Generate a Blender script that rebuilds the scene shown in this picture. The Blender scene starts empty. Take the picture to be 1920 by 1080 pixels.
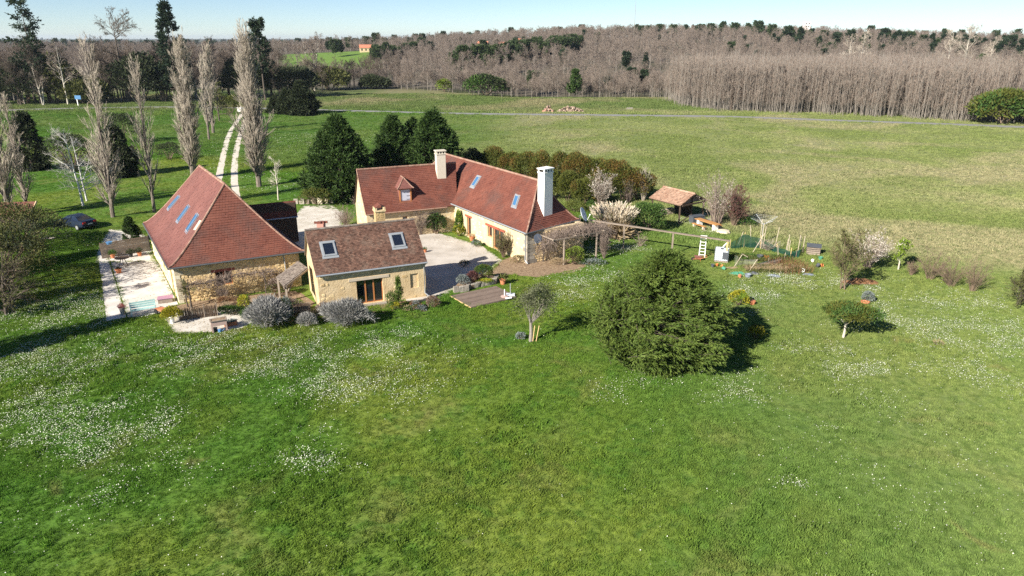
import bpy, math, random
import numpy as np
from mathutils import Vector, Matrix

# ------------------------------------------------------------------ camera, world, sun
SC = bpy.context.scene
COL = SC.collection
FPX, PITCH, CAMH = 1300.0, math.radians(19.8), 19.0
cam = bpy.data.cameras.new('camera'); cam.sensor_width = 36.0; cam.lens = FPX / 1920 * 36.0
cam.clip_start = 0.5; cam.clip_end = 40000
co = bpy.data.objects.new('camera', cam); COL.objects.link(co)
co.location = (0, 0, CAMH); co.rotation_euler = (math.pi / 2 - PITCH, 0, 0)
SC.camera = co

SUN_EL, SUN_AZ = math.radians(31.0), math.radians(46.0)       # elevation; heading of the light from +x towards +y
sund = Vector((math.cos(SUN_EL) * math.cos(SUN_AZ), math.cos(SUN_EL) * math.sin(SUN_AZ), -math.sin(SUN_EL)))
W = bpy.data.worlds.new('World'); SC.world = W; W.use_nodes = True
wn, wl = W.node_tree.nodes, W.node_tree.links
wn.clear()
sky = wn.new('ShaderNodeTexSky'); sky.sky_type = 'NISHITA'; sky.sun_disc = False
sky.sun_elevation = SUN_EL; sky.sun_rotation = math.radians(270) - SUN_AZ
sky.altitude = 150; sky.air_density = 0.7; sky.dust_density = 0.0; sky.ozone_density = 3.6
bg = wn.new('ShaderNodeBackground'); bg.inputs[1].default_value = 0.058
wo = wn.new('ShaderNodeOutputWorld')
wl.new(sky.outputs[0], bg.inputs[0]); wl.new(bg.outputs[0], wo.inputs[0])
sl = bpy.data.lights.new('sun', 'SUN'); sl.energy = 5.0; sl.angle = math.radians(0.5); sl.color = (1.0, 0.93, 0.82)
so = bpy.data.objects.new('sun', sl); COL.objects.link(so); so.location = (-60, -60, 70)
so.rotation_mode = 'QUATERNION'; so.rotation_quaternion = sund.to_track_quat('-Z', 'Y')
SC.view_settings.view_transform = 'Standard'; SC.view_settings.look = 'None'
SC.view_settings.exposure = 1.15; SC.view_settings.gamma = 1.0; SC.view_settings.use_curve_mapping = False
SC.render.engine = 'CYCLES'
SC.cycles.use_denoising = False
SC.cycles.max_bounces = 6; SC.cycles.transparent_max_bounces = 8; SC.cycles.volume_bounces = 0

# ------------------------------------------------------------------ small helpers
HAZE = 0.00007
PI = math.pi
def V3(*a): return np.array(a, float)
def at(u, v, z=0.0):
    """point of the photograph (pixels of 1920 x 1080) on the level z"""
    d = np.array([(u - 960) / FPX, math.cos(PITCH) + (540 - v) / FPX * math.sin(PITCH), -math.sin(PITCH) + (540 - v) / FPX * math.cos(PITCH)])
    t = (z - CAMH) / d[2]
    return np.array([d[0] * t, d[1] * t, z])
def unit(v):
    v = np.asarray(v, float)
    return v / np.maximum(np.linalg.norm(v, axis=-1, keepdims=True), 1e-9)
def sstep(a, b, x):
    t = np.clip((np.asarray(x, float) - a) / (b - a), 0, 1); return t * t * (3 - 2 * t)
def RNG(k): return np.random.default_rng(k)
_nt = RNG(99).random((256, 256))
def vnoise(x, y):
    x = np.asarray(x, float); y = np.asarray(y, float)
    xi = np.floor(x).astype(int); yi = np.floor(y).astype(int); fx = x - xi; fy = y - yi
    fx = fx * fx * (3 - 2 * fx); fy = fy * fy * (3 - 2 * fy)
    g = lambda i, j: _nt[i % 256, j % 256]
    return (g(xi, yi) * (1 - fx) + g(xi + 1, yi) * fx) * (1 - fy) + (g(xi, yi + 1) * (1 - fx) + g(xi + 1, yi + 1) * fx) * fy
def fbm(x, y, o=4):
    s = 0; a = .5; n = 0
    for k in range(o):
        s = s + a * vnoise(x * 2 ** k + 17.3 * k, y * 2 ** k + 5.1 * k); n += a; a *= .5
    return s / n

ORG = {}
def tag(o, label=None, cat=None, group=None, kind=None):
    if label: o['label'] = label
    if cat: o['category'] = cat
    if group: o['group'] = group
    if kind: o['kind'] = kind
    return o
def thing(name, label, cat, loc=(0, 0, 0), group=None):
    o = bpy.data.objects.new(name, None); COL.objects.link(o)
    o.location = Vector([float(c) for c in loc]); o.empty_display_size = .3
    ORG[o] = np.array(loc, float)
    return tag(o, label, cat, group)

class Geo:
    def __init__(s): s.V = []; s.L = []; s.S = []; s.T = []; s.M = []; s.n = 0
    def add(s, V, F, tint=0.5, mi=0):
        V = np.asarray(V, float).reshape(-1, 3); F = np.asarray(F, int)
        if len(F) == 0: return s
        s.V.append(V); s.L.append((F + s.n).ravel()); s.S.append(np.full(len(F), F.shape[1]))
        s.T.append(np.broadcast_to(np.asarray(tint, float), (len(F),)).copy()); s.M.append(np.full(len(F), mi)); s.n += len(V)
        return s
    def quads(s, Q, tint=.5, mi=0):
        Q = np.asarray(Q, float); n = len(Q)
        return s.add(Q.reshape(-1, 3), np.arange(n * 4).reshape(n, 4), tint, mi)
    def tris(s, Q, tint=.5, mi=0):
        Q = np.asarray(Q, float); n = len(Q)
        return s.add(Q.reshape(-1, 3), np.arange(n * 3).reshape(n, 3), tint, mi)
    def poly(s, P, tint=.5, mi=0):
        P = np.asarray(P, float); return s.add(P, [list(range(len(P)))], tint, mi)
    def prism(s, P, z0, z1, tint=.5, mi=0):
        """closed prism over a plan polygon"""
        P = np.asarray(P, float)[:, :2]; n = len(P)
        if np.sum(P[:, 0] * np.roll(P[:, 1], -1) - np.roll(P[:, 0], -1) * P[:, 1]) < 0: P = P[::-1]
        lo = np.c_[P, np.full(n, z0)]; hi = np.c_[P, np.full(n, z1)]
        s.add(hi, [list(range(n))], tint, mi); s.add(lo, [list(range(n))[::-1]], tint, mi)
        i = np.arange(n); j = (i + 1) % n
        s.add(np.r_[lo, hi], np.c_[i, j, j + n, i + n], tint, mi); return s
    def box8(s, P, tint=.5, mi=0):
        """P: 8 corners, bottom 4 counter-clockwise then top 4"""
        F = [(3, 2, 1, 0), (4, 5, 6, 7), (0, 1, 5, 4), (1, 2, 6, 5), (2, 3, 7, 6), (3, 0, 4, 7)]
        return s.add(P, F, tint, mi)
    def box(s, lo, hi, tint=.5, mi=0):
        (a, b, c), (d, e, f) = lo, hi
        return s.box8([(a, b, c), (d, b, c), (d, e, c), (a, e, c), (a, b, f), (d, b, f), (d, e, f), (a, e, f)], tint, mi)
    def beam(s, p, q, w, h, tint=.5, up=(0, 0, 1), mi=0):
        p = np.asarray(p, float); q = np.asarray(q, float); d = unit(q - p)
        x = np.cross(d, up)
        if np.linalg.norm(x) < 1e-3: x = np.cross(d, (1, 0, 0))
        x = unit(x) * w / 2; y = unit(np.cross(x, d)) * h / 2
        c = lambda o: [o - x - y, o + x - y, o + x + y, o - x + y]
        A, B = c(p), c(q)
        return s.add(A + B, [(3, 2, 1, 0), (4, 5, 6, 7), (0, 1, 5, 4), (1, 2, 6, 5), (2, 3, 7, 6), (3, 0, 4, 7)], tint, mi)
    def tube(s, pts, r, n=6, tint=.5, cap=True, mi=0):
        P = np.asarray(pts, float); R = np.broadcast_to(np.asarray(r, float), (len(P),))
        v, f = tubes(P[None], R[None], n); s.add(v, f, tint, mi)
        if cap:
            s.add(v[:n], [list(range(n))[::-1]], tint, mi); s.add(v[-n:], [list(range(n))], tint, mi)
        return s
    def lathe(s, c, prof, n=12, tint=.5, mi=0):
        """prof: list of (radius, height) about the vertical through c"""
        c = np.asarray(c, float); a = np.arange(n) * 2 * PI / n
        rings = np.array([[(c[0] + r * math.cos(t), c[1] + r * math.sin(t), c[2] + h) for t in a] for r, h in prof])
        m = len(prof); i = np.arange(n); j = (i + 1) % n
        F = np.concatenate([np.c_[k * n + i, k * n + j, (k + 1) * n + j, (k + 1) * n + i] for k in range(m - 1)])
        s.add(rings, F, tint, mi); s.add(rings[-1], [list(range(n))], tint, mi); s.add(rings[0], [list(range(n))[::-1]], tint, mi)
        return s
    def mesh(s, name, mats, off=None, smooth=False):
        me = bpy.data.meshes.new(name)
        V = np.concatenate(s.V); L = np.concatenate(s.L); S = np.concatenate(s.S)
        if off is not None: V = V - np.asarray(off, float)
        me.vertices.add(len(V)); me.vertices.foreach_set('co', V.astype(np.float32).ravel())
        me.loops.add(len(L)); me.loops.foreach_set('vertex_index', L.astype(np.int32))
        me.polygons.add(len(S)); me.polygons.foreach_set('loop_start', np.r_[0, np.cumsum(S)[:-1]].astype(np.int32))
        me.polygons.foreach_set('material_index', np.concatenate(s.M).astype(np.int32))
        me.polygons.foreach_set('use_smooth', np.full(len(S), smooth, bool))
        a = me.attributes.new('tint', 'FLOAT', 'FACE'); a.data.foreach_set('value', np.concatenate(s.T).astype(np.float32))
        for m in (mats if isinstance(mats, (list, tuple)) else [mats]): me.materials.append(m)
        me.update(calc_edges=True); me.validate()
        return me
    def build(s, name, mats, parent=None, loc=None, smooth=False, kind=None, label=None):
        """world coordinates in; parented to a thing (or part) when given"""
        org = ORG[parent] if parent is not None else (np.zeros(3) if loc is None else np.asarray(loc, float))
        o = bpy.data.objects.new(name, s.mesh(name, mats, org, smooth)); COL.objects.link(o)
        ORG[o] = org
        if parent is not None: o.parent = parent
        else: o.location = Vector(org)
        if kind: o['kind'] = kind
        if label: o['label'] = label
        return o
def kids(o): return [c for c in bpy.data.objects if c.parent == o]
KIDS = {}
def remember(o):
    """children lists for quick copying"""
    KIDS[o] = [(c, [(g, []) for g in c.children]) for c in o.children]; return o
def copy_thing(o, loc, rz=0.0, sc=1.0, label=None, group=None):
    if o not in KIDS: remember(o)
    r = o.copy(); COL.objects.link(r); r.location = Vector([float(c) for c in loc]); r.rotation_euler = (0, 0, rz)
    r.scale = (sc, sc, sc) if np.isscalar(sc) else sc
    if label: r['label'] = label
    if group: r['group'] = group
    for c, gs in KIDS[o]:
        d = c.copy(); COL.objects.link(d); d.parent = r
        for g, _ in gs:
            e = g.copy(); COL.objects.link(e); e.parent = d
    return r

class Fr:
    """local frame: a along a facade, b outward from it, z up"""
    def __init__(s, o, ax, out=None):
        s.o = np.array([o[0], o[1], 0.0]); s.x = unit(np.array([ax[0], ax[1], 0.0]))
        s.y = np.array([s.x[1], -s.x[0], 0.0])
        if out is not None and np.dot(s.y, np.array([out[0], out[1], 0])) < 0: s.y = -s.y
    def p(s, a, b, z): return s.o + s.x * a + s.y * b + np.array([0, 0, z])
    def box(s, g, a0, a1, b0, b1, z0, z1, tint=.5, mi=0):
        P = [s.p(a0, b0, z0), s.p(a1, b0, z0), s.p(a1, b1, z0), s.p(a0, b1, z0), s.p(a0, b0, z1), s.p(a1, b0, z1), s.p(a1, b1, z1), s.p(a0, b1, z1)]
        if np.dot(np.cross(s.x, s.y), (0, 0, 1)) < 0: P = [P[i] for i in (1, 0, 3, 2, 5, 4, 7, 6)]
        return g.box8(P, tint, mi)
    def wall(s, g, a0, a1, z0, z1, th=.4, holes=(), tint=.5):
        A = sorted({a0, a1, *[h[0] for h in holes], *[h[1] for h in holes]}); Z = sorted({z0, z1, *[h[2] for h in holes], *[h[3] for h in holes]})
        for i in range(len(A) - 1):
            for j in range(len(Z) - 1):
                ca, cz = (A[i] + A[i + 1]) / 2, (Z[j] + Z[j + 1]) / 2
                if any(h[0] < ca < h[1] and h[2] < cz < h[3] for h in holes): continue
                s.box(g, A[i], A[i + 1], -th, 0, Z[j], Z[j + 1], tint)
        return g
    def stones(s, g, a0, a1, z0, z1, holes, r, w=.32, h=.2, cover=1.0, proud=.03):
        """irregular rubble stones standing proud of the facade"""
        z = z0
        while z < z1 - .08:
            hh = h * r.uniform(.75, 1.3); a = a0 + r.uniform(0, w * .5)
            while a < a1 - .1:
                ww = w * r.uniform(.55, 1.5)
                ca, cz = a + ww / 2, z + hh / 2
                if r.random() < cover and a + ww < a1 and z + hh < z1 + .05 and not any(q[0] - .1 < a + ww and a < q[1] + .1 and q[2] - .1 < z + hh and z < q[3] + .1 for q in holes):
                    k = 7; th = np.arange(k) * 2 * PI / k + r.uniform(-.25, .25, k); rr = r.uniform(.82, 1.05, k)
                    ea = np.clip(np.cos(th) * 1.25, -1, 1) * ww * .47 * rr; ez = np.clip(np.sin(th) * 1.25, -1, 1) * hh * .47 * rr
                    pr = proud * r.uniform(.5, 1.4)
                    out = np.array([s.p(ca + x, .003, cz + y) for x, y in zip(ea, ez)]); inn = np.array([s.p(ca + x * .78, pr, cz + y * .78) for x, y in zip(ea, ez)])
                    i = np.arange(k); j = (i + 1) % k; t = r.random()
                    F = np.c_[i, j, j + k, i + k]; top = list(range(k, 2 * k))
                    if np.dot(np.cross(s.x, s.y), (0, 0, 1)) > 0: F = F[:, ::-1]; top = top[::-1]
                    g.add(np.r_[out, inn], F, t); g.add(np.r_[out, inn], [top], t)
                a += ww + .035
            z += hh + .03
        return g

def tubes(P, R, n=4):
    B, K, _ = P.shape
    T = unit(np.gradient(P, axis=1)); ref = np.where(np.abs(T[..., 2:3]) > .9, np.array([1., 0, 0]), np.array([0, 0, 1.]))
    ref = np.broadcast_to(ref[:, :1], T.shape)
    X = unit(np.cross(T, ref)); Y = np.cross(T, X); a = np.arange(n) * 2 * PI / n
    ring = P[:, :, None] + R[:, :, None, None] * (np.cos(a)[None, None, :, None] * X[:, :, None] + np.sin(a)[None, None, :, None] * Y[:, :, None])
    b = np.arange(B)[:, None, None]; k = np.arange(K - 1)[None, :, None]; i = np.arange(n)[None, None, :]; j = (i + 1) % n
    base = (b * K + k) * n
    F = np.stack([base + i, base + j, base + n + j, base + n + i], -1).reshape(-1, 4)
    return ring.reshape(-1, 3), F
def add_branches(g, P, R, n=3, tint=None, r=None):
    v, f = tubes(P, R, n); per = (P.shape[1] - 1) * n
    t = np.repeat(r.random(len(P)) if tint is None else np.full(len(P), tint), per)
    g.add(v, f, t); return g
def grow(r, P, R, m, t0, t1, ang, angv, lf, rf, K=3, up=0.0, wob=.1, rmin=.004, lenf=None, tip=.25, flat=0.0, tpow=1.0, outw=0.0):
    B, K0, _ = P.shape
    t = t0 + (t1 - t0) * r.random((B, m)) ** tpow
    f = t * (K0 - 1); i = np.minimum(f.astype(int), K0 - 2); w = (f - i)[..., None]; b = np.arange(B)[:, None]
    p = P[b, i] * (1 - w) + P[b, i + 1] * w; d = unit(P[b, i + 1] - P[b, i])
    rad = R[b, i] * (1 - w[..., 0]) + R[b, i + 1] * w[..., 0]
    PL = np.linalg.norm(np.diff(P, axis=1), axis=2).sum(1)[:, None]
    L = (PL * lf * (1 - .55 * t) if lenf is None else lenf(t)) * r.uniform(.7, 1.25, (B, m))
    rnd = r.normal(size=d.shape)
    q = unit(np.cross(d, rnd)); q = unit(q * np.array([1, 1, 1 - flat]))
    if outw:
        c = P[:, :, :2].mean(1)[:, None]; o = np.zeros_like(p); o[..., :2] = p[..., :2]; q = unit(q + outw * unit(o))
    a = np.radians(ang(t) if callable(ang) else ang) + np.radians(angv) * r.normal(size=t.shape)
    D = d * np.cos(a)[..., None] + q * np.sin(a)[..., None]
    pts = [p]; U = np.array([0, 0, 1.0])
    for k in range(1, K):
        D = unit(D + up * U + wob * r.normal(size=D.shape)); pts.append(pts[-1] + D * (L / (K - 1))[..., None])
    C = np.stack(pts, 2).reshape(B * m, K, 3)
    rr = np.maximum(rad * rf, rmin).reshape(-1, 1) * np.linspace(1, tip, K)[None]
    return C, rr
def pts_on(r, P, m, t0=.2, t1=1.0):
    B, K0, _ = P.shape
    t = r.uniform(t0, t1, (B, m)); f = t * (K0 - 1); i = np.minimum(f.astype(int), K0 - 2); w = (f - i)[..., None]; b = np.arange(B)[:, None]
    return (P[b, i] * (1 - w) + P[b, i + 1] * w).reshape(-1, 3), unit(P[b, i + 1] - P[b, i]).reshape(-1, 3)
def kites(g, P, D, L, Wd, r, tint=None, bend=.15, mi=0, upn=0.0):
    """leaf-like bent kites: two triangles each"""
    n = len(P); L = np.broadcast_to(L, (n,))[:, None]; Wd = np.broadcast_to(Wd, (n,))[:, None]
    S = unit(np.cross(D, r.normal(size=(n, 3)) + np.array([0, 0, upn]))); N = np.cross(S, D)
    mid = P + D * L * .45; tip = P + D * L - N * L * bend
    V = np.stack([P, mid + S * Wd / 2, tip, mid - S * Wd / 2], 1).reshape(-1, 3)
    k = np.arange(n)[:, None] * 4
    F = np.concatenate([k + [0, 1, 2], k + [0, 2, 3]], 1).reshape(-1, 3)
    t = r.random(n) if tint is None else np.broadcast_to(tint, (n,))
    return g.add(V, F, np.repeat(t, 2), mi)

# ------------------------------------------------------------------ materials
def nodes_of(m):
    m.use_nodes = True; n = m.node_tree.nodes; n.clear(); return n, m.node_tree.links
def new(n, t, **kw):
    x = n.new(t)
    for k, v in kw.items(): setattr(x, k, v)
    return x
def mk(name, c1, c2=None, scale=4.0, rough=.8, bump=0.0, tint=.6, metal=0.0, transl=0.0, obj=0.0, bscale=None, spec=.3, stretch=None, detail=4.0, c3=None, s3=.4, k3=.8):
    """colour between c1 and c2 by noise in object space, by each piece's tint and by object"""
    c2 = c2 or c1
    m = bpy.data.materials.new(name); n, l = nodes_of(m)
    tc = new(n, 'ShaderNodeTexCoord'); src = tc.outputs['Object']
    if stretch:
        mp = new(n, 'ShaderNodeMapping'); mp.inputs['Scale'].default_value = stretch; l.new(src, mp.inputs[0]); src = mp.outputs[0]
    nz = new(n, 'ShaderNodeTexNoise'); nz.inputs['Scale'].default_value = scale; nz.inputs['Detail'].default_value = detail; l.new(src, nz.inputs['Vector'])
    st = new(n, 'ShaderNodeMapRange'); st.inputs[1].default_value = .3; st.inputs[2].default_value = .7; l.new(nz.outputs[0], st.inputs[0])
    at_ = new(n, 'ShaderNodeAttribute'); at_.attribute_name = 'tint'
    mx = new(n, 'ShaderNodeMix'); mx.data_type = 'FLOAT'; mx.inputs[0].default_value = tint
    l.new(st.outputs[0], mx.inputs[2]); l.new(at_.outputs['Fac'], mx.inputs[3]); f = mx.outputs[0]
    if obj:
        oi = new(n, 'ShaderNodeObjectInfo'); m2 = new(n, 'ShaderNodeMix'); m2.data_type = 'FLOAT'; m2.inputs[0].default_value = obj
        l.new(f, m2.inputs[2]); l.new(oi.outputs['Random'], m2.inputs[3]); f = m2.outputs[0]
    c = new(n, 'ShaderNodeMix'); c.data_type = 'RGBA'; c.inputs[6].default_value = (*c1, 1); c.inputs[7].default_value = (*c2, 1); l.new(f, c.inputs[0])
    cc = c.outputs[2]
    if c3:
        n3 = new(n, 'ShaderNodeTexNoise'); n3.inputs['Scale'].default_value = s3; n3.inputs['Detail'].default_value = 6; n3.inputs['Roughness'].default_value = .65; l.new(src, n3.inputs['Vector'])
        r3 = new(n, 'ShaderNodeMapRange'); r3.inputs[1].default_value = .5; r3.inputs[2].default_value = .72; r3.inputs[4].default_value = k3; l.new(n3.outputs[0], r3.inputs[0])
        m3 = new(n, 'ShaderNodeMix'); m3.data_type = 'RGBA'; m3.inputs[7].default_value = (*c3, 1); l.new(r3.outputs[0], m3.inputs[0]); l.new(cc, m3.inputs[6]); cc = m3.outputs[2]
    out = new(n, 'ShaderNodeOutputMaterial'); bs = new(n, 'ShaderNodeBsdfPrincipled')
    bs.inputs['Roughness'].default_value = rough; bs.inputs['Metallic'].default_value = metal; bs.inputs['Specular IOR Level'].default_value = spec
    l.new(cc, bs.inputs['Base Color'])
    if bump:
        b = new(n, 'ShaderNodeBump'); b.inputs['Strength'].default_value = 1.0; b.inputs['Distance'].default_value = bump
        n2 = new(n, 'ShaderNodeTexNoise'); n2.inputs['Scale'].default_value = bscale or scale * 3; n2.inputs['Detail'].default_value = 3; l.new(src, n2.inputs['Vector'])
        l.new(n2.outputs[0], b.inputs['Height']); l.new(b.outputs[0], bs.inputs['Normal'])
    if transl:
        tr = new(n, 'ShaderNodeBsdfTranslucent'); l.new(c.outputs[2], tr.inputs[0])
        ms = new(n, 'ShaderNodeMixShader'); ms.inputs[0].default_value = transl
        l.new(bs.outputs[0], ms.inputs[1]); l.new(tr.outputs[0], ms.inputs[2]); l.new(ms.outputs[0], out.inputs[0])
    else: l.new(bs.outputs[0], out.inputs[0])
    return m
def glass(name, c, rough=.05, spec=.8):
    m = bpy.data.materials.new(name); n, l = nodes_of(m)
    bs = new(n, 'ShaderNodeBsdfPrincipled'); bs.inputs['Base Color'].default_value = (*c, 1); bs.inputs['Roughness'].default_value = rough
    bs.inputs['Specular IOR Level'].default_value = spec; bs.inputs['IOR'].default_value = 1.6
    out = new(n, 'ShaderNodeOutputMaterial'); l.new(bs.outputs[0], out.inputs[0]); return m

M = {}
M['tile_red'] = mk('clay tiles red', (.11, .035, .024), (.195, .07, .047), scale=.9, rough=.75, tint=.42, bump=.006, bscale=30, c3=(.085, .054, .046), s3=.35, k3=.8)
M['tile_rose'] = mk('clay tiles rose', (.15, .06, .05), (.22, .095, .078), scale=.7, rough=.7, tint=.4, bump=.006, bscale=30, c3=(.12, .06, .052), s3=.3, k3=.6)
M['tile_old'] = mk('old brown tiles', (.04, .02, .015), (.2, .11, .078), scale=1.2, rough=.85, tint=.72, bump=.01, bscale=20, c3=(.2, .155, .12), s3=1.5, k3=.5)
M['tile_lichen'] = mk('lichen grey tiles', (.09, .065, .055), (.3, .26, .22), scale=5, rough=.9, tint=.5, bump=.01)
M['canal'] = mk('canal tiles', (.24, .135, .09), (.44, .3, .215), scale=1.5, rough=.8, tint=.7)
M['ridge'] = mk('ridge mortar', (.2, .1, .07), (.36, .24, .18), scale=4, rough=.85)
M['plaster'] = mk('lime render', (.47, .34, .18), (.64, .51, .32), scale=1.6, rough=.9, tint=.25, bump=.03, bscale=9, detail=8)
M['plaster_gold'] = mk('golden render', (.52, .36, .16), (.70, .53, .28), scale=1.8, rough=.9, tint=.25, bump=.04, bscale=8, detail=8)
M['plaster_cream'] = mk('cream render', (.5, .385, .22), (.62, .5, .32), scale=1.2, rough=.9, tint=.2, bump=.02, bscale=9, detail=8)
M['stone'] = mk('golden rubble stone', (.38, .26, .12), (.78, .62, .36), scale=6, rough=.9, tint=.75, bump=.02)
M['stone_pale'] = mk('pale rubble stone', (.4, .33, .22), (.74, .67, .5), scale=6, rough=.9, tint=.75, bump=.02)
M['stone_grey'] = mk('grey stone', (.16, .14, .115), (.42, .38, .32), scale=5, rough=.9, tint=.6, bump=.03)
M['white'] = mk('white chimney render', (.78, .76, .72), (.84, .83, .8), scale=3, rough=.85, bump=.008)
M['beige'] = mk('beige chimney render', (.5, .45, .36), (.62, .57, .47), scale=3, rough=.85, bump=.01)
M['brick'] = mk('chimney stone brick', (.34, .22, .1), (.56, .42, .22), scale=5, rough=.9, tint=.8, bump=.01)
M['zinc'] = mk('zinc', (.34, .36, .38), (.5, .52, .54), scale=6, rough=.4, metal=.5)
M['zinc_dark'] = mk('dark gutter', (.08, .085, .09), (.14, .145, .15), scale=6, rough=.45, metal=.3)
M['wood_oak'] = mk('oiled oak', (.28, .1, .035), (.46, .2, .07), scale=3, rough=.6, stretch=(1, 1, .2))
M['wood_red'] = mk('red brown lintel', (.26, .06, .035), (.36, .1, .06), scale=4, rough=.7)
M['wood_grey'] = mk('weathered timber', (.17, .135, .105), (.34, .28, .225), scale=5, rough=.85, tint=.6, bump=.004)
M['wood_dark'] = mk('dark timber', (.05, .035, .025), (.1, .07, .05), scale=5, rough=.8)
M['wood_deck'] = mk('deck boards', (.13, .095, .075), (.23, .175, .14), scale=3, rough=.75, tint=.6, bump=.003)
M['wood_pale'] = mk('pale lintel', (.42, .35, .26), (.56, .48, .38), scale=4, rough=.85, bump=.006)
M['wood_honey'] = mk('honey table wood', (.36, .17, .055), (.5, .27, .1), scale=4, rough=.5)
M['wood_yellow'] = mk('fresh timber', (.55, .38, .17), (.68, .5, .26), scale=4, rough=.7)
M['pane'] = glass('dark window glass', (.012, .014, .018))
M['skylight'] = glass('roof window glass', (.05, .14, .28), .12, .45)  # blue of the reflected sky is put into the glass base colour
M['skylight_dark'] = glass('dark roof window glass', (.01, .014, .025), .1, .7)
M['frame_grey'] = mk('grey aluminium frame', (.27, .29, .31), (.35, .37, .39), rough=.4, metal=.3)
M['shutter'] = mk('lilac grey shutter', (.42, .44, .52), (.5, .52, .6), rough=.6)
M['dish'] = mk('satellite dish grey', (.5, .54, .58), (.62, .66, .7), rough=.45)
M['dish_dark'] = mk('dark dish', (.09, .11, .15), (.14, .16, .2), rough=.45)
M['black'] = mk('black iron', (.015, .015, .016), (.03, .03, .03), rough=.5)
M['dark'] = mk('dark interior', (.01, .009, .008), (.02, .017, .015), rough=.9)
M['concrete'] = mk('pale concrete terrace', (.5, .465, .425), (.64, .61, .57), scale=.8, rough=.9, bump=.008, tint=.1, detail=8, c3=(.4, .37, .33), s3=.5, k3=.6)
M['gravel'] = mk('pale gravel', (.42, .38, .31), (.64, .6, .54), scale=.7, rough=.95, bump=.03, bscale=30, tint=.1, detail=8)
M['court'] = mk('courtyard screed', (.36, .325, .28), (.53, .49, .44), scale=.7, rough=.9, bump=.01, tint=.1, detail=8)
M['earth'] = mk('bed earth', (.16, .1, .06), (.34, .25, .16), scale=4, rough=.95, bump=.06, tint=.1, detail=8)
M['track'] = mk('chalk wheel track', (.46, .41, .33), (.66, .61, .53), scale=1.5, rough=.95, bump=.02, tint=.1, detail=8)
M['asphalt'] = mk('grey asphalt lane', (.18, .18, .178), (.25, .247, .242), scale=1.0, rough=.85, tint=.1)
M['terracotta'] = mk('terracotta', (.42, .14, .065), (.55, .22, .11), scale=6, rough=.8)
M['daisy'] = mk('daisy petals', (.55, .57, .38), (.76, .77, .68), rough=.8, tint=1)
M['bark'] = mk('grey bark', (.14, .12, .1), (.3, .27, .235), scale=6, rough=.9, tint=.4, obj=.3)
M['bark_dark'] = mk('dark bark', (.06, .048, .038), (.13, .105, .085), scale=6, rough=.9, tint=.4)
M['bark_birch'] = mk('birch bark', (.5, .48, .46), (.72, .7, .67), scale=4, rough=.8, tint=.2)
M['bark_pale'] = mk('pale smooth bark', (.42, .38, .31), (.56, .51, .43), scale=4, rough=.8, tint=.2)
M['poplar_bark'] = mk('poplar bark', (.1, .08, .065), (.26, .22, .185), scale=3, rough=.9, tint=.4)
M['twig_poplar'] = mk('poplar twigs', (.3, .255, .2), (.52, .455, .375), scale=.6, rough=.85, tint=.75, transl=.1)
M['twig_wood'] = mk('woodland twigs', (.14, .11, .088), (.27, .218, .18), scale=.4, rough=.9, tint=.5, obj=.3)
M['twig_plant'] = mk('plantation twigs', (.16, .122, .097), (.3, .24, .197), scale=.3, rough=.9, tint=.5, obj=.25)
M['twig_dark'] = mk('dark wood twigs', (.085, .065, .048), (.19, .15, .12), scale=.4, rough=.9, tint=.5, obj=.3)
M['twig_brown'] = mk('brown twigs', (.12, .085, .06), (.25, .185, .13), scale=1, rough=.9, tint=.6, obj=.2)
M['twig_birch'] = mk('birch twigs', (.34, .31, .29), (.56, .53, .5), scale=1, rough=.9, tint=.6)
M['tower'] = mk('pale tower render', (.7, .62, .58), (.78, .72, .68))
M['twig_vine'] = mk('vine canes', (.14, .105, .085), (.3, .235, .195), scale=1, rough=.9, tint=.6)
M['mint'] = mk('mint green paint', (.34, .52, .5), (.42, .6, .57), scale=4, rough=.5)
M['blue'] = mk('light blue plastic', (.07, .18, .36), (.1, .24, .44), rough=.4)
M['cyan'] = mk('turquoise plastic', (.12, .34, .38), (.18, .42, .46), rough=.4)
M['orange'] = mk('orange plastic', (.42, .14, .04), (.55, .2, .06), rough=.45)
M['red'] = mk('faded red paint', (.22, .08, .065), (.32, .13, .1), rough=.5)
M['green'] = mk('green plastic', (.05, .2, .12), (.09, .28, .18), rough=.45)
M['slate'] = mk('dark slate grey', (.05, .055, .065), (.09, .1, .115), rough=.6)
M['slate2'] = mk('blue grey plastic', (.16, .19, .24), (.24, .27, .32), rough=.5)
M['purple'] = mk('faded purple cloth', (.32, .17, .25), (.42, .25, .33), rough=.9)
M['pink_wood'] = mk('faded pink timber', (.36, .25, .22), (.48, .35, .31), scale=5, rough=.8)
M['pink_brick'] = mk('pink brick', (.38, .18, .14), (.5, .27, .21), scale=6, rough=.85)
M['tank'] = mk('translucent white plastic', (.62, .68, .74), (.72, .77, .82), rough=.35)
M['car_paint'] = mk('dark blue car paint', (.012, .018, .035), (.014, .022, .042), rough=.25, spec=.3)
M['tail_light'] = mk('red tail light', (.4, .02, .02), rough=.25)
M['tile_far'] = mk('far orange roof', (.42, .15, .09), (.5, .2, .12), rough=.8)
M['wood_log'] = mk('log ends', (.2, .14, .1), (.42, .32, .25), scale=4, rough=.9, tint=.8)
def see_through(name, c, a):
    m = bpy.data.materials.new(name); n, l = nodes_of(m); d = new(n, 'ShaderNodeBsdfDiffuse'); d.inputs[0].default_value = (*c, 1); t = new(n, 'ShaderNodeBsdfTransparent'); x = new(n, 'ShaderNodeMixShader'); x.inputs[0].default_value = a
    o = new(n, 'ShaderNodeOutputMaterial'); l.new(t.outputs[0], x.inputs[1]); l.new(d.outputs[0], x.inputs[2]); l.new(x.outputs[0], o.inputs[0]); return m
M['net'] = see_through('green netting', (.015, .06, .045), .72); M['net_grey'] = see_through('grey netting', (.3, .3, .25), .3)
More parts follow.
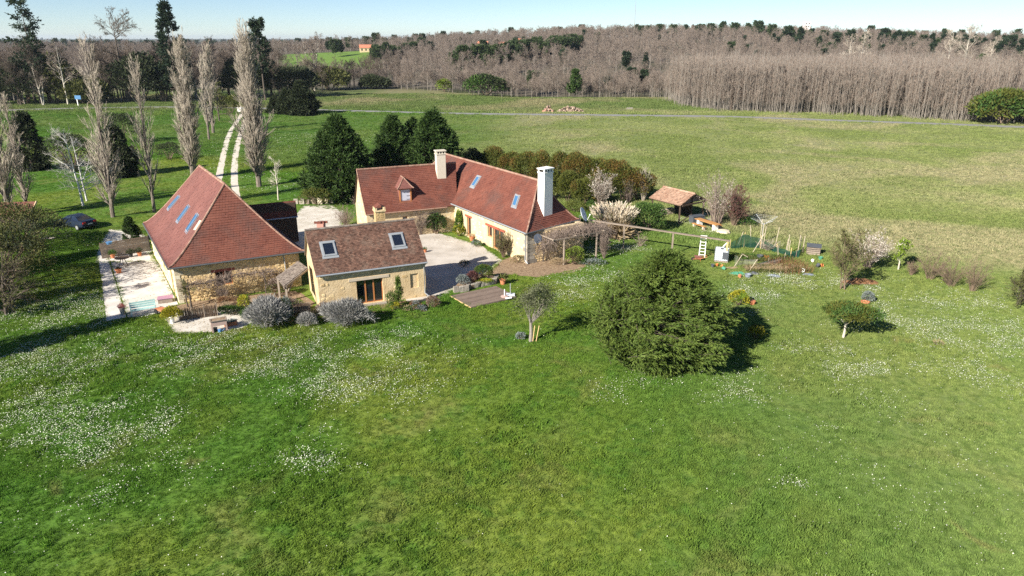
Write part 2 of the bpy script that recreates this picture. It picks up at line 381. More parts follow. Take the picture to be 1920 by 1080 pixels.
def leaf(k, c1, c2, transl=.22, tint=.6, scale=1.2, obj=0.0): M[k] = mk(k.replace('_', ' '), c1, c2, scale=scale, rough=.65, tint=tint, transl=transl, spec=.25, obj=obj)
leaf('leaf_cypress', (.038, .082, .012), (.155, .205, .04), transl=.12)
leaf('leaf_conifer', (.018, .05, .012), (.085, .14, .03))
leaf('leaf_far_conifer', (.014, .03, .016), (.04, .065, .028), obj=.4)
leaf('leaf_pine', (.03, .055, .02), (.07, .1, .035), obj=.4)
leaf('leaf_hedge', (.05, .075, .012), (.14, .145, .028))
leaf('leaf_hedge_rust', (.17, .085, .02), (.12, .105, .024))
leaf('leaf_laurel', (.03, .075, .016), (.1, .17, .035))
leaf('leaf_olive', (.09, .105, .05), (.2, .21, .125))
leaf('leaf_lavender', (.22, .22, .2), (.46, .45, .44))
leaf('leaf_yellow', (.22, .22, .02), (.45, .4, .03))
leaf('leaf_lime', (.13, .22, .02), (.24, .32, .04))
leaf('leaf_green', (.03, .075, .012), (.09, .16, .03))
leaf('leaf_dark', (.02, .032, .014), (.06, .075, .03))
leaf('leaf_ivy', (.06, .08, .02), (.15, .15, .045))
leaf('leaf_purple', (.07, .028, .028), (.17, .075, .065))
leaf('leaf_dry', (.3, .22, .12), (.5, .4, .26))
leaf('leaf_rust', (.15, .075, .035), (.3, .16, .08))
leaf('blossom', (.42, .36, .29), (.7, .66, .58))
leaf('pampas', (.5, .4, .26), (.74, .68, .58))
leaf('leaf_pink', (.4, .12, .14), (.5, .25, .2))
leaf('leaf_grey', (.12, .15, .14), (.28, .31, .3))
# ------------------------------------------------------------------ terrain
def hgt(x, y):
    x = np.asarray(x, float); y = np.asarray(y, float)
    a = x / np.maximum(np.abs(y), 1)
    A = 2.5 + 17.0 * sstep(-.36, .16, a) - 8.5 * sstep(.28, .75, a)
    r = np.hypot(x, y)
    h = A * sstep(250, 760, y) * (1 - .93 * sstep(900, 1700, r))
    h = h - 4.0 * np.exp(-((y - 300) / 38.0) ** 2) * sstep(-.12, .05, a) * (1 - .6 * sstep(.25, .5, a))
    h = h + 5.0 * sstep(410, 540, y) * (1 - sstep(600, 700, y)) * sstep(-.36, -.31, a) * (1 - sstep(-.19, -.14, a))
    h = h + sstep(2500, 5200, r) * (13 * fbm(x / 1500 + 3, y / 1500) + 1.5) * (1 - .4 * sstep(-.1, .2, a))
    return h
def gz(x, y): return float(hgt(x, y))
def grid_lines(lo, hi, near, step, growth):
    L = [near[0]]
    while L[-1] < near[1]: L.append(L[-1] + step)
    s = step
    while L[-1] < hi: s *= growth; L.append(L[-1] + s)
    s = step; B = [near[0]]
    while B[-1] > lo: s *= growth; B.append(B[-1] - s)
    return np.array(B[:0:-1] + L)
gx = grid_lines(-11000, 11000, (-60, 70), 2.0, 1.13); gy = grid_lines(-300, 13000, (-10, 120), 2.0, 1.1)
X, Y = np.meshgrid(gx, gy); Z = hgt(X, Y)
nx, ny = len(gx), len(gy); ii, jj = np.meshgrid(np.arange(nx - 1), np.arange(ny - 1))
k = (jj * nx + ii).ravel()
def meadow_group():
    g = bpy.data.node_groups.new('meadow colour', 'ShaderNodeTree')
    g.interface.new_socket('Color', in_out='OUTPUT', socket_type='NodeSocketColor')
    n, l = g.nodes, g.links
    go = n.new('NodeGroupOutput'); ge = n.new('ShaderNodeNewGeometry'); P = ge.outputs['Position']
    def noise(s, d, dist=0.0, st=None):
        src = P
        if st: mp = n.new('ShaderNodeMapping'); mp.inputs['Scale'].default_value = st; l.new(P, mp.inputs[0]); src = mp.outputs[0]
        z = n.new('ShaderNodeTexNoise'); z.inputs['Scale'].default_value = s; z.inputs['Detail'].default_value = d; z.inputs['Distortion'].default_value = dist
        l.new(src, z.inputs['Vector']); return z.outputs[0]
    def rng_(o, a, b, c=0., d=1.):
        m = n.new('ShaderNodeMapRange'); m.interpolation_type = 'SMOOTHSTEP'
        for i, v in zip((1, 2, 3, 4), (a, b, c, d)): m.inputs[i].default_value = v
        l.new(o, m.inputs[0]); return m.outputs[0]
    def mth(op, a, b=None):
        m = n.new('ShaderNodeMath'); m.operation = op
        for i, v in enumerate((a, b)):
            if v is None: continue
            if isinstance(v, (int, float)): m.inputs[i].default_value = v
            else: l.new(v, m.inputs[i])
        return m.outputs[0]
    def mix(f, a, b):
        m = n.new('ShaderNodeMix'); m.data_type = 'RGBA'
        if isinstance(f, (int, float)): m.inputs[0].default_value = f
        else: l.new(f, m.inputs[0])
        for i, v in ((6, a), (7, b)):
            if isinstance(v, tuple): m.inputs[i].default_value = (*v, 1)
            else: l.new(v, m.inputs[i])
        return m.outputs[2]
    sp = n.new('ShaderNodeSeparateXYZ'); l.new(P, sp.inputs[0]); x, y = sp.outputs[0], sp.outputs[1]
    fld = rng_(mth('ADD', mth('ADD', mth('MULTIPLY', x, .55), mth('MULTIPLY', y, .83)), mth('MULTIPLY', mth('SUBTRACT', noise(.12, 3), .5), 10.)), 66, 76)
    east = rng_(x, -30, 15)
    big = rng_(noise(.055, 4, .6), .38, .64); med = rng_(noise(.42, 5, .4), .36, .66); fine = noise(2.6, 6, .3)
    lawn = mix(big, (.085, .175, .022), (.18, .225, .036))
    lawn = mix(mth('MULTIPLY', rng_(noise(.16, 5, 1.0), .5, .72), .75), lawn, (.185, .205, .055))
    lawn = mix(mth('MULTIPLY', rng_(noise(.75, 5, .8), .5, .7), .55), lawn, (.062, .16, .02))
    lawn = mix(mth('MULTIPLY', rng_(x, 2, 24), .62), lawn, (.2, .235, .085))
    lawn = mix(mth('MULTIPLY', rng_(noise(.3, 5, .8), .62, .76), .6), lawn, (.21, .17, .075))
    f1 = mix(big, (.18, .21, .07), (.24, .255, .105))
    se = mth('MULTIPLY', rng_(x, 18, 60), rng_(y, 130, 84))
    dry = mth('MULTIPLY', rng_(mth('ADD', noise(.045, 6, .8), mth('MULTIPLY', se, .13)), .49, .66), mth('MULTIPLY', east, .85))
    f1 = mix(dry, f1, (.31, .275, .165))
    f1 = mix(mth('MULTIPLY', rng_(noise(1.1, 5, .4), .5, .72), .45), f1, (.085, .13, .032))
    f1 = mix(mth('MULTIPLY', rng_(noise(.8, 4, .4), .55, .75), .35), f1, (.25, .23, .13))
    lf = mix(big, (.08, .155, .025), (.12, .175, .04))
    lf = mix(mth('MULTIPLY', rng_(noise(.2, 5, .6), .5, .75), .5), lf, (.16, .16, .06))
    field = mix(east, lf, f1)
    far = mix(rng_(noise(.035, 7, .5), .42, .66), (.12, .155, .05), (.24, .21, .12)); far = mix(mth('MULTIPLY', rng_(noise(.35, 5, .4), .45, .7), .4), far, (.085, .12, .038))
    field = mix(rng_(y, 190, 206), field, far)
    c = mix(fld, lawn, field)
    c = mix(mth('MULTIPLY', rng_(noise(1.7, 4, .5), .48, .7), .42), c, (.036, .085, .011))
    c = mix(mth('MULTIPLY', rng_(fine, .35, .7), .4), c, (.03, .065, .01))
    wood = mix(rng_(noise(.012, 4), .4, .6), (.075, .07, .045), (.13, .11, .085))
    c = mix(rng_(y, 268, 300), c, wood)
    ra = mth('DIVIDE', x, y); mead = mth('MULTIPLY', mth('MULTIPLY', rng_(ra, -.33, -.30), rng_(ra, -.17, -.2)), mth('MULTIPLY', rng_(y, 420, 435), rng_(y, 600, 585)))
    c = mix(mead, c, (.12, .2, .035))
    wide = mix(rng_(noise(.0016, 5), .5, .62), (.045, .055, .035), (.1, .12, .05))
    c = mix(rng_(y, 900, 1300), c, wide)
    l.new(c, go.inputs[0]); return g
MG = meadow_group()
def meadow_mat(name, vary=0.0, bump=0.0, transl=0.0):
    m = bpy.data.materials.new(name); n, l = nodes_of(m)
    gr = n.new('ShaderNodeGroup'); gr.node_tree = MG; c = gr.outputs[0]
    if vary:
        a = n.new('ShaderNodeAttribute'); a.attribute_name = 'tint'
        oi = n.new('ShaderNodeObjectInfo')
        ad = n.new('ShaderNodeMath'); ad.operation = 'ADD'; l.new(a.outputs['Fac'], ad.inputs[0]); l.new(oi.outputs['Random'], ad.inputs[1])
        mr = n.new('ShaderNodeMapRange'); mr.inputs[2].default_value = 2.0; mr.inputs[3].default_value = 1.6 * (1 - vary); mr.inputs[4].default_value = 1.6 * (1 + vary)
        l.new(ad.outputs[0], mr.inputs[0])
        vm = n.new('ShaderNodeVectorMath'); vm.operation = 'SCALE'; l.new(c, vm.inputs[0]); l.new(mr.outputs[0], vm.inputs['Scale']); c = vm.outputs[0]
    b = n.new('ShaderNodeBsdfPrincipled'); b.inputs['Roughness'].default_value = .85; b.inputs['Specular IOR Level'].default_value = .15; l.new(c, b.inputs['Base Color'])
    out = n.new('ShaderNodeOutputMaterial')
    if bump:
        bp = n.new('ShaderNodeBump'); bp.inputs['Distance'].default_value = bump; bp.inputs['Strength'].default_value = 1
        z = n.new('ShaderNodeTexNoise'); z.inputs['Scale'].default_value = 3.0; z.inputs['Detail'].default_value = 8
        tc = n.new('ShaderNodeTexCoord'); l.new(tc.outputs['Object'], z.inputs['Vector']); l.new(z.outputs[0], bp.inputs['Height']); l.new(bp.outputs[0], b.inputs['Normal'])
    if transl:
        t = n.new('ShaderNodeBsdfTranslucent'); l.new(c, t.inputs[0]); ms = n.new('ShaderNodeMixShader'); ms.inputs[0].default_value = transl
        l.new(b.outputs[0], ms.inputs[1]); l.new(t.outputs[0], ms.inputs[2]); l.new(ms.outputs[0], out.inputs[0])
    else: l.new(b.outputs[0], out.inputs[0])
    return m
M['meadow'] = meadow_mat('meadow ground', bump=.06)
M['grass'] = meadow_mat('grass blades', vary=.3, transl=.4)
g = Geo(); g.add(np.stack([X, Y, Z], -1).reshape(-1, 3), np.c_[k, k + 1, k + nx + 1, k + nx])
tag(g.build('ground', M['meadow'], smooth=True), kind='structure')

_rr = RNG(77); SHEETS = []
def rag(P, a):
    Q = []
    for k in range(len(P)):
        p, q = P[k], P[(k + 1) % len(P)]; m = max(1, int(np.linalg.norm(q - p) / .35))
        for i in range(m): Q.append(p + (q - p) * i / m + _rr.normal(0, a, 2))
    return np.array(Q)
def sheet(name, poly, mat, z=.004, th=None, parent=None, ragged=.07):
    SHEETS.append((name, np.asarray(poly, float)[:, :2]))
    g = Geo()
    if th: g.prism(poly, z - th, z)
    else:
        P = np.asarray(poly, float)
        if np.sum(P[:, 0] * np.roll(P[:, 1], -1) - np.roll(P[:, 0], -1) * P[:, 1]) < 0: P = P[::-1]
        if ragged: P = rag(P[:, :2], ragged)
        g.poly(np.c_[P[:, :2], np.full(len(P), z)])
    return tag(g.build(name, mat, parent), kind='structure')
def ribbon(name, pts, w, mat, z=.004, r=None):
    P = np.array([[p[0], p[1]] for p in pts], float)
    # resample
    d = np.r_[0, np.cumsum(np.linalg.norm(np.diff(P, axis=0), axis=1))]; s = np.linspace(0, d[-1], 90)
    Q = np.c_[np.interp(s, d, P[:, 0]), np.interp(s, d, P[:, 1])]
    for _ in range(6): Q[1:-1] = (Q[:-2] + 2 * Q[1:-1] + Q[2:]) / 4
    T = unit(np.gradient(Q, axis=0)); N = np.c_[-T[:, 1], T[:, 0]]
    ww = w / 2 * (1 + (0 if r is None else r.uniform(-.12, .12, (len(Q), 2))))
    ww = np.broadcast_to(np.asarray(ww, float).reshape(-1, 2) if np.ndim(ww) else np.full((1, 2), ww), (len(Q), 2))
    A = Q + N * ww[:, :1]; B = Q - N * ww[:, 1:]
    g = Geo(); zz = hgt(Q[:, 0], Q[:, 1]) + z
    i = np.arange(len(Q) - 1); m = len(Q)
    g.add(np.r_[np.c_[A, zz], np.c_[B, zz]], np.c_[i, i + m, i + m + 1, i + 1])
    return tag(g.build(name, mat), kind='structure')
# lane across the field (from the left wood, past the drive, to the plantation corner)
LANE = [at(-260, 216), at(60, 205), at(300, 200.5), at(480, 203), at(640, 207.5), at(850, 213), at(1050, 215), at(1350, 218), at(1600, 227), at(1780, 233), at(1990, 241)]
ribbon('road', LANE, 4.2, M['asphalt'], .012)
# verge of the lane
# two chalk wheel tracks of the drive
c_l = [at(408, 345), at(413, 320), at(419, 290), at(426, 262), at(434, 243), at(444, 228), at(452, 216), at(458, 204)]
c_r = [at(444, 372), at(440, 350), at(439, 325), at(441, 295), at(446, 268), at(453, 245), at(459, 230), at(463, 216)]
ribbon('wheel_track', c_l, .95, M['track'], .012, RNG(5)); ribbon('wheel_track', c_r, .95, M['track'], .012, RNG(6))
def pix(*uv): return [at(u, v)[:2] for u, v in uv]
sheet('gravel_yard', pix((520, 470), (556, 400), (568, 386), (622, 384), (648, 400), (640, 420), (690, 440), (700, 470)), M['gravel'], .006)
sheet('gravel_path', pix((178, 492), (184, 462), (204, 430), (262, 430), (278, 452), (290, 490)), M['gravel'], .008)
sheet('courtyard', pix((770, 575), (700, 450), (800, 432), (832, 440), (905, 462), (942, 488), (926, 500), (912, 513), (868, 533), (820, 560)), M['court'], .012)
sheet('flower_bed', pix((332, 592), (322, 574), (400, 560), (556, 545), (592, 568), (560, 600), (482, 592), (415, 590)), M['earth'], .007)
sheet('flower_bed', pix((590, 578), (806, 560), (828, 572), (800, 584), (728, 582), (690, 590), (600, 600)), M['earth'], .007)
sheet('flower_bed', pix((912, 514), (926, 499), (944, 487), (985, 470), (1095, 462), (1098, 500), (1075, 512), (1010, 520), (960, 516)), M['earth'], .009)

# ------------------------------------------------------------------ scattered grass, tufts, daisies (instances on points)
def scatter(name, srcs, pts, sc, rz, idx=None, kind='stuff', label=None):
    me = bpy.data.meshes.new(name); me.vertices.add(len(pts)); me.vertices.foreach_set('co', np.asarray(pts, np.float32).ravel())
    for nm, arr, ty in (('sc', sc, 'FLOAT'), ('rz', rz, 'FLOAT'), ('ix', np.zeros(len(pts)) if idx is None else idx, 'INT')):
        a = me.attributes.new(nm, ty, 'POINT'); a.data.foreach_set('value', np.asarray(arr, np.int32 if ty == 'INT' else np.float32))
    o = bpy.data.objects.new(name, me); COL.objects.link(o); tag(o, label, kind=kind)
    ng = bpy.data.node_groups.new(name, 'GeometryNodeTree')
    ng.interface.new_socket('Geometry', in_out='INPUT', socket_type='NodeSocketGeometry'); ng.interface.new_socket('Geometry', in_out='OUTPUT', socket_type='NodeSocketGeometry')
    n, l = ng.nodes, ng.links
    gi = n.new('NodeGroupInput'); go = n.new('NodeGroupOutput'); ip = n.new('GeometryNodeInstanceOnPoints')
    jn = n.new('GeometryNodeJoinGeometry')
    for s in reversed(srcs):
        s = s if isinstance(s, (list, tuple)) else [s]
        j2 = n.new('GeometryNodeJoinGeometry')
        for q in s:
            oi = n.new('GeometryNodeObjectInfo'); oi.inputs['Object'].default_value = q; oi.transform_space = 'ORIGINAL'; l.new(oi.outputs['Geometry'], j2.inputs[0])
        gi2 = n.new('GeometryNodeGeometryToInstance'); l.new(j2.outputs[0], gi2.inputs[0]); l.new(gi2.outputs[0], jn.inputs[0])
    def attr(nm, t='FLOAT'):
        a = n.new('GeometryNodeInputNamedAttribute'); a.data_type = t; a.inputs[0].default_value = nm; return a.outputs[0]
    cx = n.new('ShaderNodeCombineXYZ'); l.new(attr('rz'), cx.inputs[2]); er = n.new('FunctionNodeEulerToRotation'); l.new(cx.outputs[0], er.inputs[0])
    ip.inputs['Pick Instance'].default_value = True
    l.new(gi.outputs[0], ip.inputs['Points']); l.new(jn.outputs[0], ip.inputs['Instance']); l.new(attr('ix', 'INT'), ip.inputs['Instance Index'])
    l.new(er.outputs[0], ip.inputs['Rotation']); l.new(attr('sc'), ip.inputs['Scale']); l.new(ip.outputs[0], go.inputs[0])
    md = o.modifiers.new('scatter', 'NODES'); md.node_group = ng
    return o
def frustum_pts(r, n, y0, y1, pw=1.0, margin=1.06):
    """random ground points in the part of the place the photograph shows"""
    y = np.sqrt(r.uniform(y0 ** 2, y1 ** 2, n)) if pw == 1 else y0 * (y1 / y0) ** r.random(n)
    c = y * math.cos(PITCH) + CAMH * math.sin(PITCH)
    x = r.uniform(-1, 1, n) * c * 960 / FPX * margin
    return np.c_[x, y]
def in_poly(P, poly):
    poly = np.asarray(poly, float)[:, :2]; x, y = P[:, 0], P[:, 1]; c = np.zeros(len(P), bool); j = len(poly) - 1
    for i in range(len(poly)):
        xi, yi = poly[i]; xj, yj = poly[j]
        c ^= ((yi > y) != (yj > y)) & (x < (xj - xi) * (y - yi) / (yj - yi + 1e-12) + xi); j = i
    return c
PAVED = [pix((183, 478), (199, 602), (300, 588), (318, 575), (330, 572), (275, 440), (204, 430), (184, 462)), pix((306, 592), (324, 624), (400, 624), (458, 615), (482, 590), (420, 570), (330, 575)),
         pix((275, 440), (335, 588), (470, 572), (560, 560), (590, 580), (800, 564), (868, 533), (912, 513), (942, 488), (905, 460), (832, 380), (690, 400), (640, 395), (556, 384), (520, 400)),
         pix((848, 556), (930, 537), (962, 553), (884, 575)), pix((912, 514), (944, 487), (985, 470), (1095, 462), (1098, 500), (1010, 520))]
TRK = [np.concatenate([[(p[0], p[1] - 2.1) for p in LANE], [(p[0], p[1] + 2.1) for p in LANE[::-1]]])] + [np.concatenate([[(p[0] - .75, p[1]) for p in c], [(p[0] + .75, p[1]) for p in c[::-1]]]) for c in (c_l, c_r)]
PAVED += TRK
def unpaved(P):
    k = np.ones(len(P), bool)
    for q in PAVED: k &= ~in_poly(P, q)
    return k
EDGES = []
def clump(seed, n, h, sp, w, lean=.6):
    r = RNG(seed); g = Geo()
    p = np.c_[r.normal(0, sp, (n, 2)), np.full(n, -.01)]; a = r.uniform(0, 2 * PI, n)
    D = unit(np.c_[np.cos(a) * lean * r.random(n), np.sin(a) * lean * r.random(n), np.ones(n)])
    kites(g, p, D, h * r.uniform(.6, 1.2, n), w, r, bend=.3)
    return bpy.data.objects.new('grass_clump', g.mesh('grass_clump', M['grass']))
r = RNG(11)
P = np.r_[frustum_pts(r, 190000, 13, 72, margin=1.3), frustum_pts(r, 80000, 72, 120, margin=1.2) * 1.0]; P = P[unpaved(P) & ((P[:, 1] < 72) | (.55 * P[:, 0] + .83 * P[:, 1] < 76))]
low = fbm(P[:, 0] * .35, P[:, 1] * .35, 3)
scatter('lawn_grass', [clump(k, 16, .10, .11, .028) for k in range(4)], np.c_[P, np.zeros(len(P))], r.uniform(.7, 1.15, len(P)) * (.55 + .95 * low), r.uniform(0, 6.28, len(P)), r.integers(0, 4, len(P)))
P = frustum_pts(r, 74000, 60, 190, pw=0, margin=1.25); P = P[unpaved(P) & ((.55 * P[:, 0] + .83 * P[:, 1]) > 64)]
scatter('field_grass', [clump(20 + k, 22, .2, .22, .06, 1.0) for k in range(3)], np.c_[P, hgt(P[:, 0], P[:, 1])], r.uniform(.6, 1.6, len(P)) * (.5 + fbm(P[:, 0] * .2, P[:, 1] * .2)), r.uniform(0, 6.28, len(P)), r.integers(0, 3, len(P)))

Q = frustum_pts(r, 15500, 15, 62, margin=1.25); Q = Q[unpaved(Q) & (fbm(Q[:, 0] * .22 + 40, Q[:, 1] * .22, 4) * .7 + fbm(Q[:, 0] * .9, Q[:, 1] * .9, 3) * .3 > .545)]
scatter('rough_tufts', [clump(40 + k, 26, .17, .12, .032, .8) for k in range(3)], np.c_[Q, np.zeros(len(Q))], r.uniform(.6, 1.5, len(Q)), r.uniform(0, 6.28, len(Q)), r.integers(0, 3, len(Q)))
Q = frustum_pts(r, 18000, 188, 262, pw=0, margin=1.2); Q = Q[unpaved(Q)]
scatter('far_field_grass', [clump(80 + k, 30, .3, .45, .14, 1.2) for k in range(2)], np.c_[Q, hgt(Q[:, 0], Q[:, 1])], r.uniform(.6, 1.5, len(Q)), r.uniform(0, 6.28, len(Q)), r.integers(0, 2, len(Q)))
# daisies: patches of white flower heads
PATCH = [(140, 590, 110, 35, 1.0), (60, 610, 60, 40, 1.1), (120, 745, 45, 22, 1.2), (230, 790, 80, 32, 1.3), (60, 790, 70, 40, .8), (180, 850, 130, 40, 1.1), (330, 660, 110, 35, 1.0),
         (420, 650, 110, 25, .9), (540, 690, 70, 28, 1.5), (610, 725, 60, 20, 1.1), (690, 640, 60, 25, .9), (770, 650, 80, 25, .5), (570, 640, 70, 18, .7), (720, 720, 110, 40, .35), (580, 865, 60, 18, .7), (590, 810, 30, 12, .5),
         (200, 930, 110, 40, .3), (60, 680, 110, 35, .9), (480, 640, 60, 20, .6), (1110, 510, 45, 16, 2.0), (1150, 470, 45, 10, 1.0), (1080, 545, 50, 18, .5), (1480, 525, 60, 12, 1.5), (1560, 535, 90, 10, 1.3),
         (1780, 580, 75, 18, 1.6), (1870, 600, 60, 18, 1.2), (1690, 560, 70, 12, .8), (1640, 600, 60, 20, .5), (1540, 660, 60, 14, 1.2), (1620, 690, 80, 16, 1.1), (1750, 620, 110, 25, .7), (1850, 660, 80, 25, .8), (1780, 670, 25, 8, 1.2),
         (1560, 800, 25, 12, .7), (1640, 745, 90, 20, .25), (1480, 910, 30, 12, .6), (1430, 560, 60, 25, .7), (1200, 735, 90, 25, .25), (1400, 730, 60, 30, .4), (1700, 900, 150, 80, .06), (1820, 720, 110, 30, .35),
         (500, 250, 60, 12, .5), (560, 240, 60, 20, 1.0), (590, 275, 60, 14, 1.2), (390, 290, 30, 25, .8), (540, 345, 45, 14, 1.0), (380, 340, 40, 30, .5), (470, 320, 30, 40, .7), (700, 255, 40, 10, .5)]
def project(P, z=0.0):
    d = z - CAMH; c = P[:, 1] * math.cos(PITCH) - d * math.sin(PITCH); u = P[:, 1] * math.sin(PITCH) + d * math.cos(PITCH)
    return 960 + FPX * P[:, 0] / c, 540 - FPX * u / c
P = np.r_[frustum_pts(r, 680000, 17, 75, margin=1.18), frustum_pts(r, 130000, 75, 150)]; P = P[unpaved(P)]
u, v = project(P); dens = np.full(len(P), .004) * (v > 420) * (1 + 2.0 * (u > 1450) + 1.5 * (u < 420))
for (a, b, sa, sb, w) in PATCH: dens += 1.0 * w * np.exp(-((u - a) / sa) ** 2 - ((v - b) / sb) ** 2)
br = fbm(P[:, 0] * .55, P[:, 1] * .55, 4); dens *= sstep(.40, .66, br) * 1.7 + .1
P = P[r.random(len(P)) < np.minimum(dens, .8)]
n = len(P); s = r.uniform(.013, .031, n) * (1 + .012 * np.maximum(P[:, 1] - 45, 0)); a = r.uniform(0, 6.28, n); z = r.uniform(.05, .12, n)
E1 = np.c_[np.cos(a), np.sin(a), r.normal(0, .25, n)] * s[:, None]; E2 = np.c_[-np.sin(a), np.cos(a), r.normal(0, .25, n)] * s[:, None]
C = np.c_[P, z]
g = Geo(); g.quads(np.stack([C - E1, C - E2, C + E1, C + E2], 1), r.random(n))
tag(g.build('daisies', M['daisy']), 'white daisies scattered in drifts over the mown lawn', kind='stuff')

# air
hz = bpy.data.materials.new('haze'); hn, hl_ = nodes_of(hz); hv_ = hn.new('ShaderNodeVolumePrincipled'); hv_.inputs['Color'].default_value = (.78, .88, 1.0, 1); hv_.inputs['Density'].default_value = HAZE; hv_.inputs['Anisotropy'].default_value = .2
ho = hn.new('ShaderNodeOutputMaterial'); hl_.new(hv_.outputs[0], ho.inputs['Volume'])
if HAZE:
    g = Geo(); g.box((-11600, -2000, -8), (11600, 14000, 62)); tag(g.build('haze', hz), kind='stuff')
# ------------------------------------------------------------------ roofs
def curve(t, sag): t = np.asarray(t, float); return t - sag * np.sin(PI * t ** .62)
class Roof:
    """one roof face from eave to top, optionally flared at the eave"""
    def __init__(s, EL, ER, TL, TR, sag=0.0):
        s.P = [np.asarray(q, float) for q in (EL, ER, TL, TR)]; s.sag = sag
        s.e = unit(s.P[1] - s.P[0]); u = (s.P[2] + s.P[3]) / 2 - (s.P[0] + s.P[1]) / 2
        s.N = unit(np.cross(s.e, u)); s.N = s.N if s.N[2] > 0 else -s.N
        s.len = np.linalg.norm(u - s.e * np.dot(u, s.e)); s.w = np.linalg.norm(s.P[1] - s.P[0])
    def at(s, a, t, up=0.0):
        """a: share along the eave, t: share up the slope"""
        L, R = s.edge(t); return L + (R - L) * a + s.N * up
    def edge(s, t):
        EL, ER, TL, TR = s.P
        L = EL + (TL - EL) * t; R = ER + (TR - ER) * t; c = float(curve(t, s.sag))
        L = L.copy(); R = R.copy(); L[2] = EL[2] + (TL[2] - EL[2]) * c; R[2] = ER[2] + (TR[2] - ER[2]) * c
        return L, R
    def slab(s, g, lift=-.03, th=.07, m=10):
        ts = np.linspace(0, 1, m + 1); up, lo = [], []
        for t in ts:
            L, R = s.edge(t); up += [L + s.N * lift, R + s.N * lift]; lo += [L + s.N * (lift - th), R + s.N * (lift - th)]
        for k in range(m):
            i = 2 * k
            g.quads([[up[i], up[i + 1], up[i + 3], up[i + 2]], [lo[i + 1], lo[i], lo[i + 2], lo[i + 3]], [up[i], up[i + 2], lo[i + 2], lo[i]], [up[i + 3], up[i + 1], lo[i + 1], lo[i + 3]]])
        g.quads([[lo[0], lo[1], up[1], up[0]]])
    def tiles(s, g, r, pitch=.17, w=.2, lift=.04, rough=.008, holes=()):
        n = max(3, int(round(s.len / pitch))); dt = 1.0 / n
        for i in range(n):
            t0, t1 = i * dt, min(1.0, (i + 1.3) * dt)
            L0, R0 = s.edge(t0); L1, R1 = s.edge(t1); E = s.P[0]
            a0, b0, a1, b1 = (np.dot(q - E, s.e) for q in (L0, R0, L1, R1))
            xs = np.arange(min(a0, a1) - w, max(b0, b1) + w, w) + (i % 2) * w / 2 + r.uniform(-.01, .01)
            xs = xs + r.uniform(-.008, .008, len(xs))
            lo = np.clip(xs, a0, b0); hi = np.clip(xs, a1, b1)
            k = (lo[1:] - lo[:-1] > .02)
            for (ha, hb, hc, hd) in holes:      # openings: shares along / up
                tm = (i + .6) * dt; mid = ((lo[1:] + lo[:-1]) / 2 - a0) / max(b0 - a0, 1e-6)
                if hc < tm < hd: k &= ~((mid > ha) & (mid < hb))
            if not k.any(): continue
            P0 = lambda x: L0 + (R0 - L0) * ((x - a0) / max(b0 - a0, 1e-6))[:, None]
            P1 = lambda x: L1 + (R1 - L1) * ((x - a1) / max(b1 - a1, 1e-6))[:, None]
            m = k.sum(); li = (lift + r.normal(0, rough, m))[:, None] * s.N; dn = s.N * -.02
            A, B = P0(lo[:-1][k] + .004), P0(lo[1:][k] - .004); C, D = P1(hi[1:][k]), P1(hi[:-1][k]); hl = s.N * .004
            tn = np.clip(r.normal(.5, .24, m), 0, 1)
            g.quads(np.stack([A + li, B + li, C + hl, D + hl], 1), tn); g.quads(np.stack([A + dn, B + dn, B + li, A + li], 1), tn * .8)
            g.quads(np.stack([B + dn, C + hl, C + hl, B + li], 1)[:0], .5)
    def ridge(s, g, a, b, r, rad=.11, step=.38, tint=None):
        a = np.asarray(a, float); b = np.asarray(b, float); n = max(2, int(np.linalg.norm(b - a) / step)); d = (b - a) / n
        for k in range(n):
            p, q = a + d * k, a + d * (k + 1.06); g.tube([p, q], [rad * r.uniform(1.0, 1.2), rad * .85], 7, r.random() if tint is None else tint)
def hip_line(g, roof, side, r, rad=.075, n=24):
    """row of hip tiles along the left (0) or right (1) edge of a roof face"""
    pts = [roof.edge(t)[side] + np.array([0, 0, .03]) for t in np.linspace(0, 1, n + 1)]
    for p, q in zip(pts[:-1], pts[1:]): g.tube([p, q + (q - p) * .08], [rad * r.uniform(1, 1.15), rad * .9], 7, r.random())
def gutter(par, a, b, drop=.06, rad=.07, mat='zinc', out=None):
    g = Geo(); a = np.asarray(a, float) - [0, 0, drop]; b = np.asarray(b, float) - [0, 0, drop]
    g.tube([a, b], rad, 8); g.build('gutter', M[mat], par)
def downpipe(par, pts, rad=.05, mat='zinc'):
    g = Geo(); g.tube(pts, rad, 8); g.build('downpipe', M[mat], par)
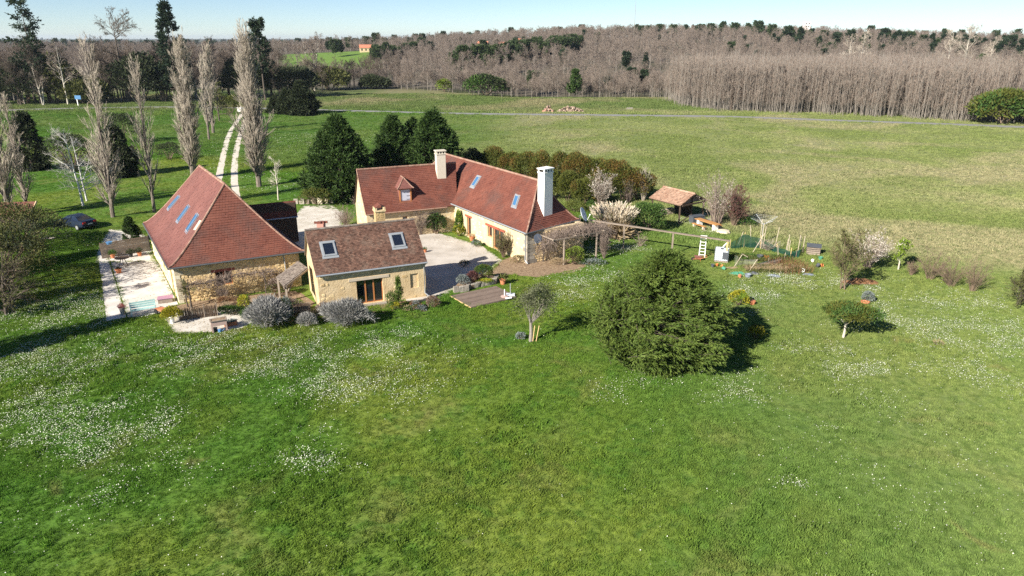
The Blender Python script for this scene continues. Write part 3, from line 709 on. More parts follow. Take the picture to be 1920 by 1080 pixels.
def roof_window(par, roof, a, t, w, h, frame='frame_grey', pane='skylight', fw=.09):
    """tilted window lying in a roof face: frame > pane"""
    c = roof.at(a, t); e = roof.e; c2 = roof.at(a, t + .02); u = unit(c2 - c); N = unit(np.cross(e, u)); N = N if N[2] > 0 else -N
    g = Geo()
    def q(x0, x1, y0, y1, z0, z1):
        P = [c + e * x + u * y + N * z for z in (z0, z1) for x, y in ((x0, y0), (x1, y0), (x1, y1), (x0, y1))]; g.box8(P)
    W2, H2 = w / 2, h / 2
    q(-W2, -W2 + fw, -H2, H2, -.05, .11); q(W2 - fw, W2, -H2, H2, -.05, .11); q(-W2 + fw, W2 - fw, H2 - fw, H2, -.05, .11); q(-W2 + fw, W2 - fw, -H2, -H2 + fw, -.05, .1)
    q(-W2 - .1, W2 + .1, -H2 - .2, -H2, -.02, .05)        # apron flashing
    q(-W2 - .08, -W2, -H2, H2 + .1, -.02, .045); q(W2, W2 + .08, -H2, H2 + .1, -.02, .045); q(-W2, W2, H2, H2 + .1, -.02, .045)
    f = g.build('roof_window', M[frame], par)
    g = Geo(); P = [c + e * x + u * y + N * .07 for x, y in ((-W2 + fw, -H2 + fw), (W2 - fw, -H2 + fw), (W2 - fw, H2 - fw), (-W2 + fw, H2 - fw))]
    if np.dot(np.cross(P[1] - P[0], P[3] - P[0]), N) < 0: P = P[::-1]
    g.poly(P); g.build('pane', M[pane], f)
def casement(par, fr, a0, a1, z0, z1, b=-.16, mat='wood_oak', n=2, name='window', fw=.08, pane='pane'):
    """frame with n leaves set back in the wall, panes behind: window > pane"""
    g = Geo(); fr.box(g, a0, a0 + fw, b - .06, b, z0, z1); fr.box(g, a1 - fw, a1, b - .06, b, z0, z1)
    fr.box(g, a0 + fw, a1 - fw, b - .06, b, z1 - fw, z1); fr.box(g, a0 + fw, a1 - fw, b - .06, b, z0, z0 + fw)
    w = (a1 - a0 - 2 * fw) / n
    for k in range(1, n): fr.box(g, a0 + fw + w * k - .05, a0 + fw + w * k + .05, b - .05, b + .012, z0 + fw, z1 - fw)
    o = g.build(name, M[mat], par)
    for k in range(n):
        g = Geo(); x0 = a0 + fw + w * k + (.05 if k else 0); x1 = a0 + fw + w * (k + 1) - (.05 if k < n - 1 else 0)
        fr.box(g, x0, x1, b - .05, b - .03, z0 + fw, z1 - fw); g.build('pane', M[pane], o)
    return o
def gable(g, p_l, p_r, apex, zb, nrm, th=.4):
    """triangular wall from the level zb up to the apex"""
    P = [np.array([*p_l[:2], zb]), np.array([*p_r[:2], zb]), np.asarray(apex, float)]; n = np.asarray(nrm, float) * th
    Q = [p - n for p in P]
    if np.dot(np.cross(P[1] - P[0], P[2] - P[0]), nrm) < 0: P, Q = [P[1], P[0], P[2]], [Q[1], Q[0], Q[2]]
    g.tris([[P[0], P[1], P[2]], [Q[1], Q[0], Q[2]]]); g.quads([[P[0], Q[0], Q[1], P[1]], [P[1], Q[1], Q[2], P[2]], [P[2], Q[2], Q[0], P[0]]])
r = RNG(21)
up3 = lambda p, z: np.array([p[0], p[1], z])

# ------------------------------------------------------------------ barn with the big hipped roof
FL, FR_, BL = at(316, 503, 3), at(571, 470.5, 3), at(269, 418, 3)
xw = unit((FR_ - FL) * [1, 1, 0]); yw = unit((BL - FL) * [1, 1, 0])
BR = FR_ + (BL - FL); RF, RB = at(421, 345, 8.25), at(374, 311, 8.25)
barn = thing('barn', 'big hipped barn with rose red tile roof and three roof windows, nearest the terrace', 'barn', (FL + FR_ + BL + BR) / 4 * [1, 1, 0])
rl = Roof(BL, FL, RB, RF, .075); rh = Roof(FL, FR_, RF, RF, .075); rr = Roof(FR_, BR, RF, RB, .075)
g = Geo(); [q.slab(g) for q in (rl, rh, rr)]
broof = g.build('roof', M['wood_dark'], barn)
for q, mt in ((rl, 'tile_rose'), (rh, 'tile_red'), (rr, 'tile_red')):
    g = Geo(); q.tiles(g, r, .19, .22); g.build('roof_tiles', M[mt], broof, kind='stuff')
g = Geo(); hip_line(g, rl, 1, r); hip_line(g, rh, 1, r); rl.ridge(g, RB, RF, r)
hip_line(g, rl, 0, r, .07); g.build('ridge_tiles', M['ridge'], broof, kind='stuff')
def locate(roof, u, v):
    """share along and up a roof face of a point seen at a pixel"""
    best = None
    for t in np.linspace(0, 1, 101):
        z = roof.at(.5, t)[2]; L, R = roof.edge(t); p = at(u, v, z); d = R - L; a = np.dot((p - L)[:2], d[:2]) / np.dot(d[:2], d[:2])
        q = L + d * a; e = np.linalg.norm((p - q)[:2])
        if best is None or e < best[0]: best = (e, a, t)
    return best[1], best[2]
for u, v in ((327, 380), (344, 401), (361, 418)):
    a, t = locate(rl, u, v); roof_window(barn, rl, a, t, .8, 1.5, 'slate2', 'skylight', .05)
g = Geo(); c = rl.at(.965, .47); g.beam(c + rl.N * .06 - rl.e * .05, c + rl.N * .06 + unit(rl.at(.965, .5) - c) * .9, .3, .05); g.build('lead_patch', M['wood_pale'], broof)
ins = .38
wFL = FL + xw * ins + yw * ins; wFR = FR_ - xw * ins + yw * ins; wBL = BL + xw * ins - yw * .1; wBR = BR - xw * ins - yw * .1
ff = Fr(wFL, xw, -yw); wlen = np.linalg.norm((wFR - wFL)[:2])
# window opening of the front wall
wu = [(a, np.linalg.norm(0)) for a in ()]
holes = [(2.75, 3.95, .95, 2.1)]
g = Geo(); ff.wall(g, 0, wlen, 0, 2.93, .45, holes)
lf_ = Fr(wFL + yw * .45, yw, -xw); ll = np.linalg.norm((wBL - wFL)[:2]) - .45
lh = [(1.6, 2.5, 0, 2.05), (6.2, 7.0, .9, 1.9)]
lf_.wall(g, 0, ll, 0, 2.93, .45, lh)
rf_ = Fr(wFR + yw * .45, yw, xw); rf_.wall(g, 0, ll, 0, 2.9, .45)
bk = Fr(wBL, xw, yw); bk.wall(g, .45, wlen - .45, 0, 2.93, .45); gable(g, wBL + xw * .3, wBR - xw * .3, up3(RB - yw * .1, 7.9), 2.93, yw)
bwall = g.build('wall', M['plaster_gold'], barn)
g = Geo(); ff.stones(g, .05, wlen - .05, .02, 2.85, holes, r, .3, .19, .72); g.build('wall_stones', M['stone'], bwall, kind='stuff')
g = Geo(); lf_.stones(g, 0, ll, .02, 2.85, lh, r, .34, .22, .8); g.build('wall_stones', M['stone_pale'], bwall, kind='stuff')
g = Geo()       # quoins at the left corner
for k in range(9):
    w1 = .55 if k % 2 else .32; ff.box(g, -.03, w1, -.3, .035, .02 + k * .32, .31 + k * .32, r.random()); lf_.box(g, -.42, .45 - w1 + .3, -.3, .035, .02 + k * .32, .31 + k * .32, r.random())
g.build('quoins', M['stone_pale'], bwall, kind='stuff')
casement(barn, ff, *holes[0], mat='wood_oak', b=-.22)
g = Geo(); ff.box(g, 2.5, 4.2, -.3, .03, 2.1, 2.3); g.build('lintel', M['wood_red'], barn)
casement(barn, lf_, *lh[0], n=1, name='door', mat='wood_dark', b=-.2); casement(barn, lf_, *lh[1], mat='wood_dark', b=-.2)
gutter(barn, FL - yw * .04 - xw * .05, FR_ - yw * .04, mat='zinc_dark'); gutter(barn, BL - xw * .04, FL - xw * .04, mat='zinc_dark')
p = ff.p(wlen - 1.15, .08, 0); downpipe(barn, [p + [0, 0, 2.86], p + [0, 0, .1]])

# ------------------------------------------------------------------ open shed behind the barn
aR, aT = at(558, 405, 2.6), at(551, 376, 4.1)
aL = aR - xw * 4.6; dT = aT - aR; dT = dT - xw * np.dot(dT, xw)
shed = thing('open_shed', 'open timber shed with red tile roof tucked behind the big barn', 'shed', (aR + aL) / 2 * [1, 1, 0])
rs = Roof(aL, aR, aL + dT, aR + dT)
g = Geo(); rs.slab(g); so_ = g.build('roof', M['wood_dark'], shed); g = Geo(); rs.tiles(g, r, .17, .2); g.build('roof_tiles', M['tile_red'], so_, kind='stuff')
gutter(shed, aL - yw * .05, aR - yw * .05)
for q in (aR - xw * .25 + yw * .25, aR - xw * 2.4 + yw * .25, aL + xw * .3 + yw * .25):
    g = Geo(); g.beam(up3(q, 0), up3(q, 2.5), .16, .16); g.build('post', M['wood_dark'], shed)
g = Geo(); fs = Fr(aL + dT, xw, yw); fs.wall(g, 0, 4.5, 0, 3.95, .2); g.build('wall', M['wood_dark'], shed)

# ------------------------------------------------------------------ small house with two white roof windows
sFL, sFR = at(592, 517, 2.9), at(801, 490.5, 2.9); xs_ = unit((sFR - sFL) * [1, 1, 0]); ys_ = np.array([-xs_[1], xs_[0], 0])
sRL, sRR = at(560, 433, 5.6), at(782, 408.5, 5.6)
half = np.dot((sRL - sFL), ys_); sRL = up3(sFL + ys_ * half - xs_ * .12, 5.6); sRR = up3(sFR + ys_ * half - xs_ * .1, 5.6)
sBL, sBR = up3(sFL + ys_ * 2 * half, 2.9), up3(sFR + ys_ * 2 * half, 2.9)
cot = thing('small_house', 'small rendered house with old brown tile roof, glazed oak door and lavender in front', 'house', (sFL + sBR) / 2 * [1, 1, 0])
rf1 = Roof(sFL, sFR, sRL, sRR, .0); rf2 = Roof(sBR, sBL, sRR, sRL, .0)
g = Geo(); rf1.slab(g); rf2.slab(g); croof = g.build('roof', M['wood_grey'], cot)
g = Geo(); rf1.tiles(g, r, .13, .17, .03, .012); rf2.tiles(g, r, .13, .17, .03, .012); g.build('roof_tiles', M['tile_old'], croof, kind='stuff')
g = Geo(); rf1.ridge(g, sRL, sRR, r, .1, .35); g.build('ridge_tiles', M['tile_lichen'], croof, kind='stuff')
for (u, v) in ((616.5, 467.5), (745.5, 451)):
    a, t = locate(rf1, u, v); roof_window(cot, rf1, a, t, 1.0, 1.2, 'frame_grey', 'skylight_dark', .13)
i2 = .22
cFL = sFL + xs_ * .12 + ys_ * i2; cFR = sFR - xs_ * .12 + ys_ * i2; cBL = sBL + xs_ * .12 - ys_ * i2; cBR = sBR - xs_ * .12 - ys_ * i2
cf = Fr(cFL, xs_, -ys_); cl = np.linalg.norm((cFR - cFL)[:2]); dep = 2 * half - 2 * i2
def wall_a(fr, u, v, z): return np.dot(at(u, v, z) - fr.o, fr.x)
d0, d1 = wall_a(cf, 675, 578, .1), wall_a(cf, 725.5, 572, .1)
ch = [(d0, d1, .12, 2.02), (wall_a(cf, 777, 545, 1), wall_a(cf, 794, 545, 1), .85, 2.0)]
g = Geo(); cf.wall(g, 0, cl, 0, 2.82, .4, ch)
cleft = Fr(cFL + ys_ * .4, ys_, -xs_); cleft.wall(g, 0, dep - .8, 0, 2.82, .4); cright = Fr(cFR + ys_ * .4, ys_, xs_); cright.wall(g, 0, dep - .8, 0, 2.82, .4)
cbk = Fr(cBL, xs_, ys_); cbk.wall(g, 0, cl, 0, 2.82, .4)
gable(g, cFL - ys_ * .02, cBL, up3(cFL + ys_ * (half - i2), 5.47), 2.82, -xs_); gable(g, cFR, cBR, up3(cFR + ys_ * (half - i2), 5.47), 2.82, xs_)
cw = g.build('wall', M['plaster'], cot)
g = Geo(); cf.box(g, ch[1][0], ch[1][1], -.3, -.1, .85, 2.0); g.build('blocked_window', M['plaster'], cw)
g = Geo(); cf.stones(g, .1, cl - .1, .05, 2.7, ch, r, .34, .22, .1, .02); cf.stones(g, .05, 1.0, .05, 2.7, ch, r, .34, .24, .45, .02); cleft.stones(g, .1, dep - .9, .05, 2.7, [], r, .34, .22, .08, .02)
g.build('wall_stones', M['stone'], cw, kind='stuff')
cd = casement(cot, cf, *ch[0], n=3, name='glazed_door', mat='wood_oak', b=-.2, fw=.07)
g = Geo(); cf.box(g, d0 - .55, d1 + .5, -.3, .04, 2.02, 2.24); g.build('lintel', M['wood_pale'], cot)
g = Geo(); cf.box(g, d0 - .1, d1 + .15, -.2, .35, 0, .1); g.build('door_step', M['stone_grey'], cot)
gutter(cot, sFL - ys_ * .05, sFR - ys_ * .05)
p = cf.p(cl - .12, .08, 0); downpipe(cot, [sFR - ys_ * .05 - xs_ * .1 - [0, 0, .1], p + [0, 0, 2.55], p + [0, 0, .35], cf.p(cl + .1, .25, .12)], .055)
# brick chimney on the far slope
cc = locate(rf1, 711, 412)[0]; c = sRL + (sRR - sRL) * cc + ys_ * .45
fc = Fr(c - xs_ * .36, xs_, -ys_); g = Geo(); fc.box(g, 0, .74, -.62, 0, 4.3, 6.35); chm = g.build('chimney', M['brick'], cot)
g = Geo(); fc.stones(g, .02, .72, 5.3, 6.3, [], r, .24, .11, .9, .012); Fr(c - xs_ * .36, ys_, -xs_).stones(g, .02, .6, 5.3, 6.3, [], r, .24, .11, .9, .012); g.build('bricks', M['brick'], chm, kind='stuff')
g = Geo(); fc.box(g, -.07, .81, -.7, .07, 6.35, 6.47); fc.box(g, -.04, .12, -.66, .04, 6.47, 6.68); fc.box(g, .62, .78, -.66, .04, 6.47, 6.68)
P = [fc.p(a, b, z) for a, b, z in ((-.04, .06, 6.66), (.37, .06, 6.95), (.37, -.68, 6.95), (-.04, -.68, 6.66))]; P2 = [fc.p(a, b, z) for a, b, z in ((.78, .06, 6.66), (.37, .06, 6.95), (.37, -.68, 6.95), (.78, -.68, 6.66))]
g.build('chimney_cap', M['plaster'], chm); g = Geo(); g.poly(P); g.poly(P2[::-1]); g.build('chimney_tiles', M['tile_red'], chm)
# porch canopy on the left end
pa = [at(517, 520, 2.15), at(532, 537, 2.0), at(577, 502, 2.75), at(559, 489, 2.9)]
prs = Roof(pa[0], pa[1], pa[3], pa[2])
porch = thing('porch_canopy', 'lean-to porch canopy of lichen grey tiles on posts between barn and small house', 'canopy', (pa[0] + pa[2]) / 2 * [1, 1, 0])
g = Geo(); prs.slab(g); pr_ = g.build('roof', M['wood_grey'], porch); g = Geo(); prs.tiles(g, r, .14, .17, .03, .015); g.build('roof_tiles', M['tile_lichen'], pr_, kind='stuff')
for q in (pa[0] + (pa[3] - pa[0]) * .08, pa[1] + (pa[2] - pa[1]) * .08):
    g = Geo(); g.beam(up3(q, 0), up3(q, q[2] - .1), .14, .14); g.build('post', M['wood_grey'], porch)
g = Geo(); g.beam(pa[1] - [0, 0, .12], pa[2] - [0, 0, .12], .1, .14); g.build('beam', M['wood_grey'], porch)
g = Geo(); q = pa[1]; g.beam(up3(q + (pa[0] - q) * .1, .9), up3(q + (pa[2] - q) * .35, 2.1), .09, .09); g.build('brace', M['wood_grey'], porch)

# ------------------------------------------------------------------ long farmhouse with wing
C = at(987, 437, 3.0); FRt = at(1086, 411, 3.0); inn = at(831, 375, 3.0); yl = unit((inn - C) * [1, 1, 0]); xl = np.array([yl[1], -yl[0], 0])
mz = 6.75; mH = at(1010, 338, mz); mB = at(829, 288, mz)
hw = np.dot(mH - C, xl); LL = np.dot(mB - C, yl) + 2.6
mH = up3(C + xl * hw + yl * np.dot(mH - C, yl), mz); mB = up3(C + xl * hw + yl * (LL - 2.6), mz)
eBL = up3(C + yl * LL, 3.0); eBR = up3(C + xl * 2 * hw + yl * LL, 3.0)
farm = thing('farmhouse', 'long L-shaped stone farmhouse with red tile roofs around the courtyard', 'farmhouse', (C + eBR) / 2 * [1, 1, 0])
m1 = Roof(eBL, C, mB, mH, .05); m2 = Roof(C, FRt, mH, mH, .09); m3 = Roof(FRt, eBR, mH, mB, .05); m4 = Roof(eBR, eBL, mB, mB, .05)
g = Geo(); [q.slab(g) for q in (m1, m2, m3, m4)]; froof = g.build('roof', M['wood_dark'], farm)
for q in (m1, m2, m3, m4): g = Geo(); q.tiles(g, r, .19, .22); g.build('roof_tiles', M['tile_red'], froof, kind='stuff')
g = Geo(); m1.ridge(g, mB, mH, r); hip_line(g, m1, 1, r, .08); hip_line(g, m2, 1, r, .07); hip_line(g, m1, 0, r, .08); g.build('ridge_tiles', M['ridge'], froof, kind='stuff')
for (u, v) in ((893, 340.5), (967, 377)):
    a, t = locate(m1, u, v); roof_window(farm, m1, a, t, .72, 1.25, 'frame_grey', 'skylight', .12)
i3 = .32
mC = C + xl * i3 + yl * i3; mlen = LL - 2 * i3; mw = 2 * hw - 2 * i3
fm = Fr(mC, yl, -xl)                                    # courtyard facade, a runs away from the near corner
def wa(u, v, z): return np.dot(at(u, v, z) - fm.o, fm.x)
mh = [(wa(938, 455, 1.1), wa(914, 443, 1.3), .05, 2.05), (wa(914, 443, 1.3), wa(908, 441, 1.3) + .05, 1.0, 2.05), (wa(880, 415, 1.8), wa(870, 412, 1.8), .05, 2.2)]
mh[0] = (min(mh[0][:2]), max(mh[0][:2]), .05, 2.05); mh[1] = (mh[0][1] + .12, mh[0][1] + .95, 1.0, 2.05); mh[2] = (min(mh[2][:2]), max(mh[2][:2]), .05, 2.1)
g = Geo(); fm.wall(g, 0, mlen, 0, 2.95, .45, mh)
fh = Fr(mC + xl * .45, xl, -yl); fh.wall(g, 0, mw - .45, 0, 2.92, .45)
fr3 = Fr(mC + xl * mw, yl, xl); fr3.wall(g, .45, mlen, 0, 2.92, .45); fb3 = Fr(mC + yl * mlen, xl, yl); fb3.wall(g, .45, mw - .45, 0, 2.92, .45)
fw = g.build('wall', M['plaster_cream'], farm)
g = Geo(); fm.stones(g, .1, 15.2, .05, 2.8, mh, r, .34, .21, .28, .022); g.build('wall_stones', M['stone_pale'], fw, kind='stuff')
g = Geo(); fh.stones(g, 0, mw - .5, .05, 2.8, [], r, .32, .2, .85, .03); g.build('wall_stones', M['stone'], fw, kind='stuff')
g = Geo()
for k in range(8):
    w1 = .6 if k % 2 else .38; fm.box(g, -.03, w1, -.3, .03, .02 + k * .36, .35 + k * .36, r.random()); fh.box(g, -.42, .45 - w1 + .5, -.3, .03, .02 + k * .36, .35 + k * .36, r.random())
g.build('quoins', M['stone_grey'], fw, kind='stuff')
casement(farm, fm, *mh[0], n=2, name='glazed_door', b=-.2); casement(farm, fm, *mh[1], n=1, b=-.2); casement(farm, fm, *mh[2], n=1, name='door', b=-.2)
g = Geo(); fm.box(g, mh[0][0] - .3, mh[1][1] + .35, -.3, .05, 2.05, 2.27); g.build('lintel', M['wood_red'], farm)
g = Geo(); fm.box(g, mh[2][0] - .25, mh[2][1] + .25, -.3, .04, 2.1, 2.3); g.build('lintel', M['wood_red'], farm)
gutter(farm, C - xl * .05, inn - xl * .05); gutter(farm, C - yl * .05, FRt - yl * .05, mat='zinc_dark')
p = fm.p(.22, .08, 0); downpipe(farm, [C + yl * .4 - [0, 0, .1], p + [0, 0, 2.6], p + [0, 0, .35], p + [.25, -.3, .1]])
# wing
wz, we = 6.65, 2.75
wEL, wER = at(686, 402, we), at(838, 387.5, we); xg = unit((wER - wEL) * [1, 1, 0]); yg = np.array([-xg[1], xg[0], 0])
wRL = at(660, 319, wz); wh = np.dot(wRL - wEL, yg); wRL = up3(wEL + yg * wh - xg * .02, wz)
# length until the wing runs into the long roof
wend = np.dot(mB - wEL, xg) + .4
wER2 = up3(wEL + xg * np.dot(inn + yl * .5 - wEL, xg), we) + xg * .9; wRR = up3(wRL + xg * (wend - 1.0), wz)
wBLk = up3(wEL + yg * 2 * wh, we); wBRk = up3(wBLk + xg * wend, we)
w1_ = Roof(wEL, wER2, wRL, wRR, .05); w2_ = Roof(wBRk, wBLk, wRR, wRL, .05)
g = Geo(); w1_.slab(g); w2_.slab(g); wroof = g.build('wing_roof', M['wood_dark'], farm)
for q in (w1_, w2_): g = Geo(); q.tiles(g, r, .19, .22); g.build('roof_tiles', M['tile_red'], wroof, kind='stuff')
g = Geo(); w1_.ridge(g, wRL, wRR, r); hip_line(g, w1_, 0, r, .05); g.build('ridge_tiles', M['ridge'], wroof, kind='stuff')
gf = Fr(wEL + xg * .15 + yg * .3, xg, -yg); gl = np.dot(inn - wEL, xg) + .6
def wg(u, v, z): return np.dot(at(u, v, z) - gf.o, gf.x)
gh = [(wg(817, 425, 1.0), wg(830, 424, 1.0), .05, 2.1), (wg(755, 408, 2), wg(764, 407, 2), 1.3, 2.1)]
g = Geo(); gf.wall(g, 0, gl, 0, 2.7, .45, gh); gs = Fr(wEL + xg * .15 + yg * .75, yg, -xg); gs.wall(g, 0, 2 * wh - .9, 0, 2.7, .45)
gable(g, wEL + xg * .15 + yg * .3, wBLk + xg * .15 - yg * .3, up3(wRL + xg * .15, wz - .12), 2.7, -xg)
ww = g.build('wing_wall', M['plaster_cream'], farm)
g = Geo(); gf.stones(g, .1, gl - .2, .05, 2.6, gh, r, .32, .2, .35, .022)
for z0 in np.arange(.1, 6.0, .24):     # sparse stones of the gable end
    lo = 0 if z0 < 2.5 else (z0 - 2.6) * (wh / 4.05) + .1; hi = 2 * wh - .6 - lo
    if hi - lo > .6: Fr(wEL + xg * .15 + yg * .3, yg, -xg).stones(g, lo + .2, hi - .2, z0, z0 + .22, [], r, .34, .2, .3, .02)
g.build('wall_stones', M['stone_pale'], ww, kind='stuff')
casement(farm, gf, *gh[0], n=1, name='door', mat='wood_oak', b=-.2); casement(farm, gf, *gh[1], n=1, b=-.2)
gutter(farm, wEL - yg * .05, wER - yg * .05, mat='ridge')
# dormer
da, dt_ = locate(w1_, 761, 378); db = w1_.at(da, dt_); zb = db[2]; dw = .62
df = Fr(db - xg * dw, xg, -yg); dz1 = zb + 1.35; dep_ = 2.0
dorm = Geo(); df.box(dorm, 0, .14, -.12, 0, zb - .15, dz1); df.box(dorm, 2 * dw - .14, 2 * dw, -.12, 0, zb - .15, dz1); df.box(dorm, .14, 2 * dw - .14, -.12, 0, dz1 - .14, dz1); df.box(dorm, -.04, 2 * dw + .04, -.14, .06, zb - .2, zb - .02)
dor = dorm.build('dormer', M['wood_oak'], farm)
g = Geo()
for s0 in (0, 2 * dw - .1): df.box(g, s0, s0 + .1, -dep_, -.12, zb - .1, dz1)
g.build('dormer_cheek', M['tile_rose'], dor)
g = Geo(); df.box(g, .14, 2 * dw - .14, -.1, -.06, zb - .02, dz1 - .14); g.build('shutter', M['shutter'], dor)
for k in range(3): g = Geo(); df.box(g, .75, 2 * dw - .14, -.06, -.045, zb + .2 + .35 * k, zb + .24 + .35 * k); g.build('shutter_hinge', M['black'], dor)
g = Geo(); df.box(g, .1, 2 * dw - .1, -.06, .02, zb - .06, zb - .015); g.build('sill', M['shutter'], dor)
e0, e1 = df.p(-.22, .22, dz1), df.p(2 * dw + .22, .22, dz1); apx = df.p(dw, -.55, dz1 + 1.0); bkk = df.p(dw, -1.5, dz1 + 1.0); k0, k1 = df.p(-.22, -2.2, dz1), df.p(2 * dw + .22, -2.2, dz1)
g = Geo(); gt_ = Geo(); gr_ = Geo()
for q in (Roof(e0, e1, apx, apx, .07), Roof(k0, e0, bkk, apx, .07), Roof(e1, k1, apx, bkk, .07)): q.slab(g); q.tiles(gt_, r, .15, .18)
hip_line(gr_, Roof(e0, e1, apx, apx, .07), 0, r, .06, 6); hip_line(gr_, Roof(e0, e1, apx, apx, .07), 1, r, .06, 6); gr_.tube([bkk, apx], .07, 7)
g.build('dormer_roof', M['wood_dark'], dor); gt_.build('dormer_tiles', M['tile_rose'], dor, kind='stuff'); gr_.build('dormer_ridge', M['ridge'], dor, kind='stuff')
# chimneys
def chimney(par, c, x, y, w, d, z0, z1, mat, name='chimney', n=3):
    f = Fr(c - x * w / 2, x, -y); g = Geo(); f.box(g, 0, w, -d, 0, z0, z1 - .42); o = g.build(name, M[mat], par)
    g = Geo(); f.box(g, -.05, w + .05, -d - .05, .05, z1 - .42, z1 - .34)
    for k in range(n + 1):
        a = k * (w - .12) / n
        f.box(g, a, a + .12, -.12, 0, z1 - .34, z1 - .1); f.box(g, a, a + .12, -d, -d + .12, z1 - .34, z1 - .1)
    f.box(g, -.08, w + .08, -d - .08, .08, z1 - .1, z1); g.build('chimney_cap', M[mat], o)
    g = Geo(); f.box(g, .1, w - .1, -d + .1, -.1, z1 - .34, z1 - .1); g.build('flue', M['dark'], o)
    if n > 3:
        g = Geo()
        for k in range(n): f.box(g, .14 + k * (w - .12) / n, (k + 1) * (w - .12) / n - .02, -.09, -.05, z1 - .34, z1 - .22, .5)
        g.build('flue_slot', M['dark'], o)
    return o
a, t = locate(w1_, 829, 336); c = w1_.at(a, t); chimney(farm, c, xg, yg, .95, .62, c[2] - .3, c[2] + 2.95, 'beige')
a, t = locate(m2, 1028, 405); c = m2.at(a, t); chimney(farm, c, unit((FRt - C) * [1, 1, 0]), unit(np.cross([0, 0, 1], FRt - C)), 1.12, .8, c[2] - .4, c[2] + 4.35, 'white')
# little pink chimney pot seen over the small house's ridge, on a low wall behind it
# ------------------------------------------------------------------ trees and shrubs
def trunk_line(r, base, H, K=9, wob=.02, lean=(0, 0), r0=.2, r1=.03, pw=1.0):
    t = np.linspace(0, 1, K)[:, None]; w = np.cumsum(r.normal(0, wob * H / K, (K, 2)), 0); w[0] = 0
    P = np.c_[w + t * np.array(lean), t * H] + np.asarray(base, float)
    return P[None], (r1 + (r0 - r1) * (1 - t[:, 0]) ** pw)[None]
def tree_thing(name, label, cat, loc, gt, gc, mt, mc, group=None, crown='crown', trunk='trunk'):
    t = thing(name, label, cat, loc, group)
    if gt is not None: gt.build(trunk, mt, t)
    if gc is not None: gc.build(crown, mc, t)
    return t
def poplar(seed, loc, H, label, limbs=70, sub=9, tw=5, spread=1.0, r0=.34, lo=.06, group=None, mats=('poplar_bark', 'twig_poplar'), rm=.014, lean=(0, 0), name='poplar_tree'):
    r = RNG(seed); loc = np.asarray(loc, float); gt, gc = Geo(), Geo()
    P, R = trunk_line(r, loc, H, 10, .015, lean, r0, .03); add_branches(gt, P, R, 8, .3)
    L1, R1 = grow(r, P, R, limbs, lo, .93, lambda t: (27 - 9 * t) * spread, 4, .3, .45, 5, .13, .04, .02, lenf=lambda t: H * .25 * (1.05 - .55 * t) * (.45 + .55 * sstep(0, .2, t)))
    add_branches(gt, L1, R1, 4, None, r)
    L2, R2 = grow(r, L1, R1, sub, .1, .98, 20 * spread, 6, .5, .55, 3, .12, .06, rm * 1.2); add_branches(gc, L2, R2, 3, None, r)
    L3, R3 = grow(r, L2, R2, tw, .15, 1, 16 * spread, 6, .7, .6, 2, .1, .05, rm, tip=.4); add_branches(gc, L3, R3, 3, None, r)
    return tree_thing(name, label, 'tree', loc, gt, gc, M[mats[0]], M[mats[1]], group)
def bare(seed, loc, H, label, n=(14, 7, 6, 0), ang=52, up=.08, r0=.22, lo=.25, lenk=.5, mats=('bark', 'twig_wood'), rm=.014, trunks=1, group=None, name='bare_tree', wob=.14, lean=(0, 0), tspread=.0, fork=1.0, cat='tree', bsp=.15):
    r = RNG(seed); loc = np.asarray(loc, float); gt, gc = Geo(), Geo()
    Ps, Rs = [], []
    for k in range(trunks):
        a = r.uniform(0, 6.28); d = tspread * H * r.uniform(.4, 1); P, R = trunk_line(r, loc + ([0, 0, 0] if trunks == 1 else [r.normal(0, bsp), r.normal(0, bsp), 0]), H * (.92 if trunks == 1 else r.uniform(.7, .95)), 8, .035, (lean[0] + d * math.cos(a), lean[1] + d * math.sin(a)), r0 * (1 if trunks == 1 else r.uniform(.6, 1)), .02)
        Ps.append(P); Rs.append(R)
    P, R = np.concatenate(Ps), np.concatenate(Rs); add_branches(gt, P, R, 7, .4)
    L1, R1 = grow(r, P, R, n[0], lo, .97, ang, 10, lenk, .55, 5, up, wob, rm * 1.6, lenf=lambda t: H * lenk * (1.15 - .8 * t)); add_branches(gt, L1, R1, 5, None, r)
    L2, R2 = grow(r, L1, R1, n[1], .2, .98, 42, 12, .6, .6, 4, up, wob, rm * 1.3); add_branches(gc, L2, R2, 4 if n[3] else 3, None, r)
    L3, R3 = grow(r, L2, R2, n[2], .15, 1, 40, 12, .6, .6, 3 if n[3] else 2, up, wob, rm, tip=.4); add_branches(gc, L3, R3, 3, None, r)
    if n[3]: L4, R4 = grow(r, L3, R3, n[3], .15, 1, 38, 12, .65, .7, 2, up, wob, rm * .8, tip=.4); add_branches(gc, L4, R4, 3, None, r)
    t = tree_thing(name, label, cat, loc, gt, gc, M[mats[0]], M[mats[1]], group); t_tips[t] = (L3, L2); return t
t_tips = {}
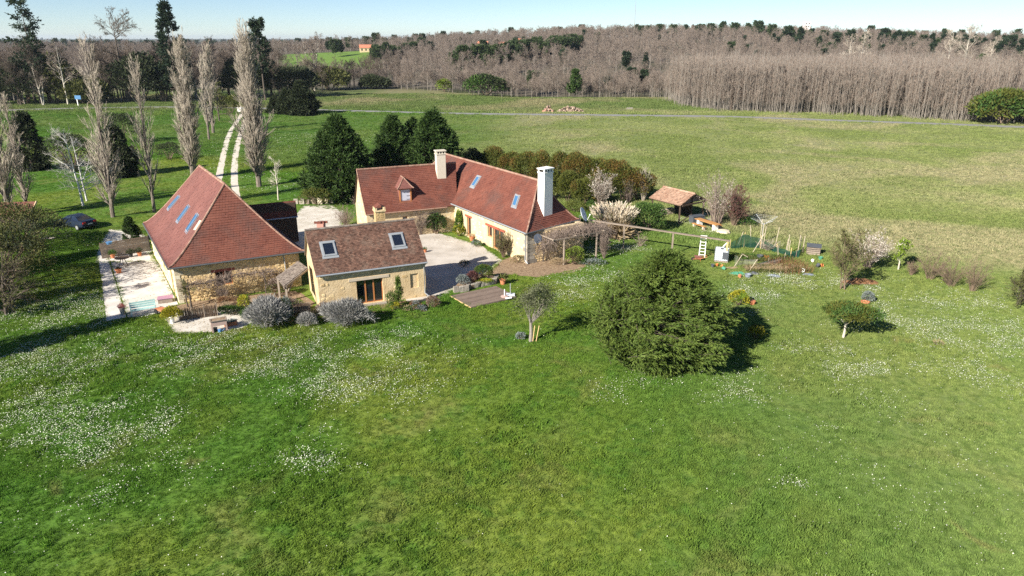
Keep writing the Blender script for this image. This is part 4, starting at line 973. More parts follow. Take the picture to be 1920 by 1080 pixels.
def conifer(seed, loc, H, Rad, label, n=150, sub=9, leafs=6, leaf_l=.34, leaf_w=.1, mat='leaf_conifer', bark='bark_dark', prof=None, ang=(70, 35), up=.1, lo=.03, group=None, name='conifer_tree', trunk_r=.16, droop=0.0, flat=.3, cat='tree', upn=0.0):
    r = RNG(seed); loc = np.asarray(loc, float); gt, gc = Geo(), Geo()
    P, R = trunk_line(r, loc, H * .97, 9, .01, (0, 0), trunk_r, .02); add_branches(gt, P, R, 7, .4)
    prof = prof or (lambda t: (1 - t) ** .8)
    L1, R1 = grow(r, P, R, n, lo, .985, lambda t: ang[0] + (ang[1] - ang[0]) * t, 7, 1, .3, 5, up - droop, .07, .01, lenf=lambda t: Rad * prof(t) + .15); add_branches(gt, L1, R1, 3, .5)
    L2, R2 = grow(r, L1, R1, sub, .25, 1.0, 38, 10, .42, .5, 3, up * .6 - droop, .08, .006, lenf=lambda t: (Rad * .28 + .15) * (1.1 - .5 * t), flat=flat)
    p, d = pts_on(r, L2, leafs, .05, 1.0); d = unit(d + .55 * r.normal(size=d.shape))
    kites(gc, p, d, leaf_l * r.uniform(.6, 1.2, len(p)), leaf_w, r, upn=upn)
    p, d = pts_on(r, L1, leafs, .4, 1.0); kites(gc, p, unit(d + .5 * r.normal(size=d.shape)), leaf_l * r.uniform(.6, 1.1, len(p)), leaf_w, r, upn=upn)
    return tree_thing(name, label, cat, loc, gt, gc, M[bark], M[mat], group)
def shrub(seed, loc, rx, ry, rz, label, n=1500, L=.16, Wd=.07, mat='leaf_green', mat2=None, share2=.3, name='shrub', cat='shrub', lump=.22, out=1.0, stems=10, stem_mat='twig_brown', group=None, z0=0.0, hollow=.45, upd=.2, leaf='foliage', bend=.2, trunk_h=0.0, trunk_r=.09, off=(0, 0)):
    r = RNG(seed); loc = np.asarray(loc, float); g = Geo()
    d = unit(r.normal(size=(n, 3))); d[:, 2] = np.where(d[:, 2] < -.35, -d[:, 2], d[:, 2])
    q = unit(r.normal(size=(11, 3))); ph = r.uniform(0, 6.28, 11)
    lum = np.sum([np.cos(4.5 * (d @ q[k]) + ph[k]) for k in range(11)], 0) / 5.0
    rad = (1 + lump * lum) * (hollow + (1 - hollow) * r.random(n) ** .45)
    p = d * rad[:, None] * np.array([rx, ry, rz]) + np.array([off[0], off[1], rz * .82 + z0]); p[:, 2] = np.maximum(p[:, 2], .03)
    D = unit(out * d * np.array([1 / rx, 1 / ry, 1 / rz]) * min(rx, ry, rz) + r.normal(size=(n, 3)) * .6 + np.array([0, 0, upd]))
    sel = (r.random(n) < share2) if mat2 else np.zeros(n, bool)
    if mat2: sel = (lum + r.normal(0, .35, n)) > np.quantile(lum, 1 - share2)
    for k, m in ((0, ~sel), (1, sel)):
        if m.any(): kites(g, loc + p[m], D[m], L * r.uniform(.6, 1.3, m.sum()), Wd, r, bend=bend, mi=k)
    gt = None
    if stems:
        gt = Geo(); a = r.uniform(0, 6.28, stems); e = np.stack([np.cos(a) * rx * .7, np.sin(a) * ry * .7, r.uniform(.7, 1.4, stems) * rz + z0], 1); b = np.c_[e[:, :2] * (.12 if not trunk_h else .02), np.full(stems, trunk_h)]; e[:, :2] += np.array(off)
        Pm = np.stack([b, b * .5 + e * .5, e], 1) + loc if trunk_h else np.stack([b, b * .4 + e * .6 * [.8, .8, 1.1], e], 1) + loc;
        if trunk_h: gt.tube(loc + np.array([[0, 0, 0], [.03, .02, trunk_h * .5], [0, 0, trunk_h + .05]]), [trunk_r, trunk_r * .8, trunk_r * .7], 8, .4)
        add_branches(gt, Pm, np.tile(np.array([.035, .022, .008]) * max(.5, min(rx, rz)), (stems, 1)), 4, None, r)
    t = thing(name, label, cat, loc, group); g.build('crown' if trunk_h else leaf, [M[mat]] + ([M[mat2]] if mat2 else []), t)
    if gt: gt.build('trunk' if trunk_h else 'stems', M[stem_mat], t)
    return t
def cane_shrub(seed, loc, H, spread, label, n=60, sub=5, tw=3, rm=.01, mat='twig_brown', r0=.02, name='bare_shrub', group=None, up=.05, leafmat=None, leafs=0, leaf_l=.08, leaf_w=.05, base=.15, cat='shrub'):
    """many canes from the ground, side twigs, optionally small leaves or blossom"""
    r = RNG(seed); loc = np.asarray(loc, float); g = Geo()
    a = r.uniform(0, 6.28, n); s = spread * np.sqrt(r.random(n)); h = H * r.uniform(.6, 1.05, n) * (1 - .25 * (s / max(spread, .01)) ** 2)
    b = np.c_[np.cos(a) * s * base, np.sin(a) * s * base, np.zeros(n)]; e = np.c_[np.cos(a) * s, np.sin(a) * s, h]; t = np.linspace(0, 1, 5)[None, :, None]
    P = b[:, None] + (e - b)[:, None] * t * np.array([1, 1, 1]) ; P[:, :, :2] = b[:, None, :2] + (e - b)[:, None, :2] * t ** 1.5; P[:, 1:] += r.normal(0, .03 * H, (n, 4, 3)) * .5; P += loc
    R = np.tile(np.linspace(1, .3, 5) * r0, (n, 1)); add_branches(g, P, R, 4, None, r)
    th = thing(name, label, cat, loc, group); g.build('stems', M[mat], th)
    L2, R2 = grow(r, P, R, sub, .25, 1, 32, 12, .32, .7, 3, up, .1, rm); gc = Geo(); add_branches(gc, L2, R2, 3, None, r)
    L3, R3 = grow(r, L2, R2, tw, .2, 1, 34, 12, .6, .7, 2, up, .1, rm * .8, tip=.5); add_branches(gc, L3, R3, 3, None, r); gc.build('twigs', M[mat], th, kind='stuff')
    if leafmat:
        p, d = pts_on(r, L3, leafs, .1, 1); gl = Geo(); kites(gl, p, unit(d * .4 + r.normal(size=d.shape)), leaf_l * r.uniform(.6, 1.3, len(p)), leaf_w, r); gl.build('foliage', M[leafmat], th)
    return th
def G0(u, v): return at(u, v) * [1, 1, 0] + [0, 0, 0]

def spray_bush(seed, loc, rx, ry, H, label, n=900, sub=10, leafs=8, L=.24, Wd=.06, mat='leaf_cypress', name='cypress_bush', cat='tree', lump=.16, taper=.0, lean=(0, 0, 0), group=None, slen=1.1, bark='bark_dark', pk=2.2, widest=.36, inner=.55, upn=.8, base=.8, flat=.55, dsp=.38):
    """dense evergreen: drooping flat sprays over a lumpy body that is widest low down; a real trunk and limbs inside"""
    r = RNG(seed); loc = np.asarray(loc, float); gt, gc = Geo(), Geo()
    P, R = trunk_line(r, loc, H * .9, 9, .01, (0, 0), .03 * H, .02); add_branches(gt, P, R, 8, .4)
    z = r.random(n) ** 1.15 * .97 + .015; a = r.uniform(0, 2 * PI, n)
    pr = np.where(z < widest, base + (1 - base) * np.sin(.5 * PI * z / widest), np.clip(1 - ((z - widest) / (1 - widest)) ** pk, 0, 1) ** (.5 if taper == 0 else taper))
    q = RNG(seed + 1); ks = q.integers(2, 7, 9); kz = q.uniform(3, 11, 9); ph = q.uniform(0, 6.28, 9)
    lm = np.sum([np.cos(ks[k] * a + kz[k] * z + ph[k]) for k in range(9)], 0) / 4.2
    rad = pr * (1 + lump * lm); dep = inner + (1 - inner) * r.random(n) ** .5
    e = np.stack([np.cos(a) * rx * rad, np.sin(a) * ry * rad, z * H * (1 + .05 * lm)], 1)
    out = unit(np.stack([np.cos(a) / rx * rx, np.sin(a), .15 + 1.1 * np.clip(z - widest, 0, 1) - .25 * (z < .15)], 1) + .28 * r.normal(size=(n, 3)) + np.array(lean))
    tip = loc + e * np.c_[dep, dep, np.ones(n)]; ln = slen * r.uniform(.7, 1.3, n) * (.55 + .45 * np.clip(pr, 0, 1)); st = tip - out * ln[:, None]
    t = np.linspace(0, 1, 5)[None, :, None]; A = st[:, None] + (tip - st)[:, None] * t; A[..., 2] -= (t[..., 0] ** 2) * .10 * ln[:, None]; A[..., 2] = np.maximum(A[..., 2], .05)
    add_branches(gt, A, np.tile(np.linspace(.016, .005, 5), (n, 1)), 3, None, r)
    L2, R2 = grow(r, A, np.tile(np.linspace(.016, .005, 5), (n, 1)), sub, .15, 1.0, 36, 9, 1, .5, 3, -.01, .07, .004, lenf=lambda t_: slen * .5 * (1.15 - .7 * t_), flat=flat)
    p, d = pts_on(r, L2, leafs, .0, 1.0); d = unit(d + dsp * r.normal(size=d.shape)); p[:, 2] = np.maximum(p[:, 2], .04)
    kites(gc, p, d, L * r.uniform(.6, 1.25, len(p)), Wd, r, upn=upn)
    return tree_thing(name, label, cat, loc, gt, gc, M[bark], M[mat], group)
# poplars along the drive
poplar(101, G0(486, 350), 19.6, 'broadest leafless poplar beside the chalk wheel tracks, right of the drive', 150, 11, 5, 1.12, .38, .02, rm=.017, lean=(.5, 0))
poplar(102, G0(362, 336), 18.6, 'tall dense leafless poplar rising behind the rose roof of the barn', 120, 11, 5, 1.08, .36, .02, rm=.017, lean=(.9, 0))
poplar(103, G0(212, 407), 17.6, 'leafless poplar just right of the parked car with bare dark trunk', 62, 9, 5, 1.02, .24, .05, rm=.012, lean=(1.0, 0))
poplar(104, G0(290, 398), 16.6, 'slim thin leafless poplar standing left of the barn roof', 50, 8, 4, .9, .2, .06, rm=.011, lean=(.6, 0))
poplar(105, G0(400, 250), 18.2, 'leafless poplar farther up the drive, left of the wheel tracks', 60, 8, 4, .95, .34, .04, rm=.022, lean=(.8, 0))
poplar(106, G0(392, 262), 15.0, 'slender leafless poplar behind the barn ridge beside the farther poplar', 34, 7, 4, .8, .24, .05, rm=.02, lean=(.5, 0))
poplar(107, G0(18, 410), 15.5, 'dense leafless poplar at the left edge beside the tiled hut', 80, 9, 5, 1.1, .3, .03, rm=.014, lean=(1.2, 0))
poplar(108, G0(52, 400), 13.0, 'smaller leafless poplar between the tiled hut and the dark conifer', 54, 8, 5, 1.2, .2, .03, rm=.013, lean=(.2, 0))
# birch and neighbours
bare(111, G0(156, 386), 9.6, 'white barked birch with wide bare branches behind the car', (15, 7, 6, 2), 66, .03, .15, .13, .5, ('bark_birch', 'twig_birch'), .009, name='birch_tree', wob=.1, lean=(-.5, 0))
bare(112, G0(163, 377), 8.6, 'second thinner birch trunk close behind the wide white birch', (10, 6, 5, 2), 62, .04, .12, .15, .42, ('bark_birch', 'twig_birch'), .009, name='birch_tree', wob=.1, lean=(-.2, 0))
bare(113, G0(522, 375), 5.6, 'small pale bare tree with few branches beside the broad poplar', (11, 5, 4, 0), 48, .08, .1, .2, .34, ('bark_pale', 'bark_pale'), .014, name='small_tree')
bare(114, G0(692, 408), 3.6, 'pale bare tangle of branches against the gable of the farmhouse wing', (12, 6, 5, 2), 55, .05, .07, .1, .5, ('bark_pale', 'twig_vine'), .009, name='bare_tree', trunks=2, tspread=.25)
spray_bush(121, G0(62, 318), 2.7, 2.43, 8.4, 'dark green conifer behind the poplars at the left edge', 300, 8, 5, 0.5, 0.17, 'leaf_dark', 'conifer_tree', lump=.16, taper=.7, pk=1.6, widest=.2, slen=1.3, lean=(0, 0, .5))
spray_bush(122, G0(228, 330), 2.6, 2.34, 7.2, 'dark olive evergreen half hidden behind the poplar by the car', 300, 8, 5, 0.5, 0.17, 'leaf_dark', 'conifer_tree', lump=.16, taper=.7, pk=1.6, widest=.2, slen=1.3, lean=(0, 0, .5))
shrub(123, G0(140, 322), 3.4, 3.4, 3.2, 'large dull brown-green shrub behind the birch', 4200, .3, .1, 'leaf_dark', None, lump=.2, stems=24)
shrub(124, G0(318, 300), 1.8, 1.8, 1.6, 'dark low shrub in the meadow beside the barn side poplar', 1500, .24, .1, 'leaf_dark', stems=12)
shrub(125, G0(232, 268), 3.2, 3, 3.2, 'dark shrub behind the first poplar in the left meadow', 2500, .34, .14, 'leaf_dark')
# evergreens behind the wing
spray_bush(131, G0(642, 372), 4.9, 4.41, 10.2, 'broad dark green cypress behind the left gable of the wing', 900, 9, 7, .42, .12, 'leaf_conifer', 'cypress_tree', lump=.16, taper=.9, pk=1.5, widest=.2, slen=1.7, lean=(0, 0, .55), inner=.5)
spray_bush(132, G0(742, 350), 3.7, 3.3, 9.4, 'pointed dark green cypress left of the beige chimney', 600, 9, 7, .42, .12, 'leaf_conifer', 'cypress_tree', lump=.16, taper=.9, pk=1.5, widest=.2, slen=1.7, lean=(0, 0, .55), inner=.5)
spray_bush(133, G0(816, 350), 4.8, 4.2, 10, 'wide dark green cypress right behind the beige chimney', 760, 9, 7, .42, .12, 'leaf_conifer', 'cypress_tree', lump=.16, taper=.9, pk=1.5, widest=.2, slen=1.7, lean=(0, 0, .55), inner=.5)
spray_bush(134, G0(778, 345), 3.2, 2.8, 8.4, 'narrow dark cypress between the two taller ones behind the wing', 420, 9, 7, .42, .12, 'leaf_conifer', 'cypress_tree', lump=.16, taper=.9, pk=1.5, widest=.2, slen=1.7, lean=(0, 0, .55), inner=.5)
shrub(135, G0(596, 384), 2.3, 1.8, 1.1, 'low brown-green shrubs below the broad cypress', 1500, .2, .08, 'leaf_hedge', stems=10)
# tall hedge beyond the farmhouse
hx = [(893, 332, 1.9, 2.2, 0), (925, 338, 1.7, 2.5, .1), (955, 342, 1.7, 2.4, .25), (985, 348, 1.8, 2.6, .3), (1018, 352, 1.8, 2.7, .5), (1050, 358, 1.7, 2.9, .35), (1080, 364, 1.8, 3.0, .5), (1108, 366, 1.7, 2.9, .6), (1140, 372, 1.7, 2.7, .55), (1168, 376, 1.8, 2.6, .55), (1196, 376, 1.7, 2.3, .7), (1064, 378, 1.3, 2.2, .05), (1096, 384, 1.4, 1.9, .1), (1040, 374, 1.3, 2.0, .05)]
HL = ['darkest green hedge cypress at the left end behind the ridge', 'dense olive hedge cypress second from the left end', 'thin olive hedge cypress with a brown patch', 'olive hedge cypress left of the white chimney', 'tall rusty topped hedge cypress directly left of the white chimney', 'tall olive hedge cypress behind the white chimney', 'tallest rusty orange hedge cypress right of the white chimney', 'rusty brown hedge cypress near the middle gap of the hedge', 'orange tinged hedge cypress behind the blossom bush', 'broad domed olive hedge cypress above the bare shrubs', 'rust red hedge cypress at the right end of the hedge', 'lower green hedge cypress in front, right of the white chimney', 'lowest green hedge cypress in front of the blossom bush', 'lower green hedge cypress partly behind the white chimney']
for k, ((u, v, rr_, hh, ru), lb) in enumerate(zip(hx, HL)):
    shrub(140 + k, G0(u, v), rr_ * 1.1, rr_ * 1.1, hh * .98, lb, 5200, .24, .1, 'leaf_dark' if k == 0 else 'leaf_hedge', 'leaf_hedge_rust' if ru > .08 else None, ru * .55, 'hedge_cypress', 'hedge', .2, 1.0, 6, upd=.45, group='tall cypress hedge behind the farmhouse')
cane_shrub(160, G0(1126, 388), 4.4, 1.7, 'white blossoming bush in front of the hedge', 70, 6, 4, .008, 'twig_vine', .022, 'blossom_bush', leafmat='blossom', leafs=2, leaf_l=.1, leaf_w=.07)
cane_shrub(161, G0(1206, 378), 4.2, 1.0, 'tall bare grey shrub at the right end of the hedge', 60, 6, 4, .011, 'twig_poplar', .025)
cane_shrub(162, G0(1178, 380), 3.2, 1.0, 'shorter bare shrub left of the tall grey one', 46, 6, 4, .01, 'twig_vine', .02)
cane_shrub(163, G0(1052, 342), 4.6, .6, 'thin dead tree standing inside the hedge', 26, 6, 4, .012, 'twig_poplar', .03)
shrub(164, G0(1080, 398), 1.5, 1.0, .7, 'low yellowish conifer below the hedge beyond the hip roof', 1200, .18, .07, 'leaf_hedge', lump=.3)
shrub(165, G0(1107, 396), .6, .6, .7, 'small dark bush beside the blossom bush foot', 500, .14, .06, 'leaf_green')
# pampas, laurel
def pampas(seed, loc, H, S, label, n=260, plume=True, name='pampas_grass'):
    r = RNG(seed); loc = np.asarray(loc, float); g = Geo(); a = r.uniform(0, 6.28, n); s = S * np.sqrt(r.random(n)); h = H * r.uniform(.72, 1.0, n) * (1 - .12 * (s / S) ** 2)
    b = np.c_[np.cos(a) * s * .35, np.sin(a) * s * .35, np.zeros(n)]; e = np.c_[np.cos(a) * s, np.sin(a) * s, h]; t = np.linspace(0, 1, 4)[None, :, None]
    P = b[:, None] + (e - b)[:, None] * t; P[:, :, :2] = b[:, None, :2] + (e - b)[:, None, :2] * t ** 1.6; P += loc
    add_branches(g, P, np.tile(np.array([.014, .012, .01, .008]), (n, 1)), 3, None, r)
    m = n * 9; k = r.integers(0, n, m); d = unit(np.c_[np.cos(a[k]) * .8, np.sin(a[k]) * .8, r.uniform(.1, 1.2, m)] + .3 * r.normal(size=(m, 3)))
    kites(g, loc + np.c_[b[k, :2], np.zeros(m)], d, H * r.uniform(.3, .62, m), .04, r, bend=.35)
    th = thing(name, label, 'ornamental grass', loc); g.build('leaves', M['leaf_dry'], th)
    if plume:
        g = Geo(); q = P[:, -1]; d = unit(P[:, -1] - P[:, -2]); m = 8
        for k in range(m):
            w = k / m; kites(g, q - d * (.75 * (1 - w)), unit(d + .22 * r.normal(size=d.shape)), .36 * r.uniform(.7, 1.2, n), .09, r, bend=.1)
        g.build('plumes', M['pampas'], th)
    return th
pampas(171, G0(1150, 440), 3.3, 2.5, 'large pampas grass clump with pale upright plumes beside the laurel', 300)
shrub(172, G0(1214, 433), 1.75, 1.6, 1.7, 'round glossy green laurel bush between pampas grass and tiled shelter', 4200, .2, .1, 'leaf_laurel', lump=.16, stems=10, name='laurel_bush')
cane_shrub(173, G0(1200, 462), 1.7, 1.0, 'small bare shrub under the long trellis beam', 16, 5, 3, .009, 'twig_vine', .02)
# beside the shelter
cane_shrub(175, G0(1342, 420), 5.6, 2.2, 'tall shrub with pale opening buds behind the picnic table', 44, 7, 5, .008, 'twig_vine', .035, 'budding_shrub', leafmat='blossom', leafs=1, leaf_l=.09, leaf_w=.06, base=.3)
cane_shrub(176, G0(1376, 424), 4.4, 1.5, 'dark red leaved shrub right of the picnic table', 60, 7, 4, .008, 'twig_brown', .025, 'purple_shrub', leafmat='leaf_purple', leafs=3, leaf_l=.12, leaf_w=.07)
shrub(177, G0(1398, 424), 1.1, .9, .55, 'low green bush behind the washing line', 900, .15, .07, 'leaf_green')
# front beds
shrub(181, G0(504, 612), 1.35, 1.1, .98, 'largest silver lavender bush at the patio corner', 6000, .44, .03, 'leaf_lavender', None, lump=.3, out=1.2, upd=.7, hollow=.25, name='lavender_bush', group='lavender bushes along the house front')
shrub(182, G0(577, 610), .62, .55, .45, 'smallest lavender bush between the two large ones', 1700, .22, .03, 'leaf_lavender', None, lump=.14, upd=.75, name='lavender_bush', group='lavender bushes along the house front')
shrub(183, G0(652, 608), 1.5, .9, .85, 'lavender bush in front of the glazed oak door', 6000, .4, .03, 'leaf_lavender', None, lump=.34, out=1.1, upd=.7, hollow=.25, name='lavender_bush', group='lavender bushes along the house front')
shrub(184, G0(536, 604), .55, .5, 1.0, 'upright dark green rosemary behind the largest lavender', 1500, .2, .04, 'leaf_green', 'leaf_grey', .4, name='rosemary_bush', upd=.9)
shrub(185, G0(545, 590), .8, .5, .7, 'purple brown dry shrub under the porch canopy', 1000, .18, .03, 'twig_vine', name='dry_shrub', upd=.6)
shrub(186, G0(612, 592), .7, .45, .5, 'brown dry perennials at the left foot of the small house', 1200, .2, .025, 'twig_vine', name='dry_shrub', upd=.7)
conifer(187, G0(749, 578), 2.35, .55, 'slim upright conifer beside the glazed oak door', 70, 6, 5, .12, .05, 'leaf_cypress', trunk_r=.04, prof=lambda t: (1 - t) ** .7, ang=(40, 15), up=.2)
shrub(188, G0(742, 580), .4, .35, .33, 'bright yellow-green spurge at the foot of the slim conifer', 700, .1, .05, 'leaf_yellow', 'leaf_green', .4, name='spurge')
shrub(189, G0(735, 577), .35, .3, .7, 'green climber at the right jamb of the glazed door', 700, .1, .05, 'leaf_green', name='climber')
shrub(190, G0(779, 580), .55, .4, .34, 'small rusty shrub under the blocked window', 800, .1, .04, 'leaf_rust', 'leaf_grey', .4)
shrub(191, G0(812, 577), .48, .42, .5, 'dry reddish brown shrub at the right corner of the small house', 1200, .14, .03, 'leaf_rust', 'twig_vine', .6, upd=.6)
shrub(192, G0(790, 582), .4, .25, .2, 'silver leaved plant in the bed below the downpipe', 400, .12, .05, 'leaf_grey')
shrub(193, G0(765, 583), .4, .25, .22, 'low green plant with pale stones beside the door step', 400, .1, .05, 'leaf_green', 'leaf_dry', .3)
shrub(194, G0(460, 588), .42, .38, .62, 'bright yellow flowering bush against the barn front', 900, .1, .06, 'leaf_yellow', 'leaf_lime', .3, z0=.35, name='yellow_bush')
shrub(195, G0(438, 590), 1.1, .3, .34, 'strip of dark green leaves at the foot of the barn wall', 1300, .2, .06, 'leaf_green', 'leaf_dark', .4, upd=.7, name='iris_bed')
shrub(196, G0(462, 596), .45, .35, .3, 'fresh green leafy plant under the yellow bush', 500, .16, .06, 'leaf_green', upd=.6)
shrub(197, G0(430, 578), 1.0, .35, .34, 'rust coloured dry perennials under the barn window', 1300, .14, .035, 'leaf_rust', 'leaf_dry', .4, z0=.3, name='dry_perennials')
# trained vine on the barn front and its trellis
def vine(seed, pts, label, side=.35, n=900, mat='twig_vine', leafm=None, name='vine', posts=(), loc=None, L=.55, leafn=300):
    r = RNG(seed); P = np.array(pts, float); d = np.r_[0, np.cumsum(np.linalg.norm(np.diff(P, axis=0), axis=1))]
    s = r.uniform(0, d[-1], n); q = np.stack([np.interp(s, d, P[:, k]) for k in range(3)], 1) + r.normal(0, 1, (n, 3)) * np.array([side, side, side * .55])
    D = unit(r.normal(size=(n, 3)) + [0, 0, -.1]); B = np.stack([q, q + D * L * .5, q + D * L + r.normal(0, .08, (n, 3))], 1); B[..., 2] = np.maximum(B[..., 2], .03)
    loc = P[0] * [1, 1, 0] if loc is None else loc
    t = thing(name, label, 'climber', loc); g = Geo(); add_branches(g, B, np.tile(np.array([.012, .01, .006]), (n, 1)), 3, None, r); g.build('canes', M[mat], t)
    g = Geo(); s = np.linspace(0, d[-1], 24); q = np.stack([np.interp(s, d, P[:, k]) for k in range(3)], 1); q[1:-1] += r.normal(0, .06, (22, 3)); g.tube(q, np.linspace(.06, .025, 24), 6, .5)
    for a in posts: g.tube([up3(a, 0), up3(a, a[2] * .5) + r.normal(0, .04, 3) * [1, 1, 0], a], [.06, .05, .04], 6, .4)
    g.build('stem', M['bark_dark'], t)
    if leafm: gl = Geo(); k = r.integers(0, n, leafn); kites(gl, B[k, 1], unit(r.normal(size=(leafn, 3))), .13, .08, r); gl.build('foliage', M[leafm], t)
    return t
bv = lambda a, b, z: ff.p(a, b, z)
vine(201, [bv(.3, .7, 1.5), bv(2.4, .75, 1.65), bv(4.6, .7, 1.9), bv(6.6, .5, 1.75), bv(7.6, .4, 1.2)], 'bare vine trained along the front of the barn over its window', .24, 750, posts=[bv(.5, 1.0, 1.6), bv(6.2, .55, 1.9)])
bare(202, bv(.75, 1.35, 0), 2.3, 'small gnarled tree with budding crown at the left corner of the barn', (13, 7, 6, 2), 60, .05, .08, .3, .45, ('bark_dark', 'leaf_ivy'), .009, name='gnarled_tree')
cane_shrub(203, bv(3.0, .95, 0), 1.9, .9, 'thin dry canes leaning on the barn front above the reed fence', 60, 4, 2, .007, 'twig_vine', .011)
cane_shrub(204, bv(6.9, .7, 0), 1.8, .6, 'orange brown canes between barn window and porch', 40, 4, 3, .007, 'leaf_rust', .011)
shrub(205, G0(520, 556), .8, .5, .75, 'dark tangle of climbers beside the porch canopy', 1300, .16, .05, 'leaf_ivy', 'twig_vine', .5, name='climber')
# courtyard plants
fmv = lambda a, b, z=0.0: fm.p(a, b, z)
shrub(211, fmv(wa(863, 440, 0), .35), .42, .4, 1.35, 'tall green climber on the courtyard wall of the farmhouse', 2200, .13, .08, 'leaf_green', 'leaf_lime', .45, name='climber', lump=.25)
shrub(212, fmv(wa(846, 445, 0), .6), .65, .6, .62, 'bright yellow-green bush in the courtyard corner', 1400, .12, .07, 'leaf_yellow', 'leaf_green', .45)
shrub(213, gf.p(wg(795, 420, 0), .35, 0), 1.2, .4, 1.2, 'dark green ivy covering the wing wall left of its door', 2600, .14, .08, 'leaf_green', 'leaf_dark', .4, name='ivy', lump=.2)
shrub(214, G0(893, 462), .5, .45, .36, 'small grey-green potted olive beside the farmhouse door', 700, .13, .04, 'leaf_grey', 'leaf_green', .3)
cane_shrub(215, fmv(wa(935, 485, 0), .75), 2.5, .75, 'bushy shrub with thin leaves in front of the farmhouse door', 70, 6, 4, .006, 'twig_brown', .014, leafmat='leaf_ivy', leafs=2, leaf_l=.08, leaf_w=.04)
shrub(216, fmv(wa(978, 492, 0), .4), .7, .35, .38, 'low dry plants at the foot of the farmhouse wall', 900, .14, .03, 'leaf_dry', 'leaf_ivy', .3, upd=.6)
cane_shrub(217, G0(788, 440), 2.6, 1.2, 'mauve bare shrub behind the right end of the small house roof', 60, 6, 4, .008, 'twig_vine', .014)
cane_shrub(218, G0(650, 425), 2.3, 1.6, 'pale tangled shrub in front of the wing gable', 60, 6, 4, .008, 'twig_vine', .014)
# vine pergola on the hip end
hv = lambda a, b, z: fh.p(a, b, z)
pg = thing('vine_pergola', 'pergola of bare tangled vine along the hip end of the farmhouse', 'pergola', hv(3.2, 1.2, 0))
for a, b in ((2.2, 1.9), (5.9, 1.9)):
    g = Geo(); g.tube([hv(a, b, 0), hv(a, b, 2.35)], .09, 8); g.build('post', M['wood_grey'], pg)
for (a0, b0), (a1, b1) in (((.9, 1.9), (6.9, 1.9)), ((.9, .1), (.9, 2.1)), ((3.4, .1), (3.4, 2.1)), ((6.6, .1), (6.6, 2.1))):
    g = Geo(); g.beam(hv(a0, b0, 2.42 if a0 != a1 else 2.53), hv(a1, b1, 2.42 if a0 != a1 else 2.53), .09, .1); g.build('beam', M['wood_grey'], pg)
vine(221, [hv(.8, .5, 1.2), hv(1.6, .8, 2.5), hv(3.2, 1.2, 2.65), hv(5.2, 1.2, 2.65), hv(6.9, 1.2, 2.5), hv(7.5, 1.4, 2.0)], 'dense leafless vine heaped on the pergola of the farmhouse', .48, 2600, posts=[hv(1.2, .15, 2.4)])
cane_shrub(222, hv(6.4, 2.4, 0), 2.5, .55, 'upright dry canes at the right pergola post', 80, 4, 3, .008, 'twig_vine', .013)
shrub(223, hv(3.1, 2.2, 0), .95, .8, .85, 'yellow-green evergreen bush under the vine pergola', 2200, .13, .07, 'leaf_ivy', 'leaf_lime', .35)
shrub(224, hv(1.8, 1.6, 0), .8, .4, .3, 'sparse dry perennials in the bed at the hip end wall', 700, .14, .03, 'leaf_dry', upd=.7, name='dry_perennials')
shrub(225, hv(4.3, 3.3, 0), 1.3, .5, .3, 'grey-green low plants at the stony edge of the bed', 1100, .14, .05, 'leaf_grey', 'leaf_green', .4)
# lawn trees
spray_bush(301, at(1238, 677) * [1, 1, 0], 4.15, 4.0, 7.1, 'huge round green cypress bush on the lawn, the largest tree in front of the houses', 900, 15, 12, .22, .055, lean=(.6, .1, .0), lump=.26, pk=1.18, widest=.40, slen=1.9, inner=.5, taper=.8, base=.42, flat=.82, dsp=.26, upn=2.5)
def leafy(seed, loc, H, label, n, lenk, ang, leafs, ll, lw, mat, bark, r0=.09, lo=.3, up=.05, name='tree', trunks=1, tspread=0, rm=.008, lean=(0, 0), hang=0.0):
    t = bare(seed, loc, H, label, n, ang, up, r0, lo, lenk, (bark, bark), rm, trunks, None, name, .12, lean, tspread)
    r = RNG(seed + 5000); L3, L2 = t_tips[t]; p, d = pts_on(r, L3, leafs, .1, 1); g = Geo()
    p[:, 2] = np.maximum(p[:, 2], .06)
    kites(g, p, unit(d * .6 + .7 * r.normal(size=d.shape) + [0, 0, -hang]), ll * r.uniform(.6, 1.25, len(p)), lw, r); g.build('foliage', M[mat], t); return t
shrub(311, G0(995, 640), 1.35, 1.2, 1.45, 'thin grey-green olive tree tied to stakes on the lawn', 2600, .2, .055, 'leaf_olive', 'leaf_dark', .25, 'olive_tree', 'tree', .42, .6, 16, 'bark', None, 1.35, .12, upd=.1, trunk_h=1.3, trunk_r=.14, off=(.3, .1))
shrub(312, G0(1581, 633), 1.75, 1.4, .5, 'small umbrella shaped loquat tree with pale forked trunk', 3000, .24, .085, 'leaf_hedge', 'leaf_laurel', .35, 'loquat_tree', 'tree', .25, .8, 12, 'bark_pale', None, 1.35, .5, upd=.0, trunk_h=.95, trunk_r=.09, off=(.25, .1))
leafy(313, G0(1577, 542), 5.0, 'budding multi-stemmed tree behind the rust coloured heap', (12, 7, 6, 2), .38, 46, 3, .09, .06, 'leaf_ivy', 'twig_brown', .06, .15, .08, 'budding_tree', 4, .3, .005)
leafy(314, G0(1684, 506), 3.0, 'small tree in fresh lime green leaf at the meadow edge', (14, 6, 5, 0), .42, 50, 5, .13, .08, 'leaf_lime', 'bark_pale', .07, .22, .05, 'lime_green_tree')
cane_shrub(315, G0(1626, 502), 3.4, 2.0, 'pale pink blossoming bush right of the budding tree', 60, 6, 4, .008, 'twig_vine', .016, 'blossom_bush', leafmat='blossom', leafs=2, leaf_l=.1, leaf_w=.07)
